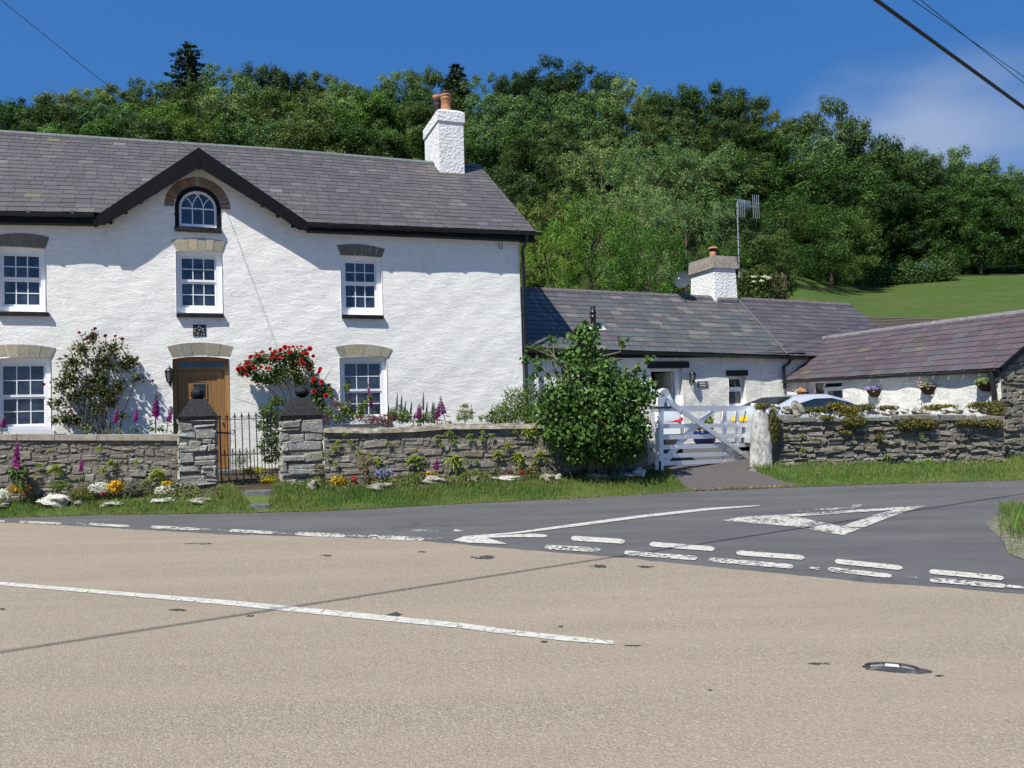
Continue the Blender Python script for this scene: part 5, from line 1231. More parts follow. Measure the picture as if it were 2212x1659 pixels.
# television aerial
ZA = lambda x, y: (1437.8+x*.14665, 420.3+y*.14665)
ab = CF.q(*ZA(1085, 1210), ork*.5+of3*.5); AO = (ork+of3)/2
AF = Frame(CF.p(0, 0, AO), U20, N20); aq = lambda x, y: AF.q(*ZA(x, y))
ae = empty('tv_aerial', AF.p(*aq(1085, 1250)), 'tall white pole with a television aerial strapped to the cottage chimney', 'aerial')
mb = MB(); p, q = AF.p(*aq(1085, 1230)), AF.p(*aq(1055, 120)); mb.tube([p, q], .022, 8); mast = mb.build('mast', GREY_METAL, ae)
mb = MB()
for k in range(9): m_ = q+(p-q)*((k+.7)/9.6); mb.tube([m_-Z3*.012, m_+Z3*.012], .026, 8)
mb.build('tape_bands', PLASTIC, mast)
bd = (N20*-.85+U20*.52).normalized(); b0 = q+Z3*.02; bt = AF.p(*aq(1255, 165)); Lb = 1.5
bA = b0; bB = AF.p(*AF.q(*ZA(1262, 180), -.5), -.5)
mb = MB(); mb.bar(bA, bB, .02, .02); mb.build('boom', GREY_METAL, ae)
for k in range(13):
    m_ = bA+(bB-bA)*(k/13); mb = MB(); hh = .11+.006*k; mb.tube([m_-Z3*hh*.5, m_+Z3*hh], .0075, 5); mb.build('element', GREY_METAL, ae)
lat = (U20*.9+N20*-.4).normalized()
for side in (-1, 1):
    for k in range(4):
        m_ = bB+U20*(.07+.075*k if side > 0 else -.26-.085*(3-k)*.9)+U20*.0; mb = MB(); mb.tube([m_-Z3*.36, m_+Z3*(.4 if side > 0 else .2)], .0085, 5); mb.build('reflector_rod', GREY_METAL, ae)
mb = MB(); mb.bar(bB+U20*-.52, bB+U20*.3, .012, .012); mb.build('cross_bar', GREY_METAL, ae)
mb = MB(); c_ = AF.p(*aq(1060, 1155), .03); mb.tube([c_+U20*.13*math.cos(t)+Z3*.17*math.sin(t) for t in (6.283*k/16 for k in range(17))], .016, 6); mb.build('cable_coil', m_plain('grey_cable', (.1, .1, .1), .6), ae)
mb = MB(); u, z = HF.q(1080, 524, .02); mb.tube([HF.p(u-.03, z, .02), HF.p(u-.025, z-.12, .03), HF.p(u+.02, z-.16, .03), HF.p(u+.05, z-.12, .03), HF.p(u+.045, z-.03, .02)], .008, 5); mb.build('wall_hook', IRON, house)

# ------------------------------------------------------------------ overhead wires
def sag(a, b, s, n=24): return [a+(b-a)*(k/n)-Z3*s*4*(k/n)*(1-k/n) for k in range(n+1)]
S1, S2 = atz(0, 1410, 0), atz(1350, 1200, 0)
n1 = (S2-S1).cross(SUN).normalized(); n2 = ray(1897, 0).cross(ray(2212, 230)).normalized(); dl2 = n1.cross(n2).normalized()
# point on both planes
A_ = np.array([list(n1), list(n2), list(dl2)]); B_ = np.array([n1.dot(S1), n2.dot(CAM), 0]); wp = Vector(np.linalg.solve(A_, B_))
pa = onplane(1897, 0, S1, n1); pb = onplane(2212, 230, S1, n1)
print('cable', pa, pb)
dcb = (pb-pa).normalized()
e0, e1 = pa-dcb*22, pb+dcb*45
mb = MB(); mb.tube(sag(e0, e1, .02), .021, 7); tag(mb.build('overhead_cable', PLASTIC, loc=e0), 'thick black overhead cable crossing the top right corner of the sky', 'cable')
for k, (x0, y0, x1, y1) in enumerate(((1973, 0, 2212, 165), (1990, 0, 2212, 179))):
    a = aty(x0, y0, 24.0); b = aty(x1, y1, 30.0); d = (b-a).normalized(); mb = MB(); mb.tube(sag(a-d*14, b+d*45, .02), .013, 5)
    tag(mb.build('overhead_wire', PLASTIC, loc=a), ('thin upper wire above the thick cable', 'thin lower wire just above the thick cable')[1-k] if False else ('lower of two thin wires beside the thick cable', 'upper of two thin wires beside the thick cable')[k], 'wire', 'thin overhead wires')
W1_, W2_p = HF.p(*HF.q(536, 455)), HF.p(*HF.q(622, 725))        # where the wire's own shadow crosses the facade
n1 = (W2_p-W1_).cross(SUN).normalized()
b = onplane(12.5, 0, W1_, n1); a = HF.p(*HF.q(428, 339, .31), .31); d = b-a
print('service wire', a, b, (a-HF.O).dot(HF.N))
mb = MB(); mb.tube(sag(a, a+d*2.2, .06), .0055, 5); tag(mb.build('service_wire', PLASTIC, loc=a), 'thin wire running from the black gable up to the top left', 'wire')
# road stud in the near carriageway
c0 = atz(1928, 1445, .004); ax_ = (atz(2001, 1452, 0)-atz(1851, 1441, 0)).normalized(); ay_ = Vector((-ax_.y, ax_.x, 0))
st = empty('road_stud', c0, 'cast iron reflecting road stud set in dark tar on the buff road', 'road stud')
Lh = .28
def sp(x, y, z): return c0+ax_*x*.56+ay_*y*.62+Z3*z*.42
mb = MB(); n = 28; mb.face([sp((.36 if math.cos(t) > 0 else .28)*math.cos(t), .105*math.sin(t), .006) for t in (6.283*k/n for k in range(n))]); mb.build('tar_bed', TAR, st)
mb = MB()
prof = [(-.25, .006), (-.2, .03), (-.09, .05), (.09, .05), (.2, .03), (.25, .006)]
for s, (ya, yb) in ((0, (-.085, -.055)), (1, (.055, .085))): 
    for (xa, za), (xb, zb_) in zip(prof, prof[1:]): mb.hexa([sp(xa, ya, .004), sp(xb, ya, .004), sp(xb, yb, .004), sp(xa, yb, .004), sp(xa, ya*.9, za+.002), sp(xb, ya*.9, zb_+.002), sp(xb, yb*.9, zb_+.002), sp(xa, yb*.9, za+.002)])
mb.build('casting', m_plain('cast_iron', (.1, .092, .095), .4, .5, 30, .3, metal=.6), st)
mb = MB(); mb.hexa([sp(-.075, -.05, .01), sp(.075, -.05, .01), sp(.075, .05, .01), sp(-.075, .05, .01), sp(-.06, -.045, .047), sp(.06, -.045, .047), sp(.06, .045, .047), sp(-.06, .045, .047)]); mb.build('rubber_pad', m_plain('white_pad', (.62, .6, .6), .4), st)
for s in (-1, 1):
    mb = MB(); mb.hexa([sp(s*.08, -.05, .008), sp(s*.2, -.045, .008), sp(s*.2, .045, .008), sp(s*.08, .05, .008), sp(s*.085, -.045, .034), sp(s*.2, -.04, .014), sp(s*.2, .04, .014), sp(s*.085, .045, .034)]) if s > 0 else mb.hexa([sp(-.2, -.045, .008), sp(-.08, -.05, .008), sp(-.08, .05, .008), sp(-.2, .045, .008), sp(-.2, -.04, .014), sp(-.085, -.045, .034), sp(-.085, .045, .034), sp(-.2, .04, .014)]); mb.build('ramp', m_plain('dull_steel', (.42, .4, .37), .45, .4, 20, .3, metal=.5), st)

# ------------------------------------------------------------------ cars
CARP = bpy.data.materials.new('silver_car_paint'); CARP.use_nodes = True; b_ = CARP.node_tree.nodes['Principled BSDF']
b_.inputs['Base Color'].default_value = (.56, .585, .61, 1); b_.inputs['Metallic'].default_value = .3; b_.inputs['Roughness'].default_value = .28; b_.inputs['Coat Weight'].default_value = .6
CARG = m_plain('car_glass', (.012, .02, .025), .05, .8, 2, .3); RED = m_plain('red_lens', (.5, .012, .015), .2, .6); YEL = m_plain('yellow_plate', (.75, .47, .02), .5, .3); TYRE = m_plain('tyre_rubber', (.015, .015, .016), .8, .2); ALLOY = m_plain('alloy_wheel', (.45, .46, .47), .35, .5, metal=.7); BUMP = m_plain('dark_bumper', (.03, .03, .032), .55, .3)
def car(loc, head, L, W, H, st, label, plate, badge=None):
    """st: stations (x from the tail, belt height, roof height, cabin width factor); local frame x forward, y left"""
    e = empty('parked_car', loc, label, 'car'); F_ = Vector((math.cos(head), math.sin(head), 0)); Lf = Vector((-math.sin(head), math.cos(head), 0))
    def P(x, y, z): return Vector(loc)+F_*x+Lf*y+Z3*z
    def sec(x, zb_, zr, f, wx, zl):
        w = W/2*wx; cab = zr-zb_ > .03; wr_ = w*f if cab else w*.93
        return [(0, zl), (w*.9, zl), (w, zl+.12), (w*1.0, .55), (w*.965, zb_), (wr_*1.0, zr-.04 if cab else zb_+.005), (wr_*.86, zr if cab else zb_+.03), (0, zr+.015 if cab else zb_+.045)]
    rows = []
    for (x, zb_, zr, f, wx, zl) in st:
        s = sec(x, zb_, zr, f, wx, zl); rows.append([P(x, y, z) for y, z in s]+[P(x, -y, z) for y, z in s[::-1][1:-1]])
    mb = MB(); mb.smooth = True; mb.grid(rows, True); mb.smooth = False; mb.face(rows[0]); mb.face(rows[-1][::-1]); body = mb.build('body', CARP, e, weld=True)
    return e, P, sec
def wheels(e, P, W, xs, r=.31):
    for x in xs:
        for s in (1, -1):
            y = s*(W/2-.09); mb = MB(); c = P(x, y, r)
            ax = (P(x, y+s*.1, r)-c).normalized(); fx = (P(x+1, y, r)-c).normalized()
            mb.smooth = True; mb.grid([[c+ax*o+(fx*math.cos(t)+Z3*math.sin(t))*rr for t in (6.283*k/22 for k in range(22))] for o, rr in ((-.1, r*.6), (-.1, r*.94), (-.06, r), (.06, r), (.1, r*.94), (.1, r*.64))], True); mb.smooth = False; wh = mb.build('wheel', TYRE, e)
            mb = MB(); rim = [[c+ax*o+(fx*math.cos(t)+Z3*math.sin(t))*rr for t in (6.283*k/20 for k in range(20))] for o, rr in ((.07, .02), (.075, r*.3), (.06, r*.55), (.098, r*.65))]; mb.grid(rim, True); mb.face(rim[0]); mb.build('rim', ALLOY, wh)
# estate car nosed up to the cottage door
h1 = R_(88); W1 = 1.72; p1 = Vector((2.52, 15.75, 0)); p1.z = gzz(p1.x, p1.y+1.5)+.02
ST1 = [(0, .72, .73, .9, .88, .42), (.06, .86, .87, .9, .96, .34), (.12, .93, 1.0, .92, .97, .3), (.42, .95, 1.37, .78, .98, .28), (.75, .95, 1.43, .78, 1, .26), (1.6, .94, 1.45, .79, 1, .24), (2.2, .92, 1.38, .77, 1, .24), (2.85, .92, .98, .86, 1, .25), (3.45, .84, .85, .9, .98, .28), (3.7, .68, .69, .9, .92, .32)]
c1, P1, sec1 = car(p1, h1, 3.7, W1, 1.44, ST1, 'silver estate car parked tail towards the white gate, half hidden by the shrub', None)
wheels(c1, P1, W1, (.62, 3.0), .3)
mb = MB(); mb.face([P1(.1, .6, 1.0), P1(.1, -.6, 1.0), P1(.405, -.5, 1.33), P1(.405, .5, 1.33)]); mb.build('rear_window', CARG, c1)
mb = MB()
mb.face([P1(.34, -.83, .99), P1(.5, -.69, 1.33), P1(1.55, -.7, 1.4), P1(2.1, -.69, 1.35), P1(2.75, -.82, .97)]); mb.face([P1(.34, .83, .99), P1(2.75, .82, .97), P1(2.1, .69, 1.35), P1(1.55, .7, 1.4), P1(.5, .69, 1.33)])
for k, (n_, f_) in enumerate((('side_window', -1), ('side_window', 1))):
    mb = MB(); mb.face([P1(.36, f_*.835, .985), P1(.52, f_*.69, 1.33), P1(1.55, f_*.698, 1.4), P1(2.1, f_*.685, 1.34), P1(2.75, f_*.835, .965)]); mb.build(n_, CARG, c1)
for s in (-1, 1):
    mb = MB(); mb.hexa([P1(.0, s*.48, .76), P1(.0, s*.8, .76), P1(.2, s*.87, .76), P1(.2, s*.48, .76), P1(.06, s*.48, .84), P1(.06, s*.8, .84), P1(.2, s*.87, .84), P1(.2, s*.48, .84)]); mb.build('tail_light', RED, c1)
    mb = MB(); mb.hexa([P1(.12, s*.8, .9), P1(.2, s*.855, .9), P1(.3, s*.86, .9), P1(.3, s*.8, .9), P1(.2, s*.76, 1.05), P1(.24, s*.8, 1.05), P1(.34, s*.81, 1.05), P1(.34, s*.76, 1.05)]); mb.build('tail_light', RED, c1)
mb = MB(); mb.hexa([P1(-.06, -.78, .34), P1(-.06, .78, .34), P1(.1, .85, .34), P1(.1, -.85, .34), P1(-.06, -.78, .52), P1(-.06, .78, .52), P1(.1, .86, .52), P1(.1, -.86, .52)]); mb.build('bumper', BUMP, c1)
mb = MB(); mb.hexa([P1(-.075, -.76, .52), P1(-.075, .76, .52), P1(.08, .86, .52), P1(.08, -.86, .52), P1(-.03, -.76, .64), P1(-.03, .76, .64), P1(.1, .86, .64), P1(.1, -.86, .64)]); mb.build('bumper_skin', CARP, c1)
mb = MB(); mb.hexa([P1(-.085, .1, .36), P1(-.085, .62, .36), P1(-.06, .62, .36), P1(-.06, .1, .36), P1(-.085, .1, .47), P1(-.085, .62, .47), P1(-.06, .62, .47), P1(-.06, .1, .47)]); mb.build('number_plate', YEL, c1)
class PFr:
    def __init__(s, P, x, y0): s.P, s.x, s.y0 = P, x, y0
    def p(s, u, z, off=0): return s.P(s.x-off, s.y0-u, z)
text('2.0i', PFr(P1, -.028, -.5), 0, .675, .07, .01, c1, GREY_METAL, 'badge', 0)
# low saloon parked along the yard wall
h2 = R_(20); W2_ = 1.66; p2 = Vector((4.78, 16.85, 0)); p2.z = gzz(6, 17.5)+.0
ST2 = [(0, .72, .73, .9, .86, .4), (.06, .92, .93, .92, .95, .32), (.14, .99, 1.01, .92, .97, .28), (.5, .98, 1.04, .88, .98, .25), (.95, .95, 1.2, .76, 1, .24), (1.35, .93, 1.26, .74, 1, .22), (1.8, .91, 1.27, .75, 1, .22), (2.25, .89, 1.17, .76, 1, .22), (2.8, .86, .9, .86, 1, .24), (3.4, .76, .77, .9, .97, .28), (3.7, .6, .61, .9, .9, .32)]
c2, P2_, sec2 = car(p2, h2, 3.7, W2_, 1.22, ST2, 'low silver saloon with yellow number plate parked behind the yard wall', None)
wheels(c2, P2_, W2_, (.65, 3.0), .29)
mb = MB(); mb.face([P2_(.47, .58, 1.05), P2_(.47, -.58, 1.05), P2_(.98, -.5, 1.225), P2_(.98, .5, 1.225)]); o_ = mb.build('rear_window', CARG, c2)
o_.location = (0, 0, .012)
for f_ in (-1, 1):
    mb = MB(); mb.face([P2_(.78, f_*.835, .955), P2_(1.0, f_*.715, 1.09), P2_(1.4, f_*.685, 1.175), P2_(1.85, f_*.69, 1.18), P2_(2.25, f_*.71, 1.09), P2_(2.7, f_*.84, .9)]); mb.build('side_window', CARG, c2)
for s in (-1, 1):
    mb = MB(); mb.hexa([P2_(-.01, s*.5, .72), P2_(.03, s*.74, .72), P2_(.2, s*.83, .72), P2_(.2, s*.5, .72), P2_(.03, s*.56, .88), P2_(.06, s*.78, .88), P2_(.24, s*.83, .88), P2_(.24, s*.56, .88)]); mb.build('tail_light', RED, c2)
mb = MB(); mb.hexa([P2_(-.055, -.7, .3), P2_(-.055, .7, .3), P2_(.1, .81, .3), P2_(.1, -.81, .3), P2_(-.04, -.7, .5), P2_(-.04, .7, .5), P2_(.1, .82, .5), P2_(.1, -.82, .5)]); mb.build('bumper', CARP, c2)
mb = MB(); mb.hexa([P2_(-.012, -.26, .74), P2_(-.012, .26, .74), P2_(.04, .26, .74), P2_(.04, -.26, .74), P2_(.03, -.26, .86), P2_(.03, .26, .86), P2_(.08, .26, .86), P2_(.08, -.26, .86)]); np_ = mb.build('number_plate', YEL, c2)
# blue glazed pot by the cottage wall
bp = onplane(1522, 962, CF.p(0, 0, .45), CF.N); bp.z = gzz(bp.x, bp.y)+.02
pt_ = empty('plant_pot', bp, 'round cobalt blue glazed pot with a leafy plant behind the white gate', 'plant pot')
mb = MB(); mb.lathe(bp, [(.001, 0), (.2, 0), (.27, .08), (.3, .2), (.28, .28), (.29, .32), (.26, .33), (.24, .27), (.001, .26)], 24); mb.build('pot', m_plain('cobalt_glaze', (.006, .012, .1), .15, .6, 8, .3), pt_)
POT_AT = bp
# ------------------------------------------------------------------ trees: tapered trunk with limbs, crown of many leaf sized faces in clumps
PAL = {'ash': ((.155, .23, .085), (.125, .2, .068), (.18, .25, .1)), 'oak': ((.04, .072, .017), (.05, .088, .022), (.06, .1, .026)), 'willow': ((.1, .135, .036), (.085, .12, .03), (.115, .15, .045)),
       'lime': ((.1, .19, .025), (.12, .21, .032), (.08, .16, .02)), 'beech': ((.065, .12, .024), (.08, .14, .03), (.055, .1, .02)), 'conifer': ((.014, .03, .014), (.02, .04, .018), (.012, .026, .014))}
def trunk_mesh(H, r, seed, limbs=6, lo=.22):
    rn = random.Random(seed); mb = MB(); pts = [Vector((rn.uniform(-.03, .03)*H*k/5, rn.uniform(-.03, .03)*H*k/5, H*.82*k/6)) for k in range(7)]
    mb.tube(pts, [r*1.35, r, r*.85, r*.7, r*.5, r*.3, r*.12], 8)
    for k in range(limbs):
        f = lo+(.72-lo)*k/limbs; b = Vector((0, 0, H*f)); a = rn.uniform(0, 6.28); L = H*rn.uniform(.22, .36); d = Vector((math.cos(a), math.sin(a), rn.uniform(.5, 1.1))).normalized()
        mb.tube([b, b+d*L*.5+Vector((0, 0, .1*L)), b+d*L+Vector((0, 0, .25*L))], [r*.45, r*.28, r*.06], 5)
    return mb
def clump_leaves(cs, rs, counts, size, pal, up=.35, flat=.85, droop=.2, jit=.75, asp=.6):
    P, Nn, C = [], [], []
    for c, r, n in zip(cs, rs, counts):
        d = unit(RNG.normal(size=(n, 3))); ph = RNG.uniform(0, 6.28, 6); lob = .82+.3*np.sin(3.1*d[:, :1]+ph[0])*np.sin(2.7*d[:, 1:2]+ph[1])+.22*np.sin(5.3*d[:, 2:]+ph[2]+3*d[:, :1])+.16*np.sin(8.7*d[:, 1:2]+ph[3]+5*d[:, 2:]); rad = r*1.12*lob*RNG.uniform(.3, 1.05, (n, 1))**.5*np.where(RNG.random((n, 1)) < .07, RNG.uniform(1, 1.4, (n, 1)), 1)
        p = c+d*rad*np.array([1, 1, flat]); P.append(p)
        Nn.append(unit(d*1.0+np.array([0, 0, up])+RNG.normal(size=(n, 3))*jit)); b = pal[RNG.integers(len(pal))]; C.append(varied(b, n, .28, .1)*(1+RNG.uniform(-.12, .12))*np.array([.93, 1, .95]))
    P = np.concatenate(P); Nn = np.concatenate(Nn); C = np.concatenate(C)
    return leafq(P, Nn, RNG.uniform(size[0], size[1], len(P)), asp, droop), C
def broadleaf(kind, H=14., Rw=6., seed=0, ncl=60, per=170, leaf=(.28, .5), low=.2, rcl=(.13, .24), top=.35, name=None):
    rn = np.random.default_rng(seed); cs, rs = [], []; tries = 0
    while len(cs) < ncl and tries < 9000:
        tries += 1
        d = unit(rn.normal(size=3)); d = np.sign(d)*np.abs(d)**.8; q = rn.uniform(.3, 1)**.4
        zc = H*(low+(1-low)*.5); p = np.array([d[0]*Rw*q, d[1]*Rw*q, zc+d[2]*H*(1-low)*.5*q]); f = (p[2]/H-low)/(1-low)
        w = Rw*1.05; r = rn.uniform(*rcl)*Rw*(1 if f < .8 else .85)
        if np.hypot(p[0], p[1])+r*.7 > w or p[2]+r*.75 > H: continue
        if any(np.linalg.norm(p-c) < .55*(r+k) for c, k in zip(cs, rs)): continue
        cs.append(p); rs.append(r)
    V, C = clump_leaves(cs, rs, [int(per*(r/(.18*Rw))**2) for r in rs], leaf, PAL[kind], up=.6 if kind == 'ash' else .45, jit=.5)
    e = empty(name or {'ash': 'ash_tree', 'oak': 'oak_tree', 'willow': 'willow_tree', 'lime': 'maple_tree', 'beech': 'beech_tree'}[kind], (0, 0, 0))
    quads('crown', V, C, LEAF, e); trunk_mesh(H, H*.022, seed).build('trunk', BARK, e)
    return e
def conifer(H=20., Rw=4., seed=1, top=.5):
    rn = random.Random(seed); e = empty('fir_tree', (0, 0, 0)); P, Nn, C = [], [], []; mb = MB(); mb.tube([(0, 0, 0), (0, 0, H*.5), (0, 0, H*.97)], [H*.018, H*.011, .03], 7)
    z = H*.06
    while z < H*.985:
        f = z/H; R = Rw*((1-f)**.42*(.55+.45*min(1, f*3+.5)))*rn.uniform(.8, 1.1); nb = max(4, int(9*(1-f)+4))
        for k in range(nb):
            a = 6.283*k/nb+rn.uniform(-.3, .3); L = R*rn.uniform(.75, 1.1); d = np.array([math.cos(a), math.sin(a), -.18]); n = int(34*L/Rw*2)+6
            t = RNG.uniform(.15, 1, (n, 1)); p = np.array([0, 0, z])+d*L*t+np.array([0, 0, .22])*L*t**2+RNG.normal(size=(n, 3))*np.array([.16, .16, .1])*(.6+L*.16)
            P.append(p); Nn.append(unit(np.array([0, 0, .6])+d*.5+RNG.normal(size=(n, 3))*.5)); C.append(varied(PAL['conifer'][rn.randrange(3)], n, .3, .1))
        z += H*.032*rn.uniform(.7, 1.3)
    P = np.concatenate(P); quads('crown', leafq(P, np.concatenate(Nn), RNG.uniform(.4, .75, len(P)), .4, .1), np.concatenate(C), LEAF, e); mb.build('trunk', BARK, e)
    return e
PROTO = {}
for k_, vs in (('ash', 3), ('oak', 3), ('willow', 2), ('beech', 2), ('lime', 2)):
    PROTO[k_] = [broadleaf(k_, 14, 6, 100*len(k_)+v*7+1, ncl=80 if k_ != 'ash' else 120, per=520 if k_ != 'ash' else 380, low=.1, rcl=(.13, .26) if k_ != 'ash' else (.1, .2), leaf=(.15, .3), top=.3+.15*v) for v in range(vs)]
PROTO['near'] = [broadleaf('lime', 10, 5, 900, ncl=110, per=380, leaf=(.1, .2), low=.1, rcl=(.1, .19), top=.45, name='maple_tree')]
PROTO['near_ash'] = [broadleaf('ash', 13, 6.5, 910, ncl=150, per=330, leaf=(.11, .23), low=.1, rcl=(.08, .16), top=.35, name='ash_tree')]
PROTO['near_beech'] = [broadleaf('beech', 10, 6, 920, ncl=120, per=360, leaf=(.11, .23), low=.04, rcl=(.1, .2), top=.4, name='beech_tree')]
PROTO['conifer'] = [conifer(20, 4.4, 3)]
SIZE = {'near': (10, 5), 'near_ash': (13, 6.5), 'near_beech': (10, 6), 'conifer': (20, 4.4)}
WORD = {'ash': 'pale grey-green ash', 'oak': 'dark green oak', 'willow': 'olive green willow', 'lime': 'bright green maple', 'beech': 'green beech', 'near': 'bright lime green maple', 'near_ash': 'tall pale feathery ash', 'near_beech': 'dense green beech', 'conifer': 'dark fir'}
USED = {}
def plant_tree(px, ytop, w, D, kind, label, group='trees on the wooded hillside', sink=0., protoname=None):
    x = (px-PW/2)/PF*D; p = aty(px, ytop, D); b = gzz(p.x, p.y)-sink; h = p.z-b; H0, R0 = SIZE.get(kind, (14, 6)); rw = w/PF*D/2*(1.12 if kind in ('conifer', 'near', 'near_ash', 'near_beech') else 1.3)
    h = max(h, rw*1.1)
    i = USED.get(kind, 0); USED[kind] = i+1; pr = PROTO[kind][i % len(PROTO[kind])]; first = i < len(PROTO[kind])
    o = pr if first else copy_tree(pr)
    rz = random.Random(px*7+ytop).uniform(0, 6.28); o.location = (p.x, p.y, p.z-h); o.rotation_euler = (0, 0, rz); o.scale = (rw/R0, rw/R0, h/H0)
    tag(o, label, 'tree', group); return o
RANKS = {'sky': 'on the skyline', 'mid': 'in the middle rank', 'low': 'in the lower rank', 'front': 'in the front rank'}
TREES = {'sky': [(10, 226, 130, 135, 'lime', 'at the left edge of the picture'), (70, 212, 110, 150, 'oak', 'above the left end of the farmhouse roof'), (142, 207, 115, 155, 'willow', 'well left of the tall fir'), (208, 199, 110, 158, 'ash', 'two trees left of the tall fir'), (275, 189, 115, 160, 'willow', 'where the service wire meets the wood'), (335, 174, 105, 160, 'ash', 'just left of the tall fir'),
  (408, 92, 150, 165, 'conifer', 'standing alone above the black gable'), (488, 149, 120, 166, 'ash', 'just right of the tall fir'), (560, 146, 100, 170, 'oak', 'right of the tall fir, first dark crown'), (628, 154, 115, 170, 'oak', 'right of the tall fir, second dark crown'), (692, 166, 110, 170, 'willow', 'midway between the two firs'), (738, 180, 90, 168, 'ash', 'left of the dip in the skyline'), (808, 184, 84, 170, 'willow', 'small crown in the dip of the skyline'), (866, 162, 105, 170, 'ash', 'above the left side of the big chimney'), (930, 154, 95, 172, 'willow', 'left of the chimney pots'),
  (985, 137, 118, 160, 'conifer', 'short one behind the chimney pots'), (1048, 171, 115, 162, 'ash', 'right of the chimney pots'), (1118, 159, 105, 150, 'oak', 'left crown of the dark trio right of the chimney'), (1185, 142, 130, 145, 'oak', 'tallest crown of the dark trio right of the chimney'), (1258, 147, 140, 142, 'oak', 'right crown of the dark trio right of the chimney'), (1335, 172, 115, 140, 'ash', 'right of the dark trio'), (1399, 200, 60, 135, 'willow', 'slim one in the notch above the cottage'), (1455, 195, 120, 130, 'beech', 'right of the notch above the cottage'), (1520, 186, 140, 125, 'oak', 'above the cottage chimney'), (1592, 211, 115, 122, 'willow', 'above the aerial'), (1652, 242, 95, 120, 'willow', 'right of the aerial, low crown'), (1772, 232, 155, 115, 'oak', 'broad one with flat top at right of centre'), (1862, 277, 130, 112, 'oak', 'stepping down right of the flat topped oak'), (1928, 312, 110, 118, 'oak', 'above the hedge at the field top'), (2016, 318, 135, 125, 'ash', 'above the right end of the hedge'), (2088, 346, 110, 128, 'oak', 'near the right edge of the picture'), (2160, 353, 125, 125, 'ash', 'at the right edge below the cloud'), (2228, 362, 120, 120, 'oak', 'cut by the right edge of the picture')],
 'mid': [(35, 256, 150, 115, 'oak', 'above the left end of the ridge'), (130, 247, 150, 116, 'willow', 'above the left part of the ridge'), (240, 235, 160, 120, 'ash', 'below the service wire'), (335, 224, 150, 125, 'lime', 'left of and below the tall fir'), (430, 198, 165, 132, 'willow', 'right under the tall fir'), (530, 190, 155, 134, 'ash', 'right of and below the tall fir'), (620, 203, 160, 132, 'willow', 'above the middle of the ridge'), (710, 214, 155, 131, 'ash', 'under the dip of the skyline'), (792, 215, 140, 130, 'lime', 'left of the chimney, bright one'), (872, 206, 140, 130, 'beech', 'touching the chimney from the left'), (952, 218, 120, 125, 'oak', 'hidden behind the chimney'), (1062, 214, 155, 118, 'ash', 'right of the big chimney'), (1160, 212, 170, 116, 'ash', 'below the left of the dark trio'), (1262, 212, 175, 113, 'ash', 'below the right of the dark trio'), (1362, 236, 140, 112, 'oak', 'dark gap below the notch'), (1452, 268, 150, 108, 'willow', 'above the satellite dish'), (1542, 268, 150, 106, 'willow', 'above the cottage chimney pot'), (1622, 290, 150, 106, 'beech', 'behind the aerial head'), (1722, 290, 150, 108, 'ash', 'under the flat topped oak'), (1835, 330, 175, 105, 'oak', 'above the left end of the hedge'), (1945, 352, 155, 108, 'oak', 'above the middle of the hedge'), (2050, 368, 155, 112, 'beech', 'above the right end of the hedge'), (2152, 388, 150, 110, 'oak', 'above the field at the right'), (2222, 398, 130, 108, 'oak', 'at the right edge above the field')],
 'low': [(85, 275, 165, 95, 'willow', 'just over the ridge at the left'), (200, 269, 165, 95, 'lime', 'just over the ridge left of the gable'), (320, 261, 165, 98, 'willow', 'just over the ridge beside the gable tip'), (440, 254, 175, 98, 'beech', 'just over the gable tip'), (560, 254, 170, 98, 'ash', 'just over the ridge right of the gable'), (680, 264, 175, 98, 'willow', 'just over the middle of the right ridge'), (790, 268, 155, 98, 'beech', 'just over the ridge, dark hollow left of the chimney'), (880, 274, 135, 98, 'beech', 'against the left face of the chimney'), (1012, 252, 140, 98, 'ash', 'against the right face of the chimney'), (1090, 275, 150, 94, 'beech', 'above the verge of the farmhouse roof'), (1182, 300, 170, 90, 'willow', 'right of the farmhouse roof slope'), (1300, 302, 200, 86, 'near_ash', 'above the cottage ridge, left of two'), (1412, 296, 225, 84, 'near_ash', 'above the cottage ridge, right of two'), (1502, 322, 180, 88, 'ash', 'above the cottage chimney'), (1582, 350, 150, 90, 'willow', 'left of the aerial head'), (1660, 372, 200, 90, 'beech', 'right of the aerial head'), (1762, 352, 210, 88, 'beech', 'left of the hedge and well above it'), (1872, 400, 170, 101, 'oak', 'behind the left half of the hedge'), (1962, 418, 160, 102, 'oak', 'behind the right half of the hedge'), (2060, 402, 190, 101, 'beech', 'behind the right end of the hedge'), (2155, 425, 195, 100, 'oak', 'at the top of the field'), (2225, 430, 140, 100, 'oak', 'at the top right corner of the field')],
 'front': [(1085, 378, 165, 76, 'willow', 'beside the farmhouse roof verge'), (1165, 425, 155, 66, 'willow', 'behind the farmhouse gutter end'), (1180, 480, 150, 50, 'near', 'beside the farmhouse corner'), (1272, 424, 200, 54, 'near', 'above the flue pipe, largest of three'), (1392, 482, 170, 50, 'near', 'left of the satellite dish'), (1350, 385, 200, 70, 'near_ash', 'behind the lime green maples'), (1475, 415, 200, 66, 'near_ash', 'behind the satellite dish'), (1560, 440, 150, 68, 'oak', 'between cottage chimney and aerial'), (1545, 520, 110, 56, 'beech', 'low one left of the cottage chimney pot'), (1688, 430, 230, 78, 'near_beech', 'right of the aerial pole'), (1790, 455, 180, 84, 'near_beech', 'left of the hedge with dark shade under it'), (1632, 500, 130, 64, 'oak', 'in the shade just right of the aerial pole'), (2110, 440, 190, 96, 'near_beech', 'standing in the field right of the hedge')]}
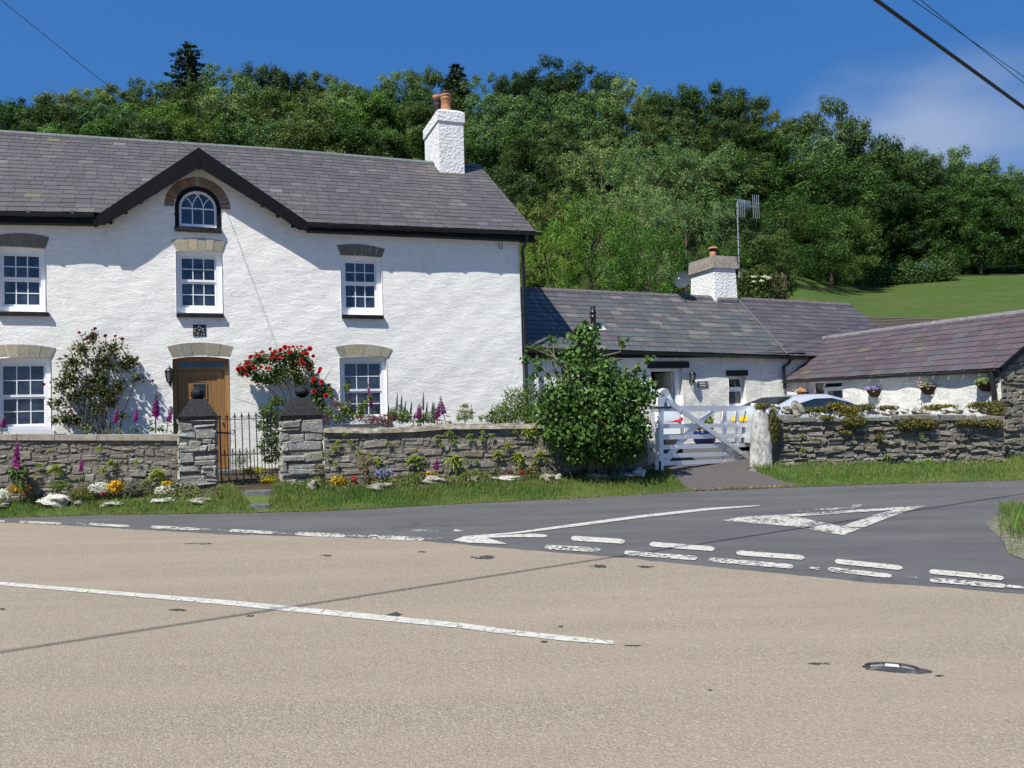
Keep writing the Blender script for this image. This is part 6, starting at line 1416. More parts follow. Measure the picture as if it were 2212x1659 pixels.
for rank, lst in TREES.items():
    for (px, yt, w, D, kind, where) in lst:
        plant_tree(px, yt, w, D, kind, '%s %s %s' % (WORD[kind], RANKS[rank].replace('in the ', '').replace(' rank', ' rank,') if rank != 'sky' else 'on skyline', where))
# hedge at the top of the field, elder bush behind the cottage, rustic fence
def leaf_mass(ells, n, size, pal, up=.3, jit=.7, asp=.55, droop=.2, fill=.55):
    """ells: list of (centre, radii); leaves near the surface of the ellipsoids"""
    vol = np.array([(e[1][0]*e[1][1]*e[1][2])**.667 for e in ells]); cnt = np.maximum(6, (n*vol/vol.sum()).astype(int)); V, C = [], []
    for (c, r), k in zip(ells, cnt):
        d = unit(RNG.normal(size=(k, 3))); p = np.array(c)+d*np.array(r)*RNG.uniform(fill, 1.06, (k, 1)); nn = unit(d/np.array(r)*min(r)+np.array([0, 0, up])+RNG.normal(size=(k, 3))*jit)
        b = np.array([pal[i] for i in RNG.integers(len(pal), size=k)]); C.append(np.clip(b*(1+RNG.uniform(-.28, .28, (k, 1)))*(1+RNG.uniform(-.1, .1, (k, 3))), 0, 1)); V.append(leafq(p, nn, RNG.uniform(size[0], size[1], k), asp, droop))
    return np.concatenate(V), np.concatenate(C)
ells = []
for k in range(16):
    px = 1835+k*14.5; D = 90+.0*k; p = aty(px, 600, D); z = gzz(p.x, p.y); h = 1.6+.3*math.sin(k*1.7); ells.append(((p.x, p.y, z+h*.8), (1.1, 1.2, h)))
p = aty(1940, 600, 90); hd = empty('hedge', (p.x, p.y, gzz(p.x, p.y)), 'long clipped green hedge across the top of the sloping field', 'hedge')
V, C = leaf_mass(ells, 9000, (.16, .3), ((.1, .16, .04), (.12, .18, .05), (.085, .135, .033))); quads('foliage', V, C, LEAF, hd)
p = aty(1640, 640, 27.5); eb = empty('elder_bush', (p.x, p.y, gzz(p.x, p.y)), 'straggly elder bush with cream flower heads right of the cottage chimney', 'bush')
def pe(px, py, Y, rx, ry, rz=None, dY=0):
    q = aty(px, py, Y+dY); k = Y/PF; return ((q.x, q.y, q.z), (rx*k, (rz if rz else rx)*k, ry*k))
ells = [pe(1620, 605, 27.5, 28, 30), pe(1645, 600, 27.5, 30, 30), pe(1672, 620, 27.5, 26, 30), pe(1640, 650, 27.5, 40, 40), pe(1690, 640, 27.5, 18, 20), pe(1640, 720, 27.5, 35, 50)]
V, C = leaf_mass(ells, 3200, (.07, .15), ((.075, .1, .022), (.1, .12, .03), (.06, .085, .02))); quads('foliage', V, C, LEAF, eb)
mb = MB(); b0 = Vector((p.x, p.y, gzz(p.x, p.y)))
for k, (px, py) in enumerate(((1610, 600), (1650, 585), (1680, 615), (1693, 622), (1630, 640), (1665, 640))): t = aty(px, py, 27.4); mb.tube([b0, b0.lerp(t, .5)+Vector((0, 0, .2)), t], [.05, .03, .008], 5)
mb.build('stems', TWIG, eb)
for k, (px, py) in enumerate(((1627, 598), (1629, 608), (1652, 597), (1660, 601), (1646, 607))):
    q = aty(px, py, 27.0); V = leafq(np.array(q)+RNG.normal(size=(40, 3))*np.array([.045, .035, .015]), unit(np.array([0, -.5, .8])+RNG.normal(size=(40, 3))*.3), RNG.uniform(.03, .05, 40), .9, 0); quads('flower_head', V, np.tile((.75, .72, .55), (40, 1)), PETAL, eb)
p = aty(1680, 620, 34); fe = empty('picket_fence', (p.x, p.y, gzz(p.x, p.y)), 'short rustic grey picket fence on the slope behind the elder bush', 'fence')
rn = random.Random(5); tops = []
for k in range(9):
    q = aty(1668+k*3.6, 592+rn.uniform(-5, 4), 34+.1*k); mb = MB(); mb.tube([Vector((q.x, q.y, gzz(q.x, q.y)-.1)), q], .03, 5); mb.build('picket', TWIG, fe); tops.append(q)
mb = MB(); mb.bar(tops[0]-Z3*.25, tops[-1]-Z3*.25, .04, .06); mb.build('rail', TWIG, fe)
# ------------------------------------------------------------------ verges, grass, garden plants
def edge_poly(x0, x1, a, b, n=40):
    xs = np.linspace(x0, x1, n); return [(x, float(edge_y(x))+a) for x in xs]+[(x, float(edge_y(x))+b) for x in xs[::-1]]
M_ = Mat('verge_turf', .95, spec=.1); p_ = M_.pos(); f_ = M_.noise(p_, 3.2, 6, .7); g_ = M_.noise(p_, 28, 4, .7)
TURF = M_.done(M_.mix(M_.mr(g_, .35, .7, 0, .6), M_.mix(M_.mr(f_, .35, .65), (.09, .135, .033), (.125, .15, .05)), (.05, .07, .022)), M_.bump(g_, .03))
dle = atz(1494, 1061, 0).x; dri = atz(1742, 1052, 0).x
vg = tag(drape('grass_verge', [p for p in edge_poly(-13, dle, .0, .62)], TURF, .014, .2), kind='structure')
vg2 = tag(drape('grass_verge', [p for p in edge_poly(4.55, 13, .0, 1.25)], TURF, .014, .2), kind='structure')
def gate_gap(x, y):   # trodden path in front of the iron gate
    q = proj((x, y, gzz(x, y))); return q[1] > 1049 and abs(q[0]-545-(q[1]-1050)*.4) < 45-(q[1]-1050)*.6
dA, dB = atz(1497, 1061, 0), atz(1415, 1018, .28); dC, dD = atz(1640, 1024, .2), atz(1742, 1052, 0)
def in_drive(x, y):
    tl_ = (y-dA.y)/(dB.y-dA.y); xl = dA.x+(dB.x-dA.x)*tl_; tr = (y-dD.y)/(dC.y-dD.y); xr = dD.x+(dC.x-dD.x)*tr; return xl < x < xr
def blades(name, pts, hts, label, pal, w=.009, lean=.45, kind='stuff'):
    n = len(pts); P = np.array(pts); h = np.array(hts).reshape(-1, 1); d = RNG.normal(size=(n, 3)); d[:, 2] = 0; d = unit(d); s = np.stack([-d[:, 1], d[:, 0], d[:, 2]], 1); L = RNG.uniform(0, lean, (n, 1))*h
    up = np.array([0, 0, 1.]); b0 = P-s*w*.5; b1 = P+s*w*.5; t1 = P+up*h*.55+d*L*.35+s*w*.35; tip = P+up*h+d*L
    V = np.stack([b0, b1, t1, tip], 1); b = np.array([pal[i] for i in RNG.integers(len(pal), size=n)]); pt = (np.sin(P[:, :1]*1.9+P[:, 1:2]*3.1)+np.sin(P[:, :1]*4.7-P[:, 1:2]*6.3)*.7+np.sin(P[:, :1]*.8)*.8); C = np.clip(b*(1+RNG.uniform(-.25, .25, (n, 1)))*(1+.1*pt*np.array([1.6, .7, 1.2])), 0, 1)
    o = quads(name, V, C, GRASS); tag(o, label, 'grass', None, kind); return o
GP = ((.12, .21, .04), (.14, .235, .045), (.1, .185, .035), (.165, .225, .065), (.25, .23, .1))
pts, hts = [], []
rn = random.Random(12)
BEDLINE = lerp_fn([(700, 1062), (820, 1061), (940, 1053), (1100, 1046), (1400, 1036)])
def sample(n, x0, x1, s0, s1, hmin, hmax, tall=.03):
    k = 0
    while k < n:
        x = rn.uniform(x0, x1); s = rn.uniform(0, 1); s = s0+(s1-s0)*s; y = float(edge_y(x))+s; k += 1
        pn = math.sin(x*2.7+y*1.9)+math.sin(x*6.1-y*4.3)*.7+math.sin(x*13+y*9)*.4
        if pn < -1.2 and rn.random() < .3: continue
        if in_drive(x, y) or gate_gap(x, y): continue
        q = proj((x, y, gzz(x, y)))
        if q[0] < 480 and q[1] < 1086-q[0]*.012+5*pn and rn.random() < .93: continue
        if 700 < q[0] < 1420 and q[1] < BEDLINE(q[0])+3*pn and rn.random() < .97: continue
        f = min(1, .35+max(0, s-s0)*1.6); pts.append((x, y, gzz(x, y)+.005)); hts.append(rn.uniform(hmin, hmax)*f*(1+.25*pn*.5)*(1.8 if rn.random() < tall else 1))
sample(26000, -11.5, dle+.15, -.02, .7, .04, .12); sample(15000, -3.2, dle+.1, .3, 1.15, .05, .14, .05); sample(17000, 4.5, 11.5, -.02, 1.25, .05, .13); sample(5200, -5.1, -3.1, .4, 1.25, .05, .13); sample(2500, 2.4, 3.4, .2, 1.2, .05, .14)
sample(22000, -11.5, dle+.15, -.04, .45, .03, .075); sample(9000, 4.5, 11.5, -.04, .5, .03, .07)
blades('verge_grass', pts, hts, 'short ragged grass on the roadside verges', GP)
TAN = ((.34, .27, .14), (.28, .22, .11), (.22, .2, .09), (.4, .33, .2))
pts, hts = [], []
sample(5200, -11.5, dle+.2, -.05, .07, .02, .06); sample(2400, 4.5, 11.5, -.05, .07, .02, .06)
k_ = 0
while k_ < 500:
    t_ = rn.random(); x = dle+(dri-dle)*t_; y = float(edge_y(x))+rn.uniform(-.03, .05); pts.append((x, y, gzz(x, y)+.02)); hts.append(rn.uniform(.015, .05)); k_ += 1
blades('dry_grass', pts, hts, 'dry straw coloured grass along the edge of the tarmac', TAN, .012, .9)
# low mixed ground cover filling the flower beds
pts = []
while len(pts) < 9000:
    x = rn.uniform(-10.5, 3.2); s_ = rn.uniform(.45, 1.35); y = float(edge_y(x))+s_; q = proj((x, y, gzz(x, y)))
    if gate_gap(x, y) or in_drive(x, y) or 480 < q[0] < 600: continue
    lim = 1083 if q[0] < 480 else BEDLINE(q[0]); pn = math.sin(x*5.1)+math.sin(x*11.3+y*7)*.8
    if q[1] > lim or (pn < -.5 and rn.random() < .8): continue
    pts.append((x, y, gzz(x, y)+rn.uniform(.01, .09)*(1+.5*pn)))
P9 = np.array(pts); b9 = np.array([((.1, .15, .035), (.13, .17, .045), (.08, .12, .03), (.16, .17, .06), (.14, .09, .06))[i] for i in RNG.integers(5, size=len(P9))])
tag(quads('bed_groundcover', leafq(P9, unit(np.array([0, -.3, .8])+RNG.normal(size=(len(P9), 3))*.6), RNG.uniform(.03, .075, len(P9)), .45, .2), np.clip(b9*(1+RNG.uniform(-.3, .3, (len(P9), 1))), 0, 1), LEAF_N), 'low mixed leafy ground cover along the foot of the garden walls', 'ground cover', None, 'stuff')
# grass and grit on the far right corner
pts, hts = [], []
while len(pts) < 4200:
    q = atz(rn.uniform(2150, 2330), rn.uniform(1092, 1235), .05)
    qx, qy = proj((q.x, q.y, .05)); d = (qx-2148)+(1150-qy)*.9-max(0, qy-1150)*1.6
    if qx > 2158 and qy < 1190 and rn.random() < max(.02, min(1, d/80)): pts.append((q.x, q.y, .05)); hts.append(rn.uniform(.03, .11)*(2.4 if rn.random() < .02 else 1))
k_ = 0
while k_ < 9000:
    x, y = rn.uniform(6.6, 17), rn.uniform(6, 11.5); k_ += 1
    if y > 10.6+(x-6.6)*.1 or y < 7.6-(x-6.6)*.2 or x < 7.2: continue
    if math.sin(x*2.1+y)+math.sin(y*3.3-x) < -.2: continue
    pts.append((x, y, .06)); hts.append(rn.uniform(.03, .1))
blades('corner_grass', pts, hts, 'tufty grass on the gritty corner at the far right', GP)

def P_(px, py, Y): return aty(px, py, Y)
def foliage_thing(name, label, cat, ells, n, size, pal, group=None, stems=(), smat=None, base=None, asp=.55, up=.3, jit=.7, droop=.2, mat=None, fill=.5, srad=.012):
    c = np.mean([e[0] for e in ells], 0); b = Vector(base) if base is not None else Vector((c[0], c[1], gzz(c[0], c[1]))); e = empty(name, b, label, cat, group)
    V, C = leaf_mass(ells, n, size, pal, up, jit, asp, droop, fill); quads('foliage', V, C, mat or LEAF_N, e)
    if stems:
        mb = MB()
        for st_ in stems: mb.tube(st_, [srad*(1-.75*i/(len(st_)-1)) for i in range(len(st_))], 5)
        mb.build('stems', smat or TWIG, e)
    return e
# the big lilac shrub in front of the wall end
YS = 14.05
sb = P_(1290, 1010, YS+.35); sb.z = gzz(sb.x, sb.y)
EL = [pe(1265, 735, YS, 34, 38), pe(1245, 790, YS, 58, 50, 45), pe(1300, 800, YS, 45, 45), pe(1215, 860, YS, 62, 62, 55), pe(1290, 865, YS, 80, 70, 65), pe(1352, 845, YS, 58, 55, 50), pe(1392, 850, YS, 26, 42, 30), pe(1205, 930, YS, 50, 48, 45), pe(1270, 940, YS, 75, 50, 60), pe(1340, 920, YS, 65, 55, 55), pe(1245, 985, YS, 34, 24, 30), pe(1375, 915, YS, 28, 45, 30), pe(1185, 885, YS, 38, 40, 30), pe(1300, 975, YS, 36, 26, 30), pe(1230, 910, YS+.2, 60, 90, 30), pe(1310, 900, YS+.2, 75, 100, 30), pe(1370, 950, YS+.15, 38, 50, 25), pe(1330, 985, YS+.2, 50, 28, 20)]
LP = ((.07, .14, .028), (.09, .17, .038), (.055, .115, .022), (.11, .2, .05))
stems = []
for k, e_ in enumerate(EL[:9]): c = Vector(e_[0]); stems.append([sb+Vector((.04*k-.15, .03, -.05)), sb.lerp(c, .5)+Vector((.1*math.sin(k*2), 0, .1)), c])
tw = [[(1240, 830), (1205, 780), (1188, 758), (1172, 757)], [(1230, 800), (1200, 772), (1150, 752)], [(1205, 800), (1196, 760), (1195, 730)], [(1235, 840), (1180, 800), (1160, 785)], [(1330, 820), (1380, 790), (1402, 775)], [(1300, 770), (1340, 760), (1344, 735)]]
for t in tw: stems.append([P_(x, y, YS-.15) for x, y in t])
lil = foliage_thing('lilac_shrub', 'large dark green lilac shrub in front of the wall beside the white gate', 'shrub', EL, 10500, (.055, .1), LP, None, stems, m_plain('grey_bark', (.2, .17, .12), .85), sb, asp=.75, up=.05, jit=.55, droop=.3, fill=.3, srad=.016)
tips = [(1172, 757), (1150, 752), (1195, 735), (1160, 785), (1402, 778), (1344, 740), (1180, 765), (1140, 775), (1165, 800), (1150, 815), (1265, 705), (1245, 715), (1285, 712), (1380, 800), (1410, 830), (1418, 850), (1230, 730)]
V, C = leaf_mass([pe(x, y, YS-.1, 16, 14, 12) for x, y in tips], 330, (.07, .12), LP, .1, .6, .75, .3, .1); quads('twig_leaves', V, C, LEAF_N, lil)
# light green shrub between house corner and lilac
foliage_thing('garden_shrub', 'fresh light green bushy shrub behind the wall at the farmhouse corner', 'shrub', [pe(1110, 875, 15.4, 32, 38, 26), pe(1080, 895, 15.4, 25, 25, 20), pe(1140, 870, 15.4, 28, 45, 26), pe(1062, 902, 15.3, 18, 15, 14), pe(1150, 905, 15.2, 30, 30, 20), pe(1095, 900, 15.2, 40, 22, 20)], 3400, (.03, .06), ((.11, .17, .03), (.14, .2, .045), (.08, .14, .025)), stems=[[P_(1110, 910, 15.4), P_(1095+k*9, 850+3*(k % 3), 15.4), P_(1080+k*13, 838-5*(k % 2), 15.35)] for k in range(5)], smat=STEM, srad=.008)

# bloom prototype: layered petals
def bloom(name, r, col, seed, n=34):
    RN = np.random.default_rng(seed); V, C = [], []
    for ring_, (k, tilt, rr) in enumerate(((12, .25, 1.0), (11, .7, .8), (8, 1.1, .55))):
        a = RN.uniform(0, 6.28)+np.arange(k)*6.283/k; d = np.stack([np.cos(a), np.sin(a), np.zeros(k)], 1); c = d*r*rr*.55; c[:, 2] = r*(.1+.28*ring_)
        nn = unit(d*-.2+np.array([0, 0, 1.])*math.cos(tilt)+d*math.sin(tilt)); V.append(leafq(c, nn, np.full(k, r*rr*1.0), .95, .15, up=d)); C.append(np.clip(np.array(col)*(1+RN.uniform(-.3, .25, (k, 1))), 0, 1))
    return np.concatenate(V), np.concatenate(C)
def add_blooms(parent, F, lst, r, col, off, name='bloom', seed=0):
    """every flower head a mesh of its own; they share three meshes"""
    metas = []
    for s in range(3):
        V, C = bloom(name, r, col, seed+s); o = quads(name, V, C, PETAL); bpy.data.objects.remove(o, do_unlink=False) if False else None; metas.append(o)
    rn = random.Random(seed)
    for k, (px, py) in enumerate(lst):
        o = metas[k] if k < 3 else metas[k % 3].copy()
        if k >= 3: COL.objects.link(o)
        w = F.p(*F.q(px, py, off), off+rn.uniform(-.06, .06)) if F else aty(px, py, off)
        o.parent = parent; o.location = w-ORG[parent.name]; ORG[o.name] = ORG[parent.name]
        n = Vector((N20.x*rn.uniform(.2, 1.2)-.25, N20.y*rn.uniform(.3, 1), rn.uniform(.1, .9))).normalized(); o.rotation_euler = n.to_track_quat('Z', 'Y').to_euler(); s = rn.uniform(.75, 1.2); o.scale = (s, s, s)
def wall_ells(F, lst, f, ox, oy, off, dep=.14):
    out = []
    for x, y, rx, ry in lst:
        u, z = F.q(ox+x*f, oy+y*f, off); c = F.p(u, z, off); k = f/PF*(c.y); out.append(((c.x, c.y, c.z), (rx*k*.9, dep, ry*k*.9)))
    return out
# climbing rose left of the door
RL = [(700, 225, 60, 50), (640, 320, 110, 75), (860, 320, 110, 85), (560, 420, 110, 85), (780, 420, 120, 85), (960, 440, 100, 65), (470, 590, 75, 75), (440, 730, 75, 55), (550, 690, 65, 75), (1045, 540, 55, 45), (910, 600, 45, 75), (690, 770, 110, 80), (850, 715, 55, 55), (510, 850, 55, 60), (940, 830, 45, 35), (420, 860, 35, 40), (520, 520, 70, 60), (760, 510, 60, 50), (680, 560, 50, 45), (790, 640, 50, 40), (690, 640, 120, 70), (600, 860, 90, 60), (770, 560, 100, 60), (845, 650, 70, 60), (560, 560, 60, 60), (1000, 400, 60, 50)]
rb_ = HF.p(*HF.q(250, 930, .3), .3); stm = []
for tip in ((640, 320), (860, 320), (700, 225), (560, 420), (960, 440), (470, 590), (910, 600), (1045, 540), (550, 690)):
    a = HF.p(*HF.q(.28343*780, 663.6+.28343*1000, .15), .15); b = HF.p(*HF.q(.28343*tip[0], 663.6+.28343*tip[1], .12), .12); m_ = a.lerp(b, .5)+U20*(.1*math.sin(tip[0])); stm.append([a, m_, b])
for tip, st0 in (((720, 160), (690, 260)), ((800, 205), (800, 290)), ((880, 210), (870, 300)), ((930, 225), (920, 320)), ((600, 190), (640, 300)), ((540, 240), (600, 330)), ((515, 300), (560, 390)), ((370, 620), (450, 600))):
    stm.append([HF.p(*HF.q(.28343*x, 663.6+.28343*y, .15), .15) for x, y in (st0, ((st0[0]+tip[0])/2+8, (st0[1]+tip[1])/2), tip)])
cr1 = foliage_thing('climbing_rose', 'reddish green climbing rose with few dark blooms left of the front door', 'climbing rose', wall_ells(HF, [(a, b, c*1.25, d*1.2) for a, b, c, d in RL], .28343, 0, 663.6, .2), 4600, (.04, .075), ((.065, .09, .028), (.085, .105, .03), (.12, .08, .04), (.13, .125, .04), (.05, .075, .022)), None, stm, TWIG, rb_, asp=.75, fill=.0, jit=.6, srad=.014)
add_blooms(cr1, HF, [(.28343*x, 663.6+.28343*y) for x, y in ((505, 375), (695, 605), (728, 165), (800, 215), (880, 220), (930, 240), (605, 195), (710, 205), (670, 240), (330, 590), (540, 790), (1160, 560))], .04, (.2, .012, .05), .27, seed=3)
# red rose right of the door
RR = [(760, 480, 80, 55), (860, 410, 85, 55), (980, 400, 90, 65), (1100, 375, 90, 50), (1200, 400, 75, 75), (1010, 500, 120, 55), (850, 545, 90, 45), (1150, 510, 70, 55), (1260, 470, 45, 55), (1300, 600, 45, 65), (1370, 660, 35, 45), (1330, 720, 55, 55), (1350, 790, 50, 50), (720, 510, 45, 35), (1420, 650, 25, 35), (1000, 565, 130, 40), (900, 580, 70, 28), (1180, 575, 60, 50), (1120, 440, 90, 50)]
stm = []
a0_ = HF.p(*HF.q(331.8+.26667*1150, 663.6+.26667*1000, .2), .2)
for tip in ((760, 480), (860, 410), (980, 400), (1100, 375), (1200, 400), (850, 600), (1260, 470), (1330, 620), (1465, 450), (655, 735)):
    b = HF.p(*HF.q(331.8+.26667*tip[0], 663.6+.26667*tip[1], .15), .15); stm.append([a0_, a0_.lerp(b, .45)+Z3*.12+U20*.08, b])
cr2 = foliage_thing('climbing_rose', 'climbing rose covered in bright red blooms right of the front door', 'climbing rose', wall_ells(HF, [(a, b+14, c*1.1, d*1.4) for a, b, c, d in RR], .26667, 331.8, 663.6, .25), 5600, (.04, .075), ((.075, .12, .03), (.095, .14, .04), (.06, .1, .025), (.11, .13, .05)), None, stm, TWIG, a0_, asp=.7, fill=.1, srad=.013)
RB = [(785, 400), (838, 390), (885, 365), (900, 388), (945, 335), (978, 392), (958, 408), (1000, 402), (1030, 345), (1036, 405), (1065, 320), (1098, 325), (1130, 318), (1165, 324), (1197, 320), (1115, 362), (1093, 372), (1265, 335), (1295, 395), (1228, 368), (1243, 378), (1208, 372), (1165, 437), (1192, 430), (1202, 408), (1210, 460), (1265, 460), (1266, 500), (1345, 518), (1352, 497), (1338, 527), (683, 500), (720, 508), (712, 492), (762, 448), (752, 464), (756, 498), (808, 478), (816, 502), (872, 487), (746, 542), (1135, 485), (935, 497), (1295, 580), (1288, 595), (1360, 605), (1366, 640), (1298, 680), (1394, 716), (985, 360), (970, 378)]
add_blooms(cr2, HF, [(331.8+.26667*x, 663.6+.26667*y) for x, y in RB], .052, (.5, .008, .015), .36, seed=11)
# evergreen bush just inside the iron gate
foliage_thing('evergreen_shrub', 'tall narrow evergreen shrub behind the right side of the iron gate', 'shrub', wall_ells(HF, [(1000, 760, 75, 50), (930, 850, 90, 80), (1010, 900, 80, 90), (900, 960, 70, 70), (960, 1050, 85, 90), (1010, 1130, 70, 90), (900, 1130, 60, 70), (960, 1220, 90, 60)], .26667, 331.8, 663.6, .75, .3), 1900, (.045, .085), ((.055, .1, .02), (.08, .13, .03), (.1, .14, .035)), asp=.5, fill=.4)
gp = HF.p(*HF.q(525, 990, .7), .7)
foliage_thing('lavender_bush', 'grey green feathery lavender behind the bars of the iron gate', 'bush', [pe(520, 995, 15.6, 26, 26, 20)], 600, (.05, .09), ((.11, .15, .08), (.09, .13, .06)), asp=.14, up=1.2, fill=.2)
YG = 15.0
foliage_thing('yellow_sedum', 'bright yellow flowering cushion behind the iron gate, the higher one', 'flowers', [pe(550, 1017, YG, 24, 9, 20)], 700, (.02, .035), ((.55, .45, .01), (.42, .38, .01), (.2, .22, .02)), mat=PETAL, asp=.9)
foliage_thing('yellow_sedum', 'bright yellow flowering cushion low behind the iron gate, by the right pier', 'flowers', [pe(579, 1036, YG-.5, 19, 8, 16)], 560, (.02, .035), ((.55, .45, .01), (.42, .38, .01), (.2, .22, .02)), mat=PETAL, asp=.9)
foliage_thing('white_flowers', 'small patch of white flowers between the two yellow cushions', 'flowers', [pe(563, 1027, YG-.3, 15, 5, 12)], 260, (.018, .032), ((.7, .7, .7), (.08, .12, .03)), mat=PETAL, asp=.9)
# border behind the right hand wall
Z5 = lambda x, y: (663.6+x*.26664, 663.6+y*.26664)
def z5e(x, y, rx, ry, Y=15.0, rz=.25): q = pe(*Z5(x, y), Y, rx*.26664, ry*.26664); return (q[0], (q[1][0], rz, q[1][2]))
foliage_thing('fuchsia_bush', 'loose yellow green bush under the right ground floor window', 'bush', [z5e(300, 830, 75, 90), z5e(360, 880, 90, 60), z5e(240, 900, 70, 45), z5e(430, 840, 45, 70), z5e(190, 700, 25, 60), z5e(320, 650, 30, 60), z5e(470, 780, 30, 55), z5e(180, 850, 50, 60), z5e(510, 740, 18, 40)], 1150, (.035, .065), ((.13, .17, .035), (.16, .19, .05), (.1, .14, .03)), asp=.6, fill=.1, stems=[[P_(*Z5(300, 940), 15), P_(*Z5(300+20*math.sin(k*3), 800), 15), P_(*Z5(180+k*55, 650+30*(k % 3)), 15)] for k in range(7)], srad=.007)
foliage_thing('purple_sedum', 'low dark red and purple flowers tumbling over the wall below the right window', 'flowers', [z5e(480, 900, 80, 35, 14.55), z5e(620, 900, 75, 40, 14.5), z5e(650, 940, 50, 35, 14.4, .15), z5e(540, 925, 80, 25, 14.45, .15), z5e(150, 910, 30, 50, 14.6), z5e(230, 785, 35, 30, 14.8), z5e(690, 890, 30, 40, 14.6)], 1300, (.022, .042), ((.13, .02, .045), (.2, .03, .09), (.09, .1, .03), (.12, .13, .04), (.1, .04, .05)), mat=PETAL, asp=.75)
foliage_thing('lupin_foliage', 'mound of fresh green lupin leaves behind the wall, left of two', 'plant', [z5e(745, 860, 75, 70), z5e(800, 890, 55, 45), z5e(690, 870, 35, 55)], 700, (.05, .08), ((.1, .17, .045), (.13, .2, .06)), asp=.3)
foliage_thing('lupin_foliage', 'mound of fresh green lupin leaves behind the wall, right of two', 'plant', [z5e(990, 890, 70, 45), z5e(1040, 870, 25, 50), z5e(930, 900, 30, 35)], 420, (.05, .08), ((.08, .15, .035), (.11, .18, .05)), asp=.3)
foliage_thing('japanese_maple', 'small pale green feathery maple against the white wall', 'plant', [z5e(1280, 800, 50, 20), z5e(1265, 850, 60, 25), z5e(1290, 890, 70, 25), z5e(1330, 860, 25, 50), z5e(1230, 900, 25, 30), z5e(1405, 900, 22, 25)], 420, (.05, .1), ((.2, .23, .07), (.17, .21, .06)), asp=.18, droop=.5, fill=.2, stems=[[P_(*Z5(1280, 960), 15), P_(*Z5(1275, 880), 15), P_(*Z5(1290, 790), 15)], [P_(*Z5(1280, 930), 15), P_(*Z5(1320, 870), 15)]], srad=.008)
# foxgloves and lupins: one prototype each, copied
def spike_proto(name, H, col, tipc, kind, seed):
    RN = np.random.default_rng(seed); e = empty(name, (0, 0, 0)); mb = MB(); bend = .04
    mb.tube([(0, 0, 0), (bend*.4, 0, H*.5), (bend*1.5, 0, H)], [.011, .008, .003], 5); mb.build('stem', STEM, e)
    V, C = [], []; n = 46 if kind == 'fox' else 90
    for k in range(n):
        f = k/n; z = H*(.42+.56*f); a = k*2.4; r = (.05*(1-f)**.6+.008) if kind == 'fox' else (.024*(1-f)**.5+.005); d = np.array([math.cos(a), math.sin(a), -.45 if kind == 'fox' else .2]); d = d/np.linalg.norm(d); c = np.array([bend*1.5*(z/H)**1.5, 0, z])+d*r*.8
        col_ = np.array(col)*(1-f)+np.array(tipc)*f if f > .7 else np.array(col)
        for s in range(3):
            nn = unit(np.cross(d, RN.normal(size=3)))[None]; V.append(leafq((c)[None], nn, [r*1.5+.012], .6, .1, up=d[None])); C.append(np.clip(col_*(1+RN.uniform(-.3, .3)), 0, 1)[None])
    quads('flower_spike', np.concatenate(V), np.concatenate(C), PETAL, e)
    k = 16; a = RN.uniform(0, 6.28, k); d = np.stack([np.cos(a), np.sin(a), np.full(k, .35)], 1); p = d*.1*RN.uniform(.5, 1.4, (k, 1)); p[:, 2] = RN.uniform(.02, .3, k)*H
    quads('leaves', leafq(p, unit(np.array([0, 0, 1.])+d*.3+RN.normal(size=(k, 3))*.2), RN.uniform(.1, .2, k), .35, .3, up=d), varied((.09, .14, .05), k), LEAF_N, e); return e
FOX = spike_proto('foxglove', 1., (.38, .035, .3), (.3, .2, .2), 'fox', 1); LUP = spike_proto('lupin', 1., (.24, .21, .36), (.42, .42, .44), 'lup', 2)
used = {'f': 0, 'l': 0}
def spike(kind, px, ytip, ybase, Y, label, lean=0, sc=1):
    pr = FOX if kind == 'f' else LUP; t = aty(px, ytip, Y); b = aty(px, ybase, Y); g = gzz(b.x, b.y) if ybase is None else b.z; h = t.z-b.z
    o = pr if used[kind] == 0 else copy_tree(pr); used[kind] += 1; o.location = b; o.scale = (sc*max(.8, h*.9), sc*max(.8, h*.9), h); o.rotation_euler = (0, lean, random.Random(px).uniform(-1, 1) if not lean else 0)
    tag(o, label, 'foxglove' if kind == 'f' else 'lupin', 'foxgloves' if kind == 'f' else 'lupins')
Z3p = lambda x, y: (x*.28343, 663.6+y*.28343)
for x, yt, yb, Y, lab, sc in ((1185, 640, 960, 14.9, 'tallest purple foxglove left of the front door', 1.5), (1268, 745, 960, 14.9, 'purple foxglove next to the door frame, leaning right', 1.1), (1032, 735, 960, 14.9, 'slim purple foxglove in the rose shadow', .8), (878, 745, 960, 14.8, 'purple foxglove growing through the climbing rose', .9), (15, 825, 975, 14.2, 'purple foxglove at the left edge of the picture', 1.2), (130, 960, 1390, 13.2, 'tall foxglove in front of the left wall', 1.0), (612, 1130, 1330, 13.45, 'small mauve foxglove against the left wall', .7)):
    px, y1 = Z3p(x, yt); _, y2 = Z3p(x, yb); spike('f', px, y1, y2, Y, lab, 0 if x != 1268 else .12, sc)
for x, yt, yb, Y, lab, lean, sc in ((895, 775, 980, 14.8, 'pink foxglove among the lupins behind the right wall', 0, 1.2), (1052, 760, 980, 14.8, 'pink foxglove beside the bending one', 0, 1.2), (1130, 712, 960, 14.85, 'long foxglove bending to the left over the wall', -.28, 1.1), (552, 575, 960, 15.2, 'foxglove arching across the right window', -.2, .8), (1042, 1195, 1400, 13.9, 'magenta foxglove in front of the right wall', 0, .9)):
    px, y1 = Z5(x, yt); _, y2 = Z5(x, yb); spike('f', px, y1, y2, Y, lab, lean, sc)
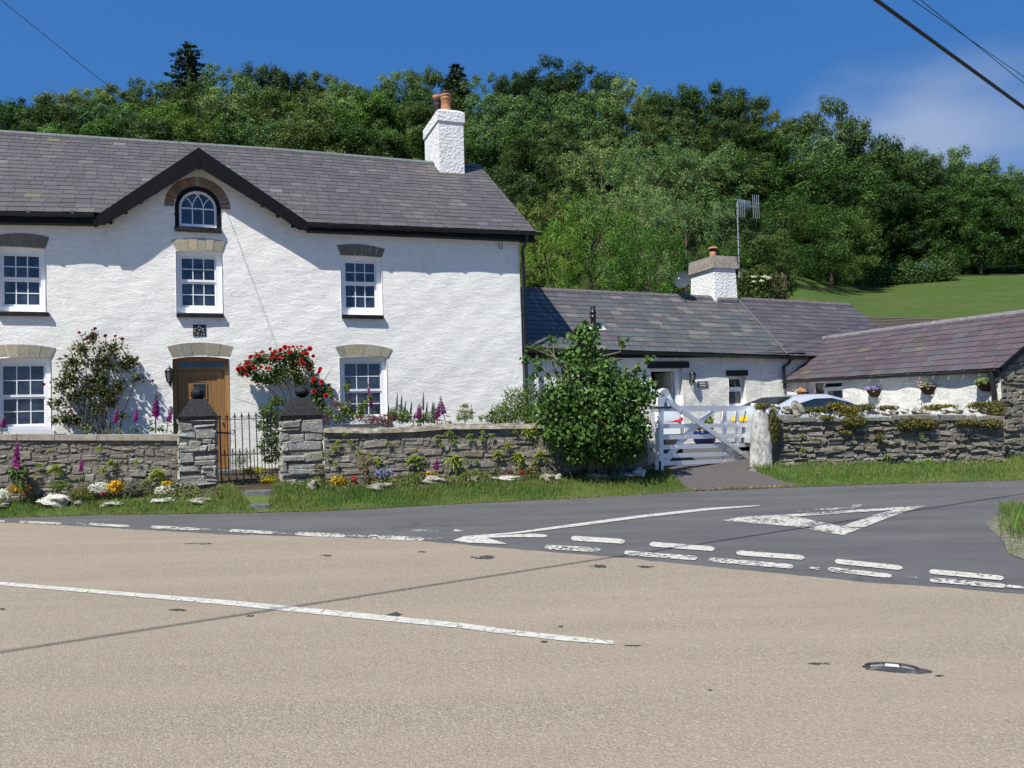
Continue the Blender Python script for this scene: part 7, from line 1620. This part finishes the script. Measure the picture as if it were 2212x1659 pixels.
for x, yt, yb, Y, lab in ((655, 690, 960, 14.7, 'lupin under the rose, tall left one'), (703, 760, 960, 14.7, 'lupin under the rose, second from the left'), (617, 835, 965, 14.65, 'short lupin at the foot of the rose, left'), (832, 860, 965, 14.65, 'short lupin at the foot of the rose, middle'), (913, 840, 965, 14.65, 'short lupin at the foot of the rose, right')):
    px, y1 = Z3p(x, yt); _, y2 = Z3p(x, yb); spike('l', px, y1, y2, Y, lab, 0, .9)
for k, (x, yt) in enumerate(((655, 785), (722, 688), (760, 698), (786, 755), (835, 760), (915, 795), (940, 684), (963, 765), (1008, 760), (1024, 770), (862, 850))):
    px, y1 = Z5(x, yt); _, y2 = Z5(x, 940); spike('l', px, y1, y2, 15.0, ('lupin nearest the right window', 'tall lupin, left of the first pair', 'tall lupin, right of the first pair', 'lupin just right of the first tall pair', 'lupin between the two leaf mounds', 'lupin left of the tallest one in the right group', 'tallest lupin of the right hand group', 'lupin right of the tallest one', 'lupin next to the pink foxglove, left', 'lupin next to the pink foxglove, right', 'dark stubby lupin above the coping')[k], 0, .8)
# ferns rooted in the walls
def fern_proto(kind, seed):
    RN = np.random.default_rng(seed); V, C = [], []; k = 34
    for i in range(k):
        a = RN.uniform(-1.5, 1.5); el = RN.uniform(-.7, 1.25); d = np.array([math.sin(a)*math.cos(el), -math.cos(a)*math.cos(el)*.6-.15, math.sin(el)]); L = RN.uniform(.6, 1.1); nn = unit((np.array([0, -.5, .6])+RN.normal(size=3)*.5)[None])
        for s in range(3):
            c = d*L*(.12+.28*s)+np.array([0, 0, -.22*(s*.5)**2*L]); V.append(leafq(c[None], nn, [L*.42], .28, .1, up=(d+np.array([0, 0, -.25*s]))[None])); C.append(varied(((.22, .28, .035), (.27, .32, .05), (.16, .21, .03))[RN.integers(3)], 1))
    return np.concatenate(V), np.concatenate(C)
ferns = []
for s in range(3):
    V, C = fern_proto('fern', s); o = quads('wall_fern', V, C, LEAF_N); ferns.append(o)
fcount = [0]
def fern(F, px, py, r, label, off=.05):
    k = fcount[0]; fcount[0] += 1; o = ferns[k] if k < 3 else ferns[k % 3].copy()
    if k >= 3: COL.objects.link(o)
    u, z = F.q(px, py, off); o.location = F.p(u, z, off); s = r/PF*o.location.y*1.6; o.scale = (s, s, s); o.rotation_euler = (0, 0, math.atan2(F.N.x, -F.N.y)+random.Random(k).uniform(-.3, .3)); tag(o, label, 'fern', 'ferns rooted in the stone walls')
def fern_rows(F, lst, conv, f, wall):
    pts = [(*conv(x, y), r*f) for x, y, r in lst]; ys = sorted(p[1] for p in pts); lo, hi = ys[len(ys)//3], ys[2*len(ys)//3]; rows = {'upper': [], 'middle': [], 'lower': []}
    for p in pts: rows['upper' if p[1] <= lo else ('middle' if p[1] <= hi else 'lower')].append(p)
    ordn = ['first', 'second', 'third', 'fourth', 'fifth', 'sixth', 'seventh', 'eighth', 'ninth', 'tenth', 'eleventh', 'twelfth', 'thirteenth']
    for rname, ps in rows.items():
        for i, (px, py, r) in enumerate(sorted(ps)): fern(F, px, py, r, '%s fern from the left in the %s part of %s' % (ordn[i], rname, wall))
fern_rows(LF, [(430, 1240, 62), (310, 1205, 28), (280, 1275, 24), (760, 1075, 28), (850, 1195, 48), (790, 1240, 34), (1210, 1280, 78), (1050, 1180, 24), (380, 1095, 20)], Z3p, .28343, 'the left garden wall')
fern_rows(RF_, [(310, 1025, 24), (250, 1100, 32), (215, 1145, 32), (350, 1085, 24), (420, 1175, 32), (655, 1105, 30), (575, 1240, 38), (510, 1200, 27), (860, 1250, 75), (880, 1160, 22), (940, 1220, 22), (1050, 1055, 30), (1150, 1015, 40), (1180, 1085, 27), (1185, 1245, 75), (1320, 1050, 37), (1410, 1065, 32), (1500, 1040, 24), (1420, 1010, 20), (1625, 1125, 42), (1545, 1195, 52), (1715, 1210, 57), (1780, 1010, 46), (1685, 1005, 24), (1845, 1010, 22), (1890, 1200, 62), (1840, 1275, 42), (1300, 1250, 24), (1375, 1245, 24), (230, 1265, 30), (165, 1210, 22), (1720, 1290, 26), (1090, 1110, 22)], Z5, .26664, 'the right garden wall')
fern_rows(YF, [(335, 1075, 20), (460, 1185, 24), (555, 1100, 17), (1105, 1235, 30), (850, 1130, 14), (1360, 1085, 20), (1420, 1145, 14), (1410, 1270, 32), (1300, 1280, 24), (1345, 1290, 27), (1690, 1310, 20), (1215, 1300, 16), (455, 1070, 16)], Z8, .28333, 'the yard wall')
# stonecrop and moss on the yard wall
MOSS = ((.12, .13, .035), (.15, .14, .04), (.09, .11, .03), (.2, .16, .04), (.11, .09, .045)); YMOSS = MOSS+((.4, .3, .03),)
for k, (x, y, rx, ry, off, lab, yel) in enumerate(((235, 985, 32, 130, .16, 'brown green moss curtain hanging beside the standing stone', 0), (150, 855, 50, 28, .1, 'dark moss tuft on top of the standing stone', 0), (560, 885, 105, 28, -.15, 'stonecrop mat on the wall below the car windscreen', 0), (715, 850, 62, 30, -.1, 'yellowish stonecrop hump in front of the car', 1), (815, 890, 65, 42, -.02, 'yellow flowering stonecrop spilling over the wall, largest', 1), (850, 970, 75, 50, .1, 'stonecrop curtain hanging below the yellow hump', 0), (935, 862, 65, 26, -.2, 'stonecrop mat right of the yellow hump', 0), (1090, 868, 80, 20, -.2, 'long flat stonecrop mat at the middle of the yard wall', 0), (1510, 862, 110, 24, -.25, 'stonecrop mat below the middle flower basket', 1), (1830, 850, 90, 34, -.2, 'grassy tuft on the wall below the right basket', 0), (1940, 890, 55, 75, -.05, 'dry straggly growth at the right end of the yard wall', 0), (1270, 985, 70, 48, .08, 'stonecrop curtain at the middle of the yard wall', 0), (1405, 985, 60, 42, .08, 'fresh green growth hanging right of the middle of the yard wall', 0), (1715, 975, 75, 22, .1, 'thin green trail along the right part of the yard wall', 0), (1900, 985, 70, 30, .1, 'green trail at the right end of the yard wall', 0), (785, 1050, 28, 16, .08, 'small yellow stonecrop low on the yard wall', 1), (1040, 1090, 16, 40, .06, 'thin dry stem hanging on the yard wall', 0), (640, 940, 40, 18, .05, 'moss strip under the white boulders', 0))):
    u, z = YF.q(*Z8(x, y), off); c = YF.p(u, z, off); q = .28333/PF*c.y
    o = foliage_thing('stonecrop_mat', lab, 'stonecrop', [((c.x, c.y, c.z), (rx*q*1.3, .14, ry*q*1.1))], int(170+rx*ry*.36), (.022, .045), YMOSS if yel else MOSS, 'stonecrop and moss on the yard wall', base=c, asp=.7, jit=.9, fill=.4)
foliage_thing('stonecrop_mat', 'green growth over the left side of the right pier base', 'moss', [pe(688, 1012, 13.6, 12, 10, 8)], 120, (.03, .05), MOSS, base=P_(688, 1020, 13.6))
WALL_Y = lerp_fn([(-60, 13.55), (389, 13.8), (470, 13.7), (702, 14.0), (1400, 14.72)])
# flower clumps in the bed
WHITEF = ((.72, .72, .7), (.6, .62, .58), (.75, .75, .74)); YELF = ((.7, .42, .01), (.75, .5, .02), (.1, .15, .03), (.62, .3, .01))
def clump(conv, f, x, y, rx, ry, n, size, pal, lab, cat='flowers', name='flower_clump', Y=None, mat=None, asp=.9, up=.6, fill=.5):
    px, py = conv(x, y); k = 0
    h_ = ground_hit(px, py+ry*f*.9); Y = min(h_.y+.1, WALL_Y(px)-.2)
    g = gzz((px-PW/2)/PF*Y, Y); zz = aty(px, py, Y).z
    e_ = pe(px, py, Y, rx*f, ry*f); e_ = ((e_[0][0], e_[0][1], e_[0][2]+.05), (e_[1][0], min(.22, e_[1][0]), e_[1][2])); foliage_thing(name, lab, cat, [e_], n, size, pal, base=(e_[0][0], e_[0][1], min(g, e_[0][2])), mat=mat or PETAL, asp=asp, up=up, fill=fill)
f3, f5 = .28343, .26664
clump(Z3p, f3, 760, 1400, 78, 45, 900, (.016, .03), WHITEF, 'largest white alyssum cushion beside the yellow pansies', Y=13.25); clump(Z3p, f3, 1252, 1420, 70, 42, 700, (.016, .03), WHITEF, 'round white alyssum cushion left of the iron gate', Y=13.2); clump(Z3p, f3, 20, 1445, 65, 38, 600, (.016, .03), WHITEF, 'white alyssum cushion at the left edge', Y=13.1)
clump(Z3p, f3, 880, 1388, 62, 48, 260, (.03, .055), YELF, 'yellow pansies beside the white cushion', Y=13.2); clump(Z3p, f3, 1272, 1364, 42, 16, 120, (.025, .04), YELF, 'small yellow flowers behind the round white cushion', Y=13.35); clump(Z3p, f3, 152, 1405, 78, 42, 300, (.028, .05), ((.7, .4, .02), (.55, .2, .02), (.1, .14, .03), (.08, .12, .03)), 'orange and yellow flowers by the foxglove at the left', Y=13.1); clump(Z3p, f3, 1008, 1400, 72, 58, 420, (.05, .09), ((.13, .15, .09), (.1, .12, .07)), 'grey green lavender tuft right of the yellow pansies', 'plant', 'lavender_tuft', 13.25, LEAF_N, .16, 1.2, .2); clump(Z3p, f3, 640, 1445, 112, 58, 1300, (.02, .04), ((.1, .12, .02), (.13, .14, .025), (.08, .1, .02)), 'olive cushion conifer between two white stones', 'shrub', 'dwarf_conifer', 13.1, LEAF_N, .4, .6); clump(Z3p, f3, 785, 1445, 26, 18, 60, (.03, .045), ((.5, .05, .1), (.55, .08, .14)), 'pink flower in front of the white cushion', Y=13.0)
clump(Z3p, f3, 450, 1385, 90, 38, 320, (.06, .12), ((.13, .17, .04), (.1, .14, .03)), 'spiky green leaves at the foot of the left wall', 'plant', 'leafy_clump', 13.35, LEAF_N, .14, 1.0, .2); clump(Z3p, f3, 1110, 1370, 60, 36, 200, (.06, .1), ((.12, .16, .04), (.1, .14, .03)), 'green leaf tuft left of the left pier', 'plant', 'leafy_clump', 13.4, LEAF_N, .14, 1.0, .2); clump(Z3p, f3, 140, 1290, 70, 70, 260, (.06, .11), ((.1, .14, .05), (.08, .12, .04)), 'foxglove leaves in front of the left wall', 'plant', 'leafy_clump', 13.25, LEAF_N, .45, .5, .2)
clump(Z5, f5, 255, 1425, 62, 38, 260, (.026, .045), YELF, 'yellow violas at the foot of the right pier', Y=13.6); clump(Z5, f5, 378, 1432, 24, 42, 90, (.03, .05), ((.5, .02, .02), (.1, .14, .03)), 'red salvia right of the yellow violas', Y=13.6); clump(Z5, f5, 625, 1372, 76, 46, 420, (.026, .05), ((.24, .28, .6), (.34, .37, .68), (.1, .14, .04)), 'pale blue pansies in front of the right wall', Y=13.75); clump(Z5, f5, 457, 1300, 58, 78, 420, (.1, .18), ((.27, .2, .11), (.2, .15, .08), (.15, .14, .06)), 'dry brown grass tuft against the right wall', 'grass tuft', 'dry_grass_tuft', 13.9, LEAF_N, .07, 1.4, .1); clump(Z5, f5, 1735, 1362, 15, 13, 40, (.03, .05), ((.6, .02, .02),), 'single red flower near the white edging stone', Y=13.9); clump(Z5, f5, 1630, 1352, 42, 16, 140, (.022, .04), ((.2, .04, .09), (.12, .12, .05)), 'purple low flowers behind the long white stone', Y=14.0); clump(Z5, f5, 1010, 1366, 70, 18, 170, (.024, .04), ((.55, .42, .02), (.12, .16, .04), (.5, .06, .03)), 'mixed yellow and red flowers below the magenta foxglove', Y=13.85); clump(Z5, f5, 510, 1420, 60, 24, 160, (.03, .05), ((.1, .14, .04), (.25, .05, .09)), 'small reddish plants left of the blue pansies', 'plant', Y=13.6); clump(Z5, f5, 860, 1400, 110, 42, 420, (.07, .13), ((.13, .18, .04), (.1, .15, .03), (.2, .2, .07)), 'green iris leaves along the foot of the right wall', 'plant', 'leafy_clump', 13.8, LEAF_N, .1, 1.2, .15); clump(Z5, f5, 1360, 1368, 120, 34, 380, (.06, .11), ((.13, .18, .04), (.1, .15, .03)), 'grassy leaves right of the magenta foxglove', 'plant', 'leafy_clump', 13.95, LEAF_N, .1, 1.2, .15); clump(Z5, f5, 1530, 1340, 50, 40, 260, (.05, .1), ((.12, .12, .07), (.1, .12, .05)), 'grey brown heather tuft at the foot of the right wall', 'plant', 'heather_tuft', 14.1, LEAF_N, .14, 1.0, .2); clump(Z5, f5, 1810, 1350, 60, 34, 220, (.04, .07), ((.11, .13, .04), (.14, .13, .05)), 'brownish leafy patch under the lilac shrub', 'plant', 'leafy_clump', 13.95, LEAF_N, .5, .6, .2)
# edging stones
def rock(conv, x, y, rx, ry, f, mat, lab, Y, dep=.16):
    px, py = conv(x, y); c = ground_hit(px, py+ry*f*.75); c = aty(px, py+ry*f*.75, min(c.y, WALL_Y(px)-.3)); k = f/PF*c.y; c.y += .05; c.z += ry*k*.8; mb = MB(); mb.blob(c, 1, int(x+y), 8, .26, (rx*k, dep, ry*k)); tag(mb.build('edging_stone', mat, loc=(c.x, c.y, c.z-ry*k)), lab, 'stone', 'stones edging the flower bed')
ident = lambda x, y: (x, y)
for a in ((400, 1482, 118, 52, 'big white boulder at the left of the flower bed', QUARTZ), (597, 1492, 36, 26, 'small pale stone right of the big white boulder', GREYROCK), (870, 1502, 92, 16, 'flat white stone in front of the yellow pansies', QUARTZ), (1238, 1476, 100, 20, 'long flat white stone in front of the round white cushion', QUARTZ), (20, 1512, 30, 16, 'pale stone at the left edge of the verge', GREYROCK)): rock(Z3p, a[0], a[1], a[2], a[3], f3, a[5], a[4], 12.98)
Z4 = lambda x, y: (331.8+x*.26667, 663.6+y*.26667); f4 = .26667
for a in ((365, 1572, 105, 22, 'flat grey stone in the grass in front of the left pier', GREYROCK), (1133, 1437, 28, 16, 'small pinkish stone at the foot of the right pier', GREYROCK), (1282, 1452, 40, 42, 'rounded yellowish stone by the right pier', GREYROCK)): rock(Z4, a[0], a[1], a[2], a[3], f4, a[5], a[4], 13.2)
for a in ((580, 1460, 98, 30, 'broken brown stone below the blue pansies', GREYROCK), (1030, 1412, 105, 36, 'big tilted grey slab in the edging of the right bed', GREYROCK), (1340, 1394, 52, 18, 'small rounded stone in the grass left of the long white one', GREYROCK), (1612, 1390, 108, 22, 'long white stone in the edging of the right bed', QUARTZ), (1955, 1386, 52, 34, 'rough white brown stone under the lilac shrub, left', GREYROCK), (2035, 1390, 42, 30, 'rough white brown stone under the lilac shrub, second', GREYROCK)): rock(Z5, a[0], a[1], a[2], a[3], f5, a[5], a[4], 13.62)
for a in ((1287, 1030, 27, 9, 'long stone in front of the shadow under the lilac', GREYROCK), (1345, 1028, 30, 8, 'flat long stone near the white gate', GREYROCK), (1381, 1024, 13, 12, 'upright white stone nearest the white gate', QUARTZ)): rock(ident, a[0], a[1], a[2], a[3], 1, a[5], a[4], 13.9)
for x, y, rx, ry, lab in ((870, 1490, 130, 9, 'slate threshold slab under the iron gate'), (888, 1598, 98, 11, 'dark slate stepping stone in the grass by the road')):
    px, py = Z4(x, y); c = ground_hit(px, py); k = f4/PF*c.y; mb = MB(); n = 12; g = gzz(c.x, c.y); mb.prism([Vector((c.x+rx*k*math.copysign(abs(math.cos(t))**.6, math.cos(t)), c.y+.2*math.copysign(abs(math.sin(t))**.6, math.sin(t)), max(g, c.z)+.012)) for t in (6.283*(i+.5)/n for i in range(n))], Vector((0, 0, -.08))); tag(mb.build('stepping_stone', RIDGE, loc=(c.x, c.y, g)), lab, 'slab')
# flower baskets on the outbuilding wall
def basket(x, y, lab, cols, w=.2, hang=False):
    px, py = Z8(x, y); u, z = WF.q(px, py, .12); c = WF.p(u, z, .02); e = empty('wall_basket', c, lab, 'flower basket', 'flower baskets on the outbuilding wall'); mb = MB(); mb.smooth = True; rows = []
    for zz, r in ((.0, w*.42), (.06, w*.7), (.14, w*.92), (.17, w)): rows.append([c+WF.U*(r*math.cos(t))+WF.N*(r*math.sin(t)+.0)+Z3*(zz-.1) for t in (math.pi*k/12 for k in range(13))])
    mb.grid(rows); mb.face(rows[0]); mb.build('basket', m_plain('brown_basket', (.07, .045, .03), .9, .1, 30, .4), e)
    n = 230; p = np.array(c+WF.N*.1+Z3*.1)+RNG.normal(size=(n, 3))*np.array([.06, .06, .03])*w/.2; nn = unit(np.array([-.4, -.4, .7])+RNG.normal(size=(n, 3))*.5); b = np.array([cols[i] for i in RNG.integers(len(cols), size=n)]); quads('flowers', leafq(p, nn, RNG.uniform(.03, .055, n), .9, .1), b, PETAL, e)
basket(988, 752, 'wall basket of mauve flowers, left of the three', ((.35, .24, .6), (.42, .3, .66), (.1, .14, .05))); basket(1397, 730, 'wall basket of pink flowers, middle of the three', ((.5, .25, .28), (.45, .4, .35), (.1, .14, .05), (.12, .16, .05))); basket(1842, 702, 'wall basket of green foliage, right of the three', ((.14, .19, .05), (.2, .25, .06), (.1, .15, .04)), .22); basket(450, 765, 'basket of orange and mauve flowers behind the car roof', ((.75, .4, .01), (.75, .5, .02), (.35, .25, .6), (.7, .3, .01)), .2)
# plant in the blue pot
V, C = leaf_mass([((POT_AT.x, POT_AT.y, POT_AT.z+.48), (.3, .28, .2)), ((POT_AT.x+.12, POT_AT.y, POT_AT.z+.62), (.15, .15, .12))], 260, (.08, .14), ((.13, .19, .04), (.17, .22, .06)), .6, .6, .5); quads('foliage', V, C, LEAF_N, pt_)
